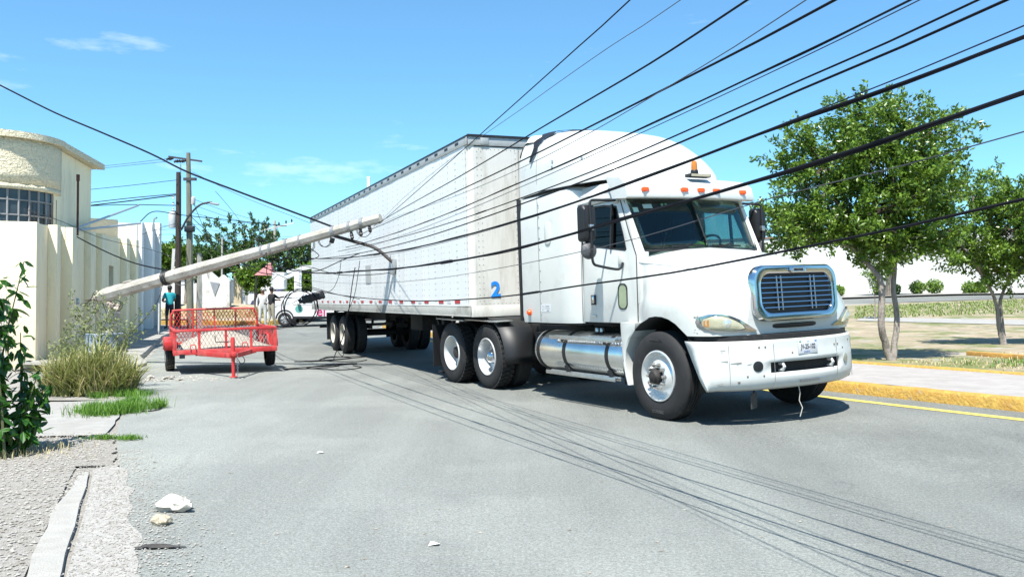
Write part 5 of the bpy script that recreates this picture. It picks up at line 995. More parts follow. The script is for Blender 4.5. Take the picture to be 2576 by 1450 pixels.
for t0, l_, e in ((-10.9, .35, .20), (-9.66, .42, .27), (-6.93, .62, .18), (-5.38, .5, .18), (-1.16, .6, .2), (.93, .6, .2)):
    wallseg('pilaster', t0, t0+l_, .0, e, -.1, (ztop(t0)+.012, ztop(t0+l_)+.012), bev=.01)
mb = MB(); mb.loft([[Q(-11.82, e, -.1), Q(-12.06, e, -.1), Q(-12.06, e, 3.17), Q(-11.82, e, 3.17)] for e in (.05, -4.5)], closed=True, caps=True); mb.build('garden_wall', m_crm, house, bevel=.012)
gt = MB()
for k in range(9):
    q = Q(-12.12, -.52-.045*k, 0); mb = MB(); mb.box((q.x, q.y, .85), (.018, .018, 1.5)); mb.build('gate_rail', mat('white_gate', (.72, .72, .70), .5), house)
for z in (.25, 1.45):
    a, b = Q(-12.12, -.48, z), Q(-12.12, -.93, z); mb = MB(); mb.bar(a, b, .03, .03); mb.build('gate_crossbar', MATS['white_gate'], house)
mb = MB(); mb.box(Q(-9.3, .30, 1.05), (.22, .06, .09), (0, 0, .27)); mb.build('letter_slot', m_blk, house)
# electricity meter on the wall
me_ = Q(-8.35, .03, 1.45); mb = MB(); mb.box(me_, (.06, .30, .42), (0, 0, .27)); mt = mb.build('meter_board', mat('meter_grey', (.33, .36, .40), .6), house, bevel=.01)
mb = MB(); mb.lathe([(.09, 0), (.09, .06), (.07, .11), (.001, .12)], me_+HN*.03, HN, 18); mb.build('meter_glass', mat('meter_glass', (.55, .62, .70), .15), mt)
mb = MB(); mb.tube([Q(-8.65, .03, .3), Q(-8.65, .03, 1.75)], .02, 8); mb.build('meter_pipe', m_alr, mt)
# upper floor: curved bay
BC = Vector((-12.75, 21.1, 0))-Vector((-13.7, 30.2, 0))
def bay(r, a, z): return BC+Vector((r*math.cos(math.radians(a)), r*math.sin(math.radians(a)), z))
angs = list(range(-190, 21, 7))
mb = MB(); mb.loft([[bay(1.38+(.0 if i % 2 else .008), a, z) for i, a in enumerate(angs)] for z in (4.24, 4.5, 4.8, 5.1, 5.32)]); mb.loft([[bay(1.38, a, 4.24) for a in angs], [bay(1.2, a, 4.23) for a in angs]]); mb.build('stucco_band', m_stu, house, solid=.12, smooth=60)
mb = MB(); mb.add([bay(1.50, a, 5.32) for a in angs]+[Q(-5.5, .25, 5.32), Q(-5.5, -5, 5.32)], [tuple(range(len(angs)+2))]); P = [bay(1.50, a, 5.32) for a in angs]+[Q(-5.5, .25, 5.32), Q(-5.5, -5, 5.32)]
mb = MB(); mb.prism(P, (0, 0, .15)); mb.build('roof_slab', m_stu, house, smooth=30)
mb = MB(); a_, b_ = bay(1.30, 6, 0), Q(-5.85, -.05, 0); c_ = Q(-5.85, -4.5, 0)
mb.prism([a_+Vector((0, 0, 3.0)), b_+Vector((0, 0, 3.0)), c_+Vector((0, 0, 3.0)), bay(1.25, 175, 3.0)], (0, 0, 2.31)); mb.build('upper_wall', m_crm, house)
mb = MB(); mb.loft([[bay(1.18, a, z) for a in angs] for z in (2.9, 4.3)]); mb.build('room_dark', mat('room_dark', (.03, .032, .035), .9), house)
fm = mat('grey_window_frame', (.30, .30, .30), .6, var=.1)
wa = [-104+10.6*k for k in range(11)]
for k in range(len(wa)):
    mb = MB(); a = wa[k]; p0, p1 = bay(1.30, a, 3.12), bay(1.30, a, 4.26); mb.bar(p0, p1, .035, .035, (1, 0, 0)); mb.build('window_bar', fm, house)
for z in (3.14, 3.50, 3.86, 4.22):
    mb = MB(); mb.tube([bay(1.30, a, z) for a in wa], .02, 5); mb.build('window_bar', fm, house)
gp = mat('dark_window_glass', (.045, .055, .065), .08, var=.5, scale=2)
for k in range(len(wa)-1):
    for j, z in enumerate((3.14, 3.50, 3.86)):
        mb = MB(); mb.add([bay(1.285, wa[k]+.6, z+.02), bay(1.285, wa[k+1]-.6, z+.02), bay(1.285, wa[k+1]-.6, z+.34), bay(1.285, wa[k]+.6, z+.34)], [(0, 1, 2, 3)]); mb.build('pane', gp, house)
for a in (-60, -30, -26, -8):
    mb = MB(); p = bay(1.36, a, 3.05); mb.tube([p, p+Vector((.01, 0, rr.uniform(.5, 1.0)))], .007, 5); mb.build('starter_rod', MATS['rusty_rod'], house)
wallseg('parapet', -7.2, 1.4, -.9, -.5, 3.1, (3.78, 4.5), m_stu); wallseg('parapet', -7.2, -6.9, -4, -.9, 3.1, (3.78, 3.8), m_stu)
mb = MB(); mb.add([Q(-12, -.1, 3.0), Q(2.1, -.1, 3.1), Q(2.1, -5, 3.1), Q(-12, -5, 3.0)], [(0, 1, 2, 3)]); mb.build('flat_roof', m_conc, house, solid=.1)
p0 = Q(-7.9, .02, 3.2); mb = MB(); mb.tube([p0, p0+Vector((0, 0, 1.45))], .03, 8); mb.tube([p0+Vector((0, 0, 1.45)), p0+Vector((.0, 0, 1.62))], .045, 8); mb.build('rusty_mast', mat('rust_mast', (.16, .06, .045), .8, var=.4, scale=8), house)
for a, b in ((at(170, 581, 22.0), at(346, 516, 29.0)), (at(170, 581, 22.0), at(352, 561, 29.5))):
    o_ = Vector(house.location); mb = MB(); mb.tube([a-o_, b-o_], .035, 8); mb.build('service_pipe', mat('galvanised_pipe', (.42, .44, .45), .45, .6), house)
for k in range(3):
    q = Q(-10.6+k*.35, -.05, 3.2); mb = MB(); mb.tube([q, q+Vector((0, 0, .5+.1*k))], .008, 5); mb.build('starter_rod', MATS['rusty_rod'], house)
mb = MB(); mb.tube([Q(1.85, .07, .2), Q(1.85, .07, 1.35)], .05, 8); mb.build('drain_pipe', m_blk, house)
# neighbour
nb = thing('neighbour_house', 'whitewashed house with tall pilasters next to the cream corner house', 'house', (-13.7, 30.2, 0))
wallseg('facade', 2.16, 7.4, -.3, .05, 0, (4.45, 4.9), m_wbl, nb); wallseg('end_wall', 7.12, 7.4, -5, -.301, 0, (4.9, 4.9), m_wbl, nb)
for t0, l_, e in ((2.2, .5, .22), (4.05, .7, .35), (6.75, .6, .30)): wallseg('pilaster', t0, t0+l_, .05, e, 0, (4.5+.09*(t0-2.2), 4.52+.09*(t0-2.2)), m_wbl, nb, .01)
mb = MB(); a = Q(4.0, .36, 4.35); mb.tube([a, a+Vector((.05, 0, .45)), a+Vector((.2, -.1, .5))], .04, 8); mb.build('weatherhead', m_alr, nb)
# ================================================================== STANDING POLES
m_wood = mat('tarred_wood', (.045, .034, .028), .9, var=.4, scale=5, stretch=(6, 6, .6), bump=.3, bscale=20)
zg = terr(-14.3, 36.5, False)
wp = thing('wooden_pole', 'dark tarred wooden utility pole, left of the pair behind the trailer', 'utility pole', (-14.33, 36.5, zg))
mb = MB(); mb.tube([(0, 0, 0), (.01, 0, 3.5), (0, 0, 6.75)], [.135, .12, .10], 10); mb.build('shaft', m_wood, wp)
mb = MB(); mb.tube([(.08, 0, 6.6), (.08, 0, 7.1)], .03, 6); mb.build('top_pin', m_alr, wp)
mb = MB(); mb.lathe([(.14, 0), (.15, .03), (.15, .62), (.13, .68), (.05, .70)], (-.22, -.1, 4.35), (0, 0, 1), 16, True); mb.build('transformer', mat('transformer_white', (.62, .63, .62), .5), wp)
for z in (5.4, 5.15, 5.65):
    mb = MB(); mb.lathe([(.02, -.06), (.05, -.04), (.03, 0), (.05, .04), (.02, .06)], (-.2, -.05, z), (0, 0, 1), 10, True); mb.build('insulator', mat('pale_porcelain', (.6, .6, .58), .3), wp)
mb = MB(); mb.box((-.1, -.05, 5.05), (.4, .05, .06)); mb.build('bracket', m_dark, wp)
cp = thing('concrete_pole', 'taller concrete utility pole with crossarm, insulators and street lamp', 'utility pole', (-13.82, 36.6, zg))
m_cp2 = mat('stained_concrete_pole', (.20, .20, .15), .9, var=.25, scale=3, stretch=(3, 3, .5))
mb = MB(); mb.tube([(0, 0, 0), (-.06, 0, 4), (-.14, 0, 7.6)], [.16, .14, .09], 8); mb.build('shaft', m_cp2, cp, smooth=20)
mb = MB(); mb.bar((-.95, -.1, 7.42), (.42, .1, 7.25), .09, .07); mb.build('crossarm', mat('steel_arm', (.05, .05, .055), .6), cp)
for x in (-.95, -.82, -.62, -.52, -.38, -.28):
    mb = MB(); mb.lathe([(.02, -.1), (.06, -.07), (.03, -.03), (.07, 0), (.03, .03), (.06, .07), (.02, .1)], (x, -.12, 7.32-.1*(x > -.7)), (.8, 0, .3), 10, True); mb.build('insulator', MATS['dark_porcelain'], cp)
mb = MB(); mb.box((-.02, -.1, 6.45), (.55, .1, .12)); mb.build('lower_arm', MATS['steel_arm'], cp)
mb = MB(); mb.box((.02, -.2, 4.3), (.42, .2, .26)); mb.build('junction_box', m_blk, cp, bevel=.03)
mb = MB(); mb.lathe([(.08, 0), (.09, .03), (.09, .3), (.05, .34)], (.14, -.14, 5.35), (0, 0, 1), 12, True); mb.build('photocell', MATS['transformer_white'], cp)
mb = MB(); mb.tube(cat_curve([(-.35, -.2, 4.25), (0, -.25, 4.85), (.45, -.28, 5.3), (.85, -.3, 5.42), (1.0, -.3, 5.42)], 5), .045, 8); la = mb.build('lamp_arm', MATS['steel_arm'], cp)
mb = MB(); mb.box((1.13, -.34, 5.36), (.36, .26, .07), (.25, .15, .2)); mb.build('lamp_head', mat('lamp_grey', (.33, .35, .36), .5), la, bevel=.02)
p3 = thing('concrete_post', 'short pale square concrete post right of the utility poles', 'post', (-13.55, 36.9, zg))
mb = MB(); mb.tube([(0, 0, 0), (0, 0, 2.0), (-.03, 0, 3.3)], [.13, .12, .10], 4); mb.build('shaft', m_pole, p3, smooth=0)
fpst = thing('post', 'white post top showing above the trailer roof line', 'post', (-7.6, 45, 0))
mb = MB(); mb.box((0, 0, 4.0), (.14, .14, 8.1)); mb.box((0, 0, 8.1), (.18, .18, .06)); mb.build('shaft', m_wbl, fpst)
gs = thing('guy_guard', 'slanted white guard strip standing beside the wooden pole', 'guard', at(433, 700, 30))
mb = MB(); mb.bar((0, 0, .12), (.05, 0, 1.05), .10, .03, (0, 1, 0)); mb.build('strip', mat('guard_white', (.62, .62, .60), .6), gs)
wk_ = at(400, 790, 30.5); ws_ = thing('white_stake', 'thin white stake standing by the man in teal', 'stake', wk_)
mb = MB(); mb.box((0, 0, -.1), (.05, .03, 1.0)); mb.lathe([(.03, 0), (.001, .14)], (0, 0, -.6), (0, 0, -1), 6); mb.build('shaft', mat('guard_white', (.62, .62, .60), .6), ws_)
# wires between the standing poles, the houses and the fallen pole
BW = [('thick twisted black cable crossing the sky from the left edge past the poles', [(-40, 195, 22.5), (0, 215, 22.2), (130, 280, 21.5), (250, 331, 20.8), (375, 385, 20.2), (470, 432, 19.7), (600, 482, 19.0), (780, 549, 18.3), (862, 580, 18.0)], .022),
      ('thin wire from the crossarm insulators to the left, upper', [(418, 398, 36.3), (300, 412, 38), (205, 421, 40)], .010), ('thin wire from the crossarm insulators to the left, lower', [(418, 405, 36.3), (300, 417, 38), (205, 428, 40)], .010),
      ('wire leaving the wooden pole leftwards behind the cream house, highest', [(441, 452, 36.3), (320, 466, 37), (200, 478, 38)], .012), ('black cable from the transformer leftwards, upper of two', [(440, 487, 36.2), (320, 498, 37), (200, 512, 38)], .018), ('thick black cable from the transformer leftwards, lower of two', [(440, 490, 36.2), (320, 505, 37), (200, 519, 38)], .026), ('level black cable behind the cream house parapet', [(440, 516, 36.2), (320, 514, 37), (200, 518, 38)], .018),
      ('black service cable arching from the neighbour roof to the wooden pole', [(352, 556, 30), (375, 535, 31.5), (400, 531, 33), (440, 538, 36), (500, 545, 36.5), (600, 555, 38), (700, 566, 40), (720, 568, 41)], .018),
      ('wire sloping from the concrete pole head to the fallen pole', [(482, 432, 36.4), (600, 490, 32), (778, 560, 28)], .009), ('wire from the street lamp down towards the trees', [(540, 480, 36), (575, 520, 38), (610, 565, 41), (630, 590, 43)], .010),
      ('long wire from the poles to the far crossarm, upper', [(485, 500, 36.4), (580, 535, 40), (690, 566, 46)], .010), ('long wire from the poles to the far crossarm, middle', [(485, 515, 36.4), (580, 548, 40), (680, 578, 46)], .010), ('long wire from the poles to the far crossarm, lower', [(485, 535, 36.4), (580, 560, 40), (680, 590, 46)], .010),
      ('black cable falling from the junction box to the fallen pole', [(480, 545, 36.3), (540, 600, 30), (600, 655, 24), (640, 672, 19.5)], .014), ('second black cable falling from the junction box to the pole tangle', [(482, 560, 36.3), (560, 640, 28), (640, 680, 22), (690, 690, 19)], .012), ('cable from the pole brackets steeply down behind the fallen pole', [(485, 510, 36.3), (520, 590, 33), (560, 640, 29), (620, 668, 22)], .011),
      ('level wire behind the poles above the trees, upper', [(345, 572, 38), (450, 566, 38), (560, 562, 40), (640, 560, 42), (680, 570, 44)], .010), ('level wire behind the poles above the trees, lower', [(345, 606, 38), (450, 607, 38), (600, 605, 42), (770, 598, 46)], .011), ('sagging wire behind the fallen pole, upper', [(345, 582, 36), (480, 575, 38), (640, 590, 42), (778, 598, 46)], .009), ('sagging wire behind the fallen pole, lower', [(345, 590, 36), (480, 590, 38), (660, 604, 42), (778, 606, 46)], .009), ('wire from the house top to the wooden pole, slanting', [(352, 590, 30), (400, 574, 33), (445, 560, 36.4)], .010),
      ('pale cable swinging from the garden wall to the fallen pole strap', [(178, 588, 21.8), (260, 630, 21), (340, 662, 20), (432, 682, 19)], .016), ('dark wire from the stucco bay down along the pilasters', [(60, 525, 20), (150, 555, 21.5), (260, 600, 24), (380, 628, 28), (445, 650, 34)], .009),
      ('pale sagging wire in front of the background trees', [(500, 620, 37), (580, 660, 36), (680, 672, 34), (720, 660, 30)], .012), ('thin pole wire dropping to the white post', [(492, 590, 36.4), (510, 650, 37), (525, 700, 38)], .008)]
for lab, P, r in BW:
    mb = MB(); mb.tube(cat_curve([at(*q) for q in P], 6), r, 5); tag(mb.build('utility_wire', m_cab if r > .0105 else m_wire), lab, 'cable', 'wires strung between the standing poles')

# ================================================================== VEGETATION
m_lf1 = leafmat('tree_leaf', (.045, .105, .009), (.19, .30, .035), .28, .32)
m_lf2 = leafmat('tree_leaf_dark', (.03, .075, .012), (.085, .15, .022), .25, .4)
m_lfy = leafmat('hedge_leaf', (.10, .19, .02), (.20, .30, .03), .3, .5)
m_bark = mat('grey_bark', (.34, .29, .24), .9, var=.35, scale=6, stretch=(5, 5, .7), bump=.8, bscale=18, dirt=(.13, .10, .08), dscale=5, dthr=(.5, .66))
m_lime = mat('limed_bark', (.36, .32, .28), .9, var=.2, scale=6, stretch=(5, 5, .7), bump=.9, bscale=20, dirt=(.16, .12, .10), dscale=7, dthr=(.5, .64))
def leaf_faces(V, F, c, d, n_, L, W):
    """one folded leaf: base c, direction d, normal n_"""
    s = d.cross(n_); 
    if s.length < 1e-4: s = Vector((1, 0, 0))
    s.normalize(); o = len(V); V += [c, c+d*L*.45+s*W-n_*W*.3, c+d*L, c+d*L*.45-s*W-n_*W*.3]; F += [(o, o+1, o+2), (o, o+2, o+3)]
def rvec(r):
    while True:
        v = Vector((r.uniform(-1, 1), r.uniform(-1, 1), r.uniform(-1, 1)))
        if .05 < v.length < 1: return v.normalized()
def tree(name, label, base, stems, lobes, ntuft, nleaf, L, seed, lm=None, bark=None, group=None, sprigs=12, dens=.75, low=None):
    r = random.Random(seed); B = Vector(base); root = thing(name, label, 'tree', B, group=group)
    tops = []
    for P, r0, r1 in stems:
        C_ = cat_curve([Vector(p) for p in P], 5); n = len(C_); mb = MB(); mb.tube([c+rvec(r)*r0*.10 for c in C_], [lerp(r0*1.25 if i == 0 else r0, r1, i/(n-1)) for i in range(n)], 9); mb.build('trunk', bark or m_bark, root, smooth=50); tops.append(C_[-1])
    V, F = [], []; tw = MB()
    cents = [Vector(l[0]) for l in lobes]
    for c in cents:
        t = min(tops, key=lambda q: (q-c).length); m = (t+c)/2+rvec(r)*.15*(c-t).length; m.z = lerp(t.z, c.z, .45)
        mb = MB(); mb.tube(cat_curve([t-(m-t)*.15, m, c], 4), [.045, .042, .038, .034, .03, .026, .022, .018, .015], 6); mb.build('limb', bark or m_bark, root)
    vol = [l[1][0]*l[1][1]*l[1][2] for l in lobes]; tot = sum(vol)
    for k in range(ntuft+sprigs):
        u = r.random()*tot; i = 0
        while u > vol[i] and i < len(vol)-1: u -= vol[i]; i += 1
        c = cents[i]; R = lobes[i][1]; d = rvec(r); rad = r.random()**.45*dens+(1-dens)*r.random()
        if k >= ntuft: rad = r.uniform(1.0, 1.28); d.z = abs(d.z)*.7+.15
        p = c+Vector((d.x*R[0], d.y*R[1], d.z*R[2]))*rad
        if low is not None and p.z < low(p): continue
        src = c+(p-c)*.25
        if r.random() < .5 or k >= ntuft: tw.tube([src, (src+p)/2+rvec(r)*.06, p], [.011, .008, .004], 3, False)
        ax = (p-c).normalized()+Vector((0, 0, .25))+rvec(r)*.6; ax.normalize()
        ln = r.uniform(.22, .42)
        for j in range(nleaf):
            t = r.random(); q = p+ax*(t-.4)*ln+rvec(r)*r.uniform(.02, .13)*(1.25-t*.6)
            dd = (ax*.5+rvec(r)); dd.normalize(); nn = rvec(r)*.9+Vector((0, -.15, .75)); nn.normalize(); leaf_faces(V, F, q, dd, nn, L*r.uniform(.7, 1.3), L*.26)
    mb = MB(); mb.v = V; mb.f = F; mb.m = [0]*len(F); mb.build('crown', lm or m_lf1, root, smooth=0); tw.build('twigs', mat('twig_brown', (.10, .075, .05), .9), root, smooth=0)
    return root
B1 = Vector((6.9, 15.5, .33))
def L1(px, py, rx, rz, ry=1.2, Y=15.5, dy=0, B=B1, s=138.2): return ((at(px, py, Y)-B)+Vector((0, dy, 0)), (rx/s, ry, rz/s))
def S1(P, Y=15.5, B=B1): return [at(x, y, Y)-B+Vector((0, dy, 0)) for x, y, dy in P]
tree('street_tree', 'large leafy tree with pale forked trunk, right of the lorry', B1,
     [(S1([(2240, 912, 0), (2228, 870, 0), (2210, 815, -.1), (2212, 740, -.1), (2208, 700, -.1), (2180, 660, 0), (2150, 620, .1)]), .070, .04), (S1([(2246, 912, 0), (2252, 870, .05), (2263, 800, .1), (2254, 730, .1), (2258, 660, .1), (2262, 590, .1)]), .060, .035)],
     [L1(2150, 545, 185, 95, 1.3), L1(2010, 585, 110, 75, .9, dy=-.1), L1(2080, 420, 140, 95, 1.0), L1(2230, 400, 170, 120, 1.3), L1(2330, 480, 120, 110, 1.1), L1(2200, 300, 140, 70, .9), L1(2390, 330, 75, 55, .6), L1(2310, 600, 120, 62, 1.0), L1(1950, 520, 60, 40, .5), L1(2230, 620, 110, 60, 1.0), L1(2020, 355, 70, 50, .6)],
     800, 48, .088, 5, bark=m_lime, group='trees in the park', sprigs=70)
B2 = Vector((11.0, 19.15, .45))
def L2(px, py, rx, rz, ry=1.2): return L1(px, py, rx, rz, ry, 19.15, 0, B2, 111.9)
tree('street_tree', 'smaller park tree with twin trunk at the right edge', B2,
     [(S1([(2522, 868, 0), (2512, 820, 0), (2505, 760, 0), (2478, 700, 0)], 19.15, B2), .055, .03), (S1([(2526, 868, 0), (2524, 815, .05), (2520, 755, .05), (2545, 700, .1)], 19.15, B2), .05, .03)],
     [L2(2500, 590, 120, 110), L2(2570, 500, 120, 80), L2(2440, 640, 80, 60, .8), L2(2600, 630, 130, 100), L2(2450, 490, 70, 55, .8), L2(2520, 690, 80, 40, .8), L2(2390, 585, 50, 50, .6)],
     480, 48, .088, 9, bark=m_lime, group='trees in the park', sprigs=20)
B3 = Vector((13.2, 31.0, terr(13.2, 31.0)))
tree('sapling', 'thin young sapling behind the forked trunk', B3, [([(0, 0, 0), (.02, 0, .5), (0, 0, 1.1)], .03, .015)], [((0, 0, 1.5), (.35, .35, .45)), ((.1, 0, 1.95), (.2, .2, .25))], 34, 24, .09, 3, sprigs=4)
# clipped shrubs along the white wall
def shrub_ball(px, py, r, Y, lab, grp='clipped shrubs along the white wall', k=0):
    c = at(px, py, Y); rd_ = random.Random(int(px)); root = thing('clipped_shrub', lab, 'shrub', (c.x, c.y, c.z-r), group=grp); V, F = [], []
    for _ in range(420):
        d = rvec(rd_); q = Vector((d.x*r*1.1, d.y*r, r+d.z*r*.92))*rd_.uniform(.82, 1.04)+Vector((0, 0, 0)); dd = (d+rvec(rd_)).normalized(); leaf_faces(V, F, q, dd, (d+rvec(rd_)*.7).normalized(), .13, .045)
    mb = MB(); mb.v = V; mb.f = F; mb.m = [0]*len(F); mb.build('foliage', m_lfy, root, smooth=0); mb = MB(); mb.tube([(0, 0, -.1), (0, 0, r)], .03, 6); mb.blob((0, 0, r), r*.80, 2, 2, .1); mb.build('core', m_lf2, root)
shrub_ball(2107, 731, .33, 50.5, 'round clipped shrub just right of the lorry grille'); shrub_ball(2308, 722, .36, 49.5, 'clipped shrub by the wall, left of the close pair'); shrub_ball(2351, 719, .40, 49.2, 'clipped shrub by the wall, right of the close pair'); shrub_ball(2215, 728, .32, 50, 'clipped shrub seen between the forked trunks')
shrub_ball(2440, 724, .38, 48.6, 'low clipped shrub beside the smaller tree, left one'); shrub_ball(2468, 724, .36, 48.4, 'low clipped shrub beside the smaller tree, right one'); shrub_ball(2250, 727, .30, 49.9, 'clipped shrub right of the forked trunk')
# palms in front of the wall
def palm(px, Y, h, lab, seed):
    b = at(px, 745, Y); b.z = terr(b.x, b.y)+.1; r = random.Random(seed); root = thing('palm', lab, 'palm', b, group='palms along the white wall')
    mb = MB(); P = [(0, 0, h*i/8) for i in range(9)]; mb.tube(P, [.24, .2, .19, .19, .18, .18, .17, .17, .16], 10); mb.build('trunk', mat('palm_trunk', (.24, .20, .16), .95, var=.4, scale=6, stretch=(1, 1, 6), bump=.8, bscale=14), root)
    for k in range(9):
        a = 2*PI*k/9+r.uniform(-.2, .2); el = r.uniform(-.1, 1.0); V, F = [], []; d = Vector((math.cos(a), math.sin(a), 0)); L_ = r.uniform(1.3, 1.7)
        for i in range(26):
            f = -1.25+2.5*i/25; s = d.cross(Vector((0, 0, 1))); dd = (d*math.cos(f)+s*math.sin(f))*math.cos(el)+Vector((0, 0, math.sin(el))); dd.normalize(); c0 = Vector((0, 0, h))+d*math.cos(el)*.5+Vector((0, 0, math.sin(el)*.5)); o = len(V); w = dd.cross(Vector((0, 0, 1))).normalized()*.035; V += [c0, c0+dd*L_*.5+w, c0+dd*L_-Vector((0, 0, .45)), c0+dd*L_*.5-w]; F += [(o, o+1, o+2, o+3)]
        mb = MB(); mb.v = V; mb.f = F; mb.m = [0]*len(F); mb.tube([(0, 0, h-.1), Vector((0, 0, h))+d*math.cos(el)*.55+Vector((0, 0, math.sin(el)*.5))], .02, 4); mb.build('frond', m_lf2, root, smooth=0)
palm(2237, 48.6, 3.1, 'palm with stout trunk seen behind the forked tree', 4)
# ---- left foreground: broad-leaved shrub, every leaf its own
m_big = leafmat('broad_leaf', (.022, .075, .009), (.05, .15, .017), .3, .28)
m_stem = mat('green_stem', (.12, .13, .06), .8)
bl = thing('broad_leaved_shrub', 'dark glossy broad-leaved shrub at the left edge of the frame', 'shrub', (-4.58, 7.75, 0))
lm_ = MB(); secs = []
for i in range(7):
    t = i/6; w = .30*math.sin(PI*min(1, t*.93+.05))**.8*(1-.25*t); bend = -.22*t*t
    secs.append([(t, -w, bend+.05*w*2), (t, 0, bend-.03), (t, w, bend+.05*w*2)])
lm_.loft(secs); leaf0 = lm_.build('leaf', m_big, bl, smooth=60)
rL = random.Random(12); first = True; stems_ = []
for k in range(22):
    x0, y0 = rL.uniform(-.25, .18), rL.uniform(-.3, .3); hgt = rL.uniform(.45, 1.80); tx = x0+rL.uniform(-.30, .30)*hgt*.55; ty = y0+rL.uniform(-.4, .25)
    C_ = cat_curve([(x0, y0, 0), (lerp(x0, tx, .35), lerp(y0, ty, .3), hgt*.5), (tx, ty, hgt)], 6); mb = MB(); mb.tube(C_, [lerp(.014, .004, i/(len(C_)-1)) for i in range(len(C_))], 5); mb.build('stem', m_stem, bl); stems_.append(C_)
n_ = 0
for C_ in stems_:
    for j in range(14):
        t = rL.uniform(.1, 1)**.8; q = C_[min(len(C_)-1, int(t*(len(C_)-1)))]; o = leaf0 if n_ == 0 else copy_obj(leaf0, bl); n_ += 1
        s = rL.uniform(.10, .18); a = rL.uniform(0, 2*PI); o.location = q; o.rotation_euler = Euler((rL.uniform(-.5, .5), rL.uniform(.1, 1.25), a)); o.scale = (s, s*rL.uniform(.8, 1.1), s)
V, F = [], []
for C_ in stems_:
    for j in range(58):
        q = C_[rL.randrange(2, len(C_))]+rvec(rL)*rL.uniform(0, .10); d = (rvec(rL)+Vector((0, 0, -.5))).normalized(); n__ = (rvec(rL)*.6+Vector((0, -.3, .7))).normalized(); L_ = rL.uniform(.08, .14); s_ = d.cross(n__).normalized(); o = len(V); w = L_*.2
        V += [q, q+d*L_*.3+s_*w, q+d*L_*.7+s_*w*.8, q+d*L_-n__*.01, q+d*L_*.7-s_*w*.8, q+d*L_*.3-s_*w]; F += [(o, o+1, o+2, o+3), (o, o+3, o+4, o+5)]
mb = MB(); mb.v = V; mb.f = F; mb.m = [0]*len(F); stuff(mb.build('inner_leaves', m_big, bl, smooth=0))
# ---- dry grass clump and twiggy bush by the drum
def blades(name, m, n, spot, lmin, lmax, w, seed, par=None, droop=.6, off=0., step=False):
    r = random.Random(seed); mb = MB(); V, F = [], []
    for _ in range(n):
        x, y, z, lean = spot(r); a = r.uniform(0, 2*PI); L_ = r.uniform(lmin, lmax); d = Vector((math.cos(a), math.sin(a), 0)); s = Vector((-d.y, d.x, 0))*w*r.uniform(.6, 1.3); ln = lean*r.uniform(.3, 1.2); o = len(V); P = []
        for i in range(4):
            t = i/3; P.append(Vector((x, y, z))+d*L_*ln*(t**1.4)+Vector((0, 0, L_*(t*(1-.25*ln)-droop*ln*t**3*.6))))
        V += [P[0]-s, P[0]+s, P[1]-s, P[1]+s, P[2]-s*.7, P[2]+s*.7, P[3]]; F += [(o, o+1, o+3, o+2), (o+2, o+3, o+5, o+4), (o+4, o+5, o+6)]
    mb.v = V; mb.f = F; mb.m = [0]*len(F); return mb.build(name, m, par, smooth=0)
m_gg = leafmat('fresh_grass', (.06, .16, .012), (.15, .30, .03), .35, .5); m_gs = leafmat('straw_grass', (.42, .35, .16), (.56, .49, .27), .25, .7); m_gd = leafmat('olive_grass', (.15, .18, .04), (.30, .32, .10), .3, .6)
gcl = thing('grass_clump', 'big clump of half dry arching grass in front of the blue drum', 'grass clump', (-6.42, 13.0, 0))
def sp1(r):
    a = r.uniform(0, 6.28); d = r.random()**.5; return (d*.68*math.cos(a), d*.48*math.sin(a), .0+.55*(1-d)*r.random(), .8)
stuff(blades('green_blades', m_gd, 1600, sp1, .35, .85, .009, 3, gcl)); stuff(blades('straw_blades', m_gs, 800, sp1, .3, .8, .008, 4, gcl))
tb = thing('twiggy_bush', 'sparse twiggy bush with tiny leaves rising behind the grass clump', 'bush', (-6.95, 13.9, 0)); V, F = [], []; tw = MB(); rT = random.Random(8)
for k in range(52):
    x0, y0 = rT.uniform(-.45, .55), rT.uniform(-.2, .2); h_ = rT.uniform(.6, 1.55); P = cat_curve([(x0, y0, .1), (x0+rT.uniform(-.2, .2), y0, h_*.5), (x0+rT.uniform(-.5, .55), y0+rT.uniform(-.3, .3), h_)], 6); tw.tube(P, .0045, 3, False)
    for j in range(60):
        q = P[rT.randrange(3, len(P))]+rvec(rT)*rT.uniform(.0, .10); leaf_faces(V, F, q, rvec(rT), (rvec(rT)+Vector((0, 0, .6))).normalized(), .06, .016)
mb = MB(); mb.v = V; mb.f = F; mb.m = [0]*len(F); mb.build('leaves', leafmat('olive_leaf', (.12, .16, .05), (.26, .29, .12), .3, .6), tb, smooth=0); tw.build('twigs', mat('pale_twig', (.35, .32, .22), .9), tb, smooth=0)
def patch(cx, cy, rx, ry, z=.01):
    def f(r):
        k = r.randrange(9); q = random.Random(int(cx*100)+k); a = q.uniform(0, 6.28); d = q.random()**.5*.85; s = q.uniform(.14, .4); return (cx+d*rx*math.cos(a)+r.gauss(0, s)*rx*.8, cy+d*ry*math.sin(a)+r.gauss(0, s)*ry, z, .6)
    return f
for cx, cy, rx, ry, n, lab, m_, l0, l1 in ((-5.25, 10.8, .55, .42, 2600, 'bright green grass tuft at the driveway edge', m_gg, .06, .20), (-4.85, 11.3, .28, .4, 1300, 'bright green grass tuft at the foot of the drum clump', m_gg, .07, .22), (-5.75, 12.55, .45, .3, 900, 'green grass tuft below the blue drum', m_gg, .06, .16), (-4.02, 8.55, .30, .10, 500, 'thin green grass sprouting at the road edge', m_gg, .03, .08), (-5.0, 7.9, 1.0, .4, 1300, 'dry straw under the broad-leaved shrub', m_gs, .03, .10)):
    tag(stuff(blades('grass_tuft', m_, n, patch(cx, cy, rx, ry), l0, l1, .0035, int(n+cx*10))), lab, 'grass')
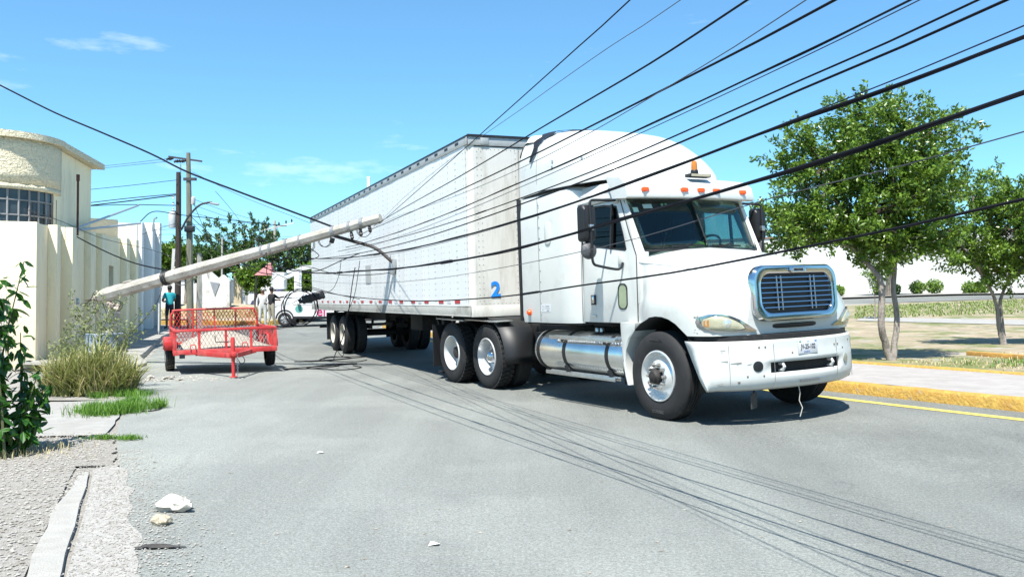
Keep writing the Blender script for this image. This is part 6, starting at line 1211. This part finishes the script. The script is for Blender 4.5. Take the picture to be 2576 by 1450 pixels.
def parkspot(u0, u1, d0, d1):
    def f(r):
        u = r.uniform(u0, u1); d = lerp(d0, d1, r.random()**1.3); x, y = RK(u); x += .87*d; y += .493*d
        # clumpy
        k = math.sin(x*2.3)*math.sin(y*1.9+1)+.5*math.sin(x*5.1+y*4)
        if k < .1 and r.random() < .8: x += .4; y += .3
        return (x, y, terr(x, y), .7)
    return f
tag(stuff(blades('park_grass', m_gg, 8000, parkspot(-9, 3, 3.6, 9.5), .04, .13, .008, 41)), 'patchy green grass around the forked tree', 'grass')
tag(stuff(blades('park_straw', m_gs, 6500, parkspot(-8, 4, 2.9, 9), .03, .09, .006, 43)), 'dry straw-coloured grass along the park edge', 'grass')
def farg(r):
    t = r.random(); px = lerp(2150, 2640, t); py = lerp(768, 792, r.random()**1.2); Y = lerp(40.5, 31.5, (py-768)/24); q = at(px, py, Y); return (q.x, q.y, terr(q.x, q.y), .6)
tag(stuff(blades('far_grass', leafmat('park_grass_mix', (.10, .20, .03), (.30, .33, .10), .3, .6), 3800, farg, .05, .15, .018, 47)), 'bright green grass strip in front of the far road', 'grass')
# leaf litter under the forked tree

# ================================================================== WHITE WALL AND BACKGROUND
m_ww = mat('white_boundary_wall', (.74, .74, .70), .9, var=.05, scale=.8, bump=.1, stretch=(1, 1, .25), dirt=(.52, .50, .44), dscale=1.4, dthr=(.56, .82))
wl = thing('boundary_wall', 'long plain white boundary wall across the park road', 'wall', (0, 0, 0))
WP = [(6, 56.8), (13, 55), (20.1, 53.1), (25, 51.7), (30.2, 50.2), (44, 46.3)]
for a, b in zip(WP, WP[1:]):
    za, zb = terr(*a)+.05, terr(*b)+.05; d = Vector((b[0]-a[0], b[1]-a[1], 0)).normalized(); n = Vector((-d.y, d.x, 0))*.2; mb = MB(); ht = 3.75
    mb.loft([[Vector((a[0], a[1], za-.3)), Vector((a[0], a[1], za+ht)), Vector((a[0], a[1], za+ht))+n, Vector((a[0], a[1], za-.3))+n], [Vector((b[0], b[1], zb-.3)), Vector((b[0], b[1], zb+ht)), Vector((b[0], b[1], zb+ht))+n, Vector((b[0], b[1], zb-.3))+n]], closed=True, caps=True); mb.build('wall_panel', m_ww, wl)
    mb = MB(); mb.bar((a[0], a[1]+.1, za+ht+.04), (b[0], b[1]+.1, zb+ht+.04), .34, .1); mb.build('coping', mat('brown_coping', (.25, .15, .11), .8), wl)
a = WP[2]
# house roofs behind the wall, trees behind it
for i, (px, py, Y, rx, rz, lab) in enumerate(((1990, 560, 62, 2.6, 1.4, 'dark tree crown showing over the white wall by the cab'), (2130, 590, 63, 3.0, 1.3, 'tree crown behind the white wall and the large tree'))):
    c = at(px, py, Y); b = Vector((c.x, c.y, terr(c.x, c.y))); h_ = c.z-b.z
    tree('leafy_tree', lab, b, [([(0, 0, 0), (.1, 0, h_*.5), (0, 0, h_*.85)], .18, .08)], [((0, 0, h_), (rx, rx*.8, rz)), ((rx*.5, 0, h_+.4), (rx*.6, rx*.5, rz*.7))], 130, 30, .24, 60+i, m_lf2, group='trees beyond the street', sprigs=8)
# ---- far left: kerb, bank, ruined wall, houses, trees
def bank(name, P, m, n=8):
    mb = MB(); mb.loft(P); return struct(mb.build(name, m, smooth=60))
kz = terr(-13, 40, False)
mb = MB(); mb.loft([[(x, y, z-.05) for x, y, z in ((x0, y0, kz-.1), (x0, y0, kz+.26), (x0-.02, y0+.16, kz+.28), (x0-.02, y0+.3, kz+.2))] for x0, y0 in ((-22, 41.6), (-16.5, 40.9), (-13, 40.5), (-11.4, 40.5), (-10.9, 41.2), (-10.6, 43))]); struct(mb.build('far_kerb', m_yel))
m_bank = mat('dry_bank', (.46, .39, .28), .95, var=.25, scale=4, bump=.6, bscale=30, c2=(.24, .25, .09), thr=(.5, .64), world=True)
mb = MB(); mb.loft([[(lerp(-24, -11.0+.2*j, i/10), 41.2+j*.9, kz+.24+.10*j+.08*math.sin(i*1.3+j)) for i in range(11)] for j in range(9)]); struct(mb.build('bank', m_bank, smooth=60))
def reg_bk(r): 
    x = r.uniform(-19, -11.5); y = r.uniform(41.3, 45); return (x, y, kz+.3+.1*(y-41), .6)
tag(stuff(blades('bank_grass', m_gs, 2200, reg_bk, .1, .35, .015, 51)), 'dry grass on the bank behind the yellow kerb', 'grass')
def reg_bk2(r): 
    x = r.gauss(-11.9, .5); y = r.uniform(42, 44); return (x, y, kz+.4, .6)
tag(stuff(blades('bank_weeds', m_gd, 900, reg_bk2, .2, .6, .02, 53)), 'green weeds at the right end of the dry bank', 'weeds')
m_ruin = mat('flaking_whitewash', (.68, .67, .63), .95, var=.1, scale=3, bump=.4, bscale=20, c2=(.36, .34, .31), thr=(.55, .66), dirt=(.12, .12, .12), dscale=3.5, dthr=(.62, .66))
def ruin(nm, lab, pts, Y, d=.3):
    P = [at(x, y, Y) for x, y in pts]; o = P[0].copy(); r = thing(nm, lab, 'wall', o); mb = MB(); mb.prism([p-o for p in P], (0, d, 0)); mb.build('masonry', m_ruin, r); return r
ruin('ruined_wall', 'jagged remnant of whitewashed wall with grey graffiti right of the poles', [(496, 790), (496, 690), (520, 676), (548, 700), (560, 690), (577, 706), (578, 790)], 46)
r_ = bpy.data.objects['ruined_wall']; mb = MB(); o = Vector(r_.location); mb.prism([at(x, y, 45.96)-o for x, y in ((528, 708), (552, 712), (540, 745))], (0, .02, 0)); mb.build('graffiti', mat('grey_paint', (.28, .30, .33), .9), r_)
ruin('graffiti_wall', 'graffitied whitewashed wall behind the man in teal', [(380, 800), (380, 690), (405, 684), (440, 700), (446, 800)], 47)
def house_box(nm, lab, x0, x1, yt, Y, depth, m, zb=0):
    a = at(x0, yt, Y); b = at(x1, yt, Y); o = Vector(((a.x+b.x)/2, Y, zb)); h = thing(nm, lab, 'house', o); mb = MB(); mb.box((0, depth/2, (a.z-zb)/2), (b.x-a.x, depth, a.z-zb)); mb.build('wall', m, h); mb = MB(); mb.box((0, depth/2, a.z-zb+.06), (b.x-a.x+.3, depth+.3, .12)); mb.build('roof', mat('roof_grey', (.5, .48, .45), .9), h); return h, b.x-a.x, a.z-zb
hb, w_, h_ = house_box('garage_house', 'white house with a garage door beyond the crossing', 592, 690, 690, 58, 8, m_ww)
mb = MB(); mb.box((-w_*.18, -.03, 1.35), (1.45, .06, 1.75)); g_ = mb.build('garage_door', mat('garage_white', (.66, .68, .68), .6), hb)
mb = MB(); mb.box((-w_*.18, -.05, 2.32), (1.6, .12, .2)); mb.build('lintel', mat('lintel_grey', (.30, .33, .36), .8), hb)
mb = MB(); mb.box((-w_*.42, -.10, h_/2+.2), (.5, .3, h_+.3)); mb.build('stone_pier', mat('beige_stone', (.56, .46, .30), .9, var=.2, scale=6, bump=.5, bscale=14), hb)
mb = MB(); mb.box((w_*.15, -.06, h_/2), (.08, .12, h_)); mb.build('drain_pipe', m_alr, hb)
house_box('low_house', 'low white house far behind the utility poles', 385, 505, 700, 66, 8, m_ww)
house_box('pale_house', 'pale house glimpsed behind the lorry and the wires', 690, 800, 705, 70, 8, mat('pale_wall', (.62, .58, .50), .9))
ph = thing('kiosk', 'small kiosk with pointed red roof behind the workers', 'kiosk', at(668, 765, 45.5))
mb = MB(); s_ = 2142/52; mb.add([(-.50, -.4, 1.55), (.50, -.4, 1.55), (.50, .4, 1.55), (-.50, .4, 1.55), (.25, 0, 2.25)], [(0, 1, 4), (1, 2, 4), (2, 3, 4), (3, 0, 4), (0, 3, 2, 1)]); mb.build('roof', mat('faded_red_roof', (.50, .20, .20), .8), ph, smooth=0)
for x in (-.5, .5):
    mb = MB(); mb.box((x, 0, .7), (.08, .08, 1.95)); mb.build('post', m_dark, ph)
BT = [(600, 620, 60, 3.6, 2.2, 'large dark background tree behind the fallen pole'), (660, 640, 62, 2.0, 1.6, 'background tree right of the largest one'), (560, 660, 58, 1.7, 1.2, 'background tree between the poles and the largest one'), (415, 645, 50, 1.5, .9, 'bright background tree left of the wooden pole'), (640, 700, 48, .9, .8, 'round tree in front of the white garage house'), (520, 665, 57, 1.6, 1.3, 'background tree behind the concrete pole'), (735, 655, 55, 1.9, 1.4, 'background tree behind the bucket truck'), (395, 660, 54, 1.4, .9, 'dim background tree beside the whitewashed house'), (770, 715, 47, 1.0, 1.0, 'leafy tree seen through the bucket truck frame'), (465, 660, 60, 1.8, 1.1, 'background tree behind the wooden pole')]
for i, (px, py, Y, rx, rz, lab) in enumerate(BT):
    c = at(px, py, Y); z0 = terr(c.x, c.y, False)
    h_ = c.z-z0
    tree('leafy_tree', lab, (c.x, c.y, z0), [([(0, 0, 0), (.1, 0, h_*.5), (0, 0, h_*.8)], .16, .07)], [((0, 0, h_), (rx, rx*.7, rz)), ((-rx*.45, 0, h_-.2*rz), (rx*.6, rx*.5, rz*.7)), ((rx*.4, .2, h_+.45*rz), (rx*.5, rx*.4, rz*.7))], 190, 28, .20, 80+i, m_lf1 if i in (3, 4, 8) else m_lf2, group='trees beyond the street', sprigs=8)
# far crossarm pole and light mast
fp2 = thing('utility_pole', 'thin distant utility pole with pale crossarm above the trees', 'utility pole', at(690, 765, 60))
mb = MB(); mb.box((0, 0, 2.9), (.14, .14, 6.0)); mb.build('shaft', m_pole, fp2)
mb = MB(); mb.bar((-1.1, 0, 5.15), (1.4, 0, 5.75), .1, .09); mb.build('crossarm', mat('pale_arm', (.6, .6, .58), .7), fp2)
for x in (-.9, -.5, .3, .8, 1.2):
    mb = MB(); mb.lathe([(.03, -.12), (.07, 0), (.03, .12)], (x, 0, 5.25+.24*(x+1.1)+.1), (0, 0, 1), 8, True); mb.build('insulator', MATS['dark_porcelain'], fp2)
for px, yt, Y, lab in ((558, 600, 52, 'thin grey mast in front of the largest background tree'), (620, 640, 50, 'slim white mast rising above the fallen pole')):
    b = at(px, 770, Y); t = at(px, yt, Y); m0 = thing('mast', lab, 'mast', b); mb = MB(); mb.tube([(0, 0, 0), (0, 0, t.z-b.z)], .06, 8); mb.build('shaft', m_pole, m0); mb = MB(); mb.box((0, 0, t.z-b.z+.05), (.12, .12, .1)); mb.build('cap', m_alr, m0)
# ================================================================== WHITE CAR
def car(name, label, loc, rz, body, length=4.1, h=1.5, text=None, scale=1.0):
    c = thing(name, label, 'car', loc, (0, 0, rz)); W = .84
    prof = [(-2.0, .35), (-2.05, .6), (-2.02, .92), (-1.95, 1.0), (1.0, .98), (1.55, .90), (1.95, .78), (2.05, .6), (2.03, .35)]
    low = [(x, z) for x, z in prof]
    mb = MB(); mb.loft([[(x*k, y, .35+(z-.35)*(1 if abs(y) < .8 else .96)) for x, z in low] for y, k in ((-W, .985), (-W*.97, 1.0), (-.3, 1.01), (.3, 1.01), (W*.97, 1.0), (W, .985))], closed=True, caps=True); b = mb.build('body', body, c, smooth=30)
    mb = MB(); mb.loft([[(-1.93, y*.97, 1.0), (-1.75, y*.84, h-.04), (-1.55, y*.82, h), (.0, y*.82, h), (.25, y*.84, h-.05), (.98, y*.97, .98)] for y in (-.8, -.3, .3, .8)], closed=True, caps=True); mb.build('cabin', body, c, smooth=30)
    gm = mat('car_glass', (.02, .025, .03), .08)
    for s_ in (-1, 1):
        for q in ([(-1.70, 1.04), (-1.62, h-.08), (-.95, h-.07), (-.92, 1.04)], [(-.84, 1.04), (-.87, h-.07), (.0, h-.09), (.62, 1.04)]):
            mb = MB(); mb.prism([(x, s_*(.80*(.97-.13*(z-1)/(h-1))+.006), z) for x, z in q], (0, -s_*.004, 0)); mb.build('side_window', gm, c)
        for x in (-1.25, 1.25):
            mb = MB(); mb.lathe([(.19, -.10*s_), (.26, -.11*s_), (.31, -.08*s_), (.32, 0), (.31, .08*s_), (.26, .11*s_), (.19, .10*s_)], (x, s_*.76, .32), (0, 1, 0), 28); w = mb.build('wheel', m_rub, c)
            mb = MB(); mb.lathe([(.205, .095*s_), (.19, .10*s_), (.18, .06*s_), (.05, .075*s_), (.001, .085*s_)], (x, s_*.76, .32), (0, 1, 0), 24); rm = mb.build('rim', mat('car_rim', (.35, .36, .37), .35, .6), w)
            for k in range(7):
                a = 2*PI*k/7; mb = MB(); mb.bar((x+.05*math.cos(a), s_*.845, .32+.05*math.sin(a)), (x+.185*math.cos(a), s_*.848, .32+.185*math.sin(a)), .03, .03, (0, 1, 0)); mb.build('spoke', mat('spoke_silver', (.6, .61, .62), .3, .6), rm)
            mb = MB(); mb.loft([[(x+r*math.cos(math.radians(a)), s_*y, .34+r*math.sin(math.radians(a))) for a in range(0, 181, 15)] for r, y in ((.345, .845), (.41, .848))]); mb.build('arch_trim', m_blk, c)
        mb = MB(); mb.box((0, s_*.842, .40), (1.75, .02, .1)); mb.build('sill_trim', m_blk, c)
        mb = MB(); mb.box((.62, s_*.95, 1.04), (.14, .16, .12)); mb.build('wing_mirror', body, c, bevel=.03)
        mb = MB(); mb.box((-.2, s_*.852, .86), (.18, .02, .03)); mb.build('door_handle', m_blk, c)
        mb = MB(); mb.box((1.92, s_*.6, .74), (.2, .36, .12), (0, .2, 0)); mb.build('headlight', m_lens, c, bevel=.03)
        mb = MB(); mb.box((-2.0, s_*.68, .85), (.08, .2, .25)); mb.build('tail_light', m_red, c, bevel=.02)
    mb = MB(); mb.prism([(.36, -.62, h-.09), (.36, .62, h-.09), (.95, .70, 1.02), (.95, -.70, 1.02)], (.01, 0, .012)); mb.build('windscreen', gm, c)
    mb = MB(); mb.prism([(-1.80, -.6, h-.12), (-1.80, .6, h-.12), (-1.95, .7, 1.05), (-1.95, -.7, 1.05)], (-.015, 0, .005)); mb.build('rear_window', gm, c)
    return c
m_cw = mat('white_car_paint', (.78, .79, .79), .25, var=.02, coat=.5)
cz = terr(-9, 38.4, False)
wc = car('white_car', 'white company car with magenta letters parked behind the trailer', (-8.88, 38.75, cz), PI+.03, m_cw)
text_mesh('car_lettering', 'ei.', .60, mat('magenta_print', (.62, .02, .16), .5), wc, (-.42, .853, .66), (PI/2, 0, PI), .003, bold=.006)
mb = MB(); mb.lathe([(.17, 0), (.17, .004), (.001, .005)], (.62, .842, .78), (0, 1, 0), 18); mb.build('door_emblem', mat('teal_print', (.12, .42, .36), .6), wc)
car('purple_car', 'dark purple car on the far street behind the workers', (-14.0, 53.0, terr(-14.0, 53, False)+.1), PI-.25, mat('purple_car_paint', (.07, .05, .12), .3, var=.1, coat=.5))
# bucket truck: white utility body with boom and basket
bz = terr(-10, 43, False); m_uw = mat('utility_white', (.74, .75, .74), .45, var=.04)
bt = thing('bucket_truck', 'white bucket truck with folded boom and basket behind the white car', 'truck', (-11.05, 43.2, bz), (0, 0, PI))
mb = MB(); mb.box((-1.0, 0, 1.05), (4.2, 2.0, .9)); mb.build('service_body', m_uw, bt, bevel=.04)
mb = MB(); mb.loft([[(-4.6, y, .6), (-4.6, y, 1.5), (-4.1, y, 2.2), (-3.15, y, 2.25), (-3.12, y, .6)] for y in (-.95, .95)], closed=True, caps=True); mb.build('cab', m_uw, bt, bevel=.05)
for s_ in (-1, 1):
    for x in (-3.9, -.2): 
        mb = MB(); mb.lathe([(.22, -.12), (.38, -.13), (.42, 0), (.38, .13), (.22, .12), (.05, .1)], (x, s_*.9, .42), (0, 1, 0), 24); mb.build('wheel', m_rub, bt)
    mb = MB(); mb.box((-.9, s_*1.01, 1.2), (3.4, .03, .02)); mb.build('body_trim', m_alr, bt)
    for k in range(4):
        mb = MB(); mb.box((-2.3+k*.9, s_*1.012, .95), (.7, .02, .45)); mb.build('locker_door', m_uw, bt, bevel=.01)
for a, b, r in (((-.2, .2, 1.4), (-.2, .2, 2.5), .26), ((-.2, .2, 2.45), (.6, .2, 2.1), .18), ((-2.6, -.1, 3.1), (.4, -.1, 2.5), .16)):
    mb = MB(); mb.bar(a, b, r, r); mb.build('boom', m_uw, bt, bevel=.02)
mb = MB(); mb.box((.75, .0, 2.05), (.62, .62, .85)); mb.build('basket', m_uw, bt, bevel=.05)
mb = MB()
for a, b in (((-1.25, .9, 1.4), (-1.25, .9, 2.75)), ((-.55, .9, 1.4), (-.55, .9, 2.75)), ((-1.25, .9, 2.75), (-.55, .9, 2.75)), ((-1.25, -.9, 1.4), (-1.25, -.9, 2.75)), ((-1.25, .9, 2.75), (-1.25, -.9, 2.75))): mb.bar(a, b, .09, .09)
mb.build('ladder_rack', m_uw, bt)
mb = MB(); mb.box((.9, 0, 1.30), (.5, 1.6, .12)); mb.box((1.0, .3, 1.1), (.08, .08, .5)); mb.box((1.0, -.3, 1.1), (.08, .08, .5)); mb.build('rear_bumper', m_blk, bt)
# ================================================================== PEOPLE
def person(label, loc, rz, J, R, regions, mats, hair, group=None):
    """one continuous skinned body; J joints, edges by name; regions: bone -> list of (t limit, material index)"""
    root = thing('person', label, 'person', loc, (0, 0, rz), group)
    ED = [('pelvis', 'waist'), ('waist', 'chest'), ('chest', 'neck'), ('neck', 'chin'), ('chin', 'head'), ('head', 'crown')]
    for s in 'lr': ED += [('chest', s+'sho'), (s+'sho', s+'elb'), (s+'elb', s+'wri'), (s+'wri', s+'palm'), ('pelvis', s+'hip'), (s+'hip', s+'kne'), (s+'kne', s+'ank'), (s+'ank', s+'toe')]
    names = list(J.keys()); V = [Vector(J[n]) for n in names]; rad = [R.get(n, R.get(n[1:], .05)) for n in names]; E = [(names.index(a), names.index(b)) for a, b in ED]; lab = list(ED)
    for s in 'lr':
        p = Vector(J[s+'palm']); d = (p-Vector(J[s+'wri'])).normalized(); sd = d.cross(Vector((1, 0, 0))); sd = sd.normalized() if sd.length > .1 else Vector((0, 1, 0))
        for k, (o, l) in enumerate(((-.03, .075), (-.01, .09), (.01, .085), (.03, .065), (.045, .05))):
            b0 = p+sd*o*.8; i = len(V); V += [b0+d*l*.5+Vector((.005, 0, 0)), b0+d*l+Vector((.02, 0, 0))]; rad += [.010, .008]; E += [(names.index(s+'palm'), i), (i, i+1)]; lab += [(s+'wri', s+'palm')]*2
    me = bpy.data.meshes.new('skeleton'); me.from_pydata(V, E, []); o = bpy.data.objects.new('body', me); col.objects.link(o)
    md = o.modifiers.new('skin', 'SKIN'); md.use_smooth_shade = True
    for i, v in enumerate(me.skin_vertices[0].data): v.radius = (rad[i], rad[i]); v.use_root = (i == names.index('pelvis'))
    ss = o.modifiers.new('smooth', 'SUBSURF'); ss.levels = 1; ss.render_levels = 1
    dg = bpy.context.evaluated_depsgraph_get(); m2 = bpy.data.meshes.new_from_object(o.evaluated_get(dg)); bpy.data.objects.remove(o)
    body = bpy.data.objects.new('body', m2); col.objects.link(body); body.parent = root; m2.materials.clear()
    for m_ in mats: m2.materials.append(m_)
    for f in m2.polygons:
        c = f.center; best = None
        for (a, b) in lab[:len(ED)]:
            A_, B_ = Vector(J[a]), Vector(J[b]); d = B_-A_; t = max(0, min(1, (c-A_).dot(d)/d.length_squared)); q = (c-(A_+d*t)).length
            if best is None or q < best[0]: best = (q, a, b, t)
        key = best[2][1:] if best[2][0] in 'lr' and best[2] not in ('pelvis',) else best[2]; mi = 0
        for lim, m_ in regions.get(key, [(1, 0)]):
            mi = m_
            if best[3] <= lim: break
        f.material_index = mi; f.use_smooth = True
    hd = Vector(J['head']); cr_ = Vector(J['crown']); ax = (cr_-Vector(J['chin'])).normalized(); fx = Vector((1, 0, 0))
    mb = MB(); mb.blob(hd+ax*.045-fx*.018, .108, 3, 2, hair[1], (.95, .88, 1.0)); mb.v = [tuple(Vector(v)) for v in mb.v]; mb.build('hair', hair[0], root)
    mb = MB(); mb.blob(hd+fx*.105-ax*.03, .018, 5, 1, .05, (1, .7, 1.3)); mb.build('nose', mats[0], root)
    for y in (-.035, .035):
        mb = MB(); mb.blob(hd+fx*.092+Vector((0, y, .012)), .012, 5, 1, .0); mb.build('eye', m_blk, root)
    return root
def pose(h=1.72, **k):
    s = h/1.75; J = dict(pelvis=(0, 0, .95), waist=(0, 0, 1.12), chest=(0, 0, 1.36), neck=(0, 0, 1.48), chin=(.02, 0, 1.55), head=(.02, 0, 1.63), crown=(.01, 0, 1.72), lsho=(0, .19, 1.40), rsho=(0, -.19, 1.40), lelb=(0, .25, 1.12), relb=(0, -.25, 1.12), lwri=(.06, .25, .88), rwri=(.06, -.25, .88), lpalm=(.08, .25, .81), rpalm=(.08, -.25, .81), lhip=(0, .10, .90), rhip=(0, -.10, .90), lkne=(.02, .11, .50), rkne=(.02, -.11, .50), lank=(-.02, .12, .08), rank=(-.02, -.12, .08), ltoe=(.16, .14, .035), rtoe=(.16, -.14, .035))
    J.update(k); return {n: tuple(c*s for c in p) for n, p in J.items()}
RAD = dict(pelvis=.135, waist=.125, chest=.145, neck=.058, chin=.07, head=.098, crown=.06, sho=.075, elb=.046, wri=.032, palm=.036, hip=.10, kne=.065, ank=.045, toe=.04)
sk = mat('skin_brown', (.20, .10, .06), .6); hb_ = mat('hair_black', (.012, .010, .009), .7)
teal = mat('teal_shirt', (.02, .42, .46), .85); navy = mat('navy_shorts', (.012, .016, .035), .85); shoe = mat('dark_shoe', (.03, .03, .03), .6)
TR = {'waist': [(1, 1)], 'chest': [(1, 1)], 'neck': [(.4, 1), (1, 0)], 'sho': [(1, 1)], 'elb': [(.55, 1), (1, 0)], 'hip': [(1, 2)], 'kne': [(.85, 2), (1, 0)], 'toe': [(1, 3)]}
pz = terr(-13.9, 34.7, False)+.15
person('man in teal shirt and dark shorts standing on the pavement, back to the camera', at(427, 826, 34.6)-Vector((0, 0, 0)), 2.35, pose(1.74, relb=(.12, -.24, 1.14), rwri=(.30, -.10, 1.12), rpalm=(.34, -.02, 1.12), lelb=(.10, .25, 1.14), lwri=(.30, .12, 1.10), lpalm=(.33, .04, 1.10), rank=(.12, -.13, .08), rtoe=(.30, -.15, .035), rkne=(.12, -.11, .5)), RAD, TR, [sk, teal, navy, shoe], (hb_, .06))
wh = mat('white_work_clothes', (.68, .68, .65), .9); bk = mat('black_vest', (.012, .012, .014), .85); kh = mat('khaki_trousers', (.40, .36, .27), .9)
FULL = {'waist': [(1, 1)], 'chest': [(1, 1)], 'neck': [(.5, 1), (1, 0)], 'sho': [(1, 1)], 'elb': [(1, 1)], 'wri': [(.9, 1), (1, 0)], 'hip': [(1, 2)], 'kne': [(1, 2)], 'ank': [(1, 2)], 'toe': [(1, 3)]}
person('worker in white hood and pale clothes facing the camera beside the white car', at(661, 823, 36.9), -1.35, pose(1.72, lelb=(.10, .24, 1.12), lwri=(.28, .16, 1.05), lpalm=(.34, .12, 1.05)), RAD, FULL, [sk, wh, wh, shoe], (wh, .03))
person('worker in black top and khaki trousers reaching towards the white car', at(683, 823, 36.6), .9, pose(1.72, relb=(.20, -.24, 1.28), rwri=(.42, -.18, 1.34), rpalm=(.48, -.16, 1.35), lelb=(.18, .24, 1.22), lwri=(.40, .14, 1.20), lpalm=(.46, .12, 1.20), rank=(.14, -.13, .08), rtoe=(.32, -.15, .035), lank=(-.14, .12, .08), ltoe=(.04, .14, .035)), RAD, FULL, [sk, bk, kh, shoe], (hb_, .06))
# unseen trees and houses, added to be mirrored in chrome and glass
for i, (x, y, h_, lab) in enumerate(((-9, -19, 4.6, 'unseen tree added for reflections behind the photographer, left'), (16, -17, 5.0, 'unseen tree added for reflections behind the photographer, right'), (24, -6, 4.4, 'unseen tree added for reflections far right beyond the pavement'), (21, 5, 4.6, 'unseen tree added for reflections right of the smaller tree'), (29, 1, 5.2, 'unseen tree added for reflections far out on the right'), (36, -5, 5.0, 'farthest unseen tree added for reflections on the right'))):
    tree('street_tree', lab, (x, y, terr(x, y)), [([(0, 0, 0), (.1, 0, h_*.3), (0, 0, h_*.6)], .15, .08)], [((0, 0, h_*.72), (2.0, 2.0, h_*.28)), ((.8, .3, h_*.85), (1.2, 1.2, h_*.2))], 110, 26, .22, 140+i, m_lf2, group='unseen trees added for reflections', sprigs=6)
for i, (x, y, w_, d_, h_, rz, m_, lab) in enumerate(((-14, -16, 12, 7, 3.6, .45, m_crm, 'unseen cream house added for reflections behind the photographer'), (22, -24, 16, 8, 4.0, .5, m_wbl, 'unseen white house added for reflections across the street'), (46, -4, 26, 8, 4.6, 1.45, m_crm, 'long unseen cream house added for reflections beyond the park'))):
    hh = thing('reflection_house', lab, 'house', (x, y, 0), (0, 0, rz)); mb = MB(); mb.box((0, 0, h_/2), (w_, d_, h_)); mb.build('wall', m_, hh); mb = MB(); mb.box((0, 0, h_+.1), (w_+.5, d_+.5, .2)); mb.build('roof', MATS['roof_grey'], hh)
    for k in range(3):
        mb = MB(); mb.box((-w_/3+k*w_/3, d_/2+.02, 1.6), (1.4, .06, 1.3)); mb.build('window', gp, hh)
# ================================================================== SMALL THINGS
dr = thing('steel_drum', 'dented pale blue steel drum behind the grass clump', 'drum', (-6.72, 14.05, 0))
m_drum = mat('faded_blue_drum', (.42, .50, .60), .6, var=.12, scale=4, dirt=(.62, .64, .66), dscale=3, dthr=(.5, .7))
mb = MB(); mb.lathe([(.001, .01), (.285, .01), (.29, .02), (.285, .05), (.285, .29), (.297, .31), (.285, .33), (.285, .57), (.297, .59), (.285, .61), (.285, .84), (.293, .86), (.293, .885), (.28, .89), (.272, .86), (.26, .5)], (0, 0, 0), (0, 0, 1), 36); mb.build('shell', m_drum, dr, smooth=30)
mb = MB(); mb.lathe([(.27, .78), (.001, .79)], (0, 0, 0), (0, 0, 1), 24); mb.build('contents', mat('drum_trash', (.5, .52, .55), .9, var=.5, scale=12), dr)
rk = random.Random(31)
def rock(lab, x, y, s, sq, m, seed, amp=.22):
    mb = MB(); mb.blob((0, 0, 0), s, seed, 3, amp, sq); o = mb.build('rock', m, smooth=28); o.location = (x, y, terr(x, y, False)+s*sq[2]*.72); tag(o, lab, 'rock', 'rocks lying on the road'); return o
m_lim = mat('white_limestone', (.60, .57, .50), .95, var=.15, scale=9, bump=.9, bscale=18, dirt=(.45, .40, .33), dscale=8, dthr=(.58, .75))
rock('large white limestone rock lying on the asphalt', -2.22, 5.62, .115, (1.0, .6, .48), m_lim, 7, .36); rock('small beige stone in front of the white rock', -2.16, 5.27, .062, (1.0, .7, .6), mat('beige_stone_small', (.52, .45, .33), .95, var=.15, scale=12, bump=.8, bscale=25), 9)
# larger rubble pieces in front of the red trailer
for k in range(14):
    x, y = rk.gauss(-6.45, .5), rk.gauss(15.55, .25); s = rk.uniform(.035, .075); mb = MB(); mb.blob((0, 0, 0), s, 50+k, 1, .45, (1, .8, .5)); o = mb.build('rubble_piece', MATS['rubble'], smooth=0); o.location = (x, y, s*.35); tag(o, 'pale chunk of broken concrete among the rubble before the red trailer', 'rubble', 'concrete chunks before the red trailer')
for i, (x, y, z, d, rt_, lab) in enumerate(((-7.15, 14.95, .05, (.55, .42, .06), (.05, -.08, .4), 'flat broken paving slab lying beside the blue drum'), (-7.75, 17.1, .14, (.75, .32, .09), (.5, -.25, .9), 'tilted broken kerb slab left of the red trailer'))):
    mb = MB(); mb.box((0, 0, 0), d); o = mb.build('broken_slab', m_conc, bevel=.01); o.location = (x, y, z); o.rotation_euler = rt_; tag(o, lab, 'slab')
mb = MB(); P = []
for i in range(14):
    a = 2*PI*i/14; r = rk.uniform(.5, 1); P.append((.15*r*math.cos(a)*(1.2 if math.cos(a) > 0 else 1), .045*r*math.sin(a), .006+.012*rk.random()))
mb.add(P+[(0, 0, .025)], [(i, (i+1) % 14, 14) for i in range(14)]); o = mb.build('dark_scrap', mat('dark_scrap', (.06, .055, .05), .9, var=.4, scale=20), smooth=0); o.location = (-1.97, 4.76, 0); o.rotation_euler = (0, 0, .15); tag(o, 'dark flat scrap of rubbish lying on the road edge', 'scrap')
for x, y, lab in ((-.44, 4.82, 'scrap of white paper on the asphalt near the camera'), (-1.75, 7.8, 'small white paper scrap on the asphalt farther off')):
    mb = MB(); mb.add([(-.03, -.02, .002), (.03, -.015, .012), (.035, .02, .004), (-.02, .025, .016), (0, 0, .02)], [(0, 1, 4), (1, 2, 4), (2, 3, 4), (3, 0, 4)]); o = mb.build('paper_scrap', mat('paper_white', (.8, .8, .78), .9), smooth=0); o.location = (x, y, .002); tag(o, lab, 'paper')
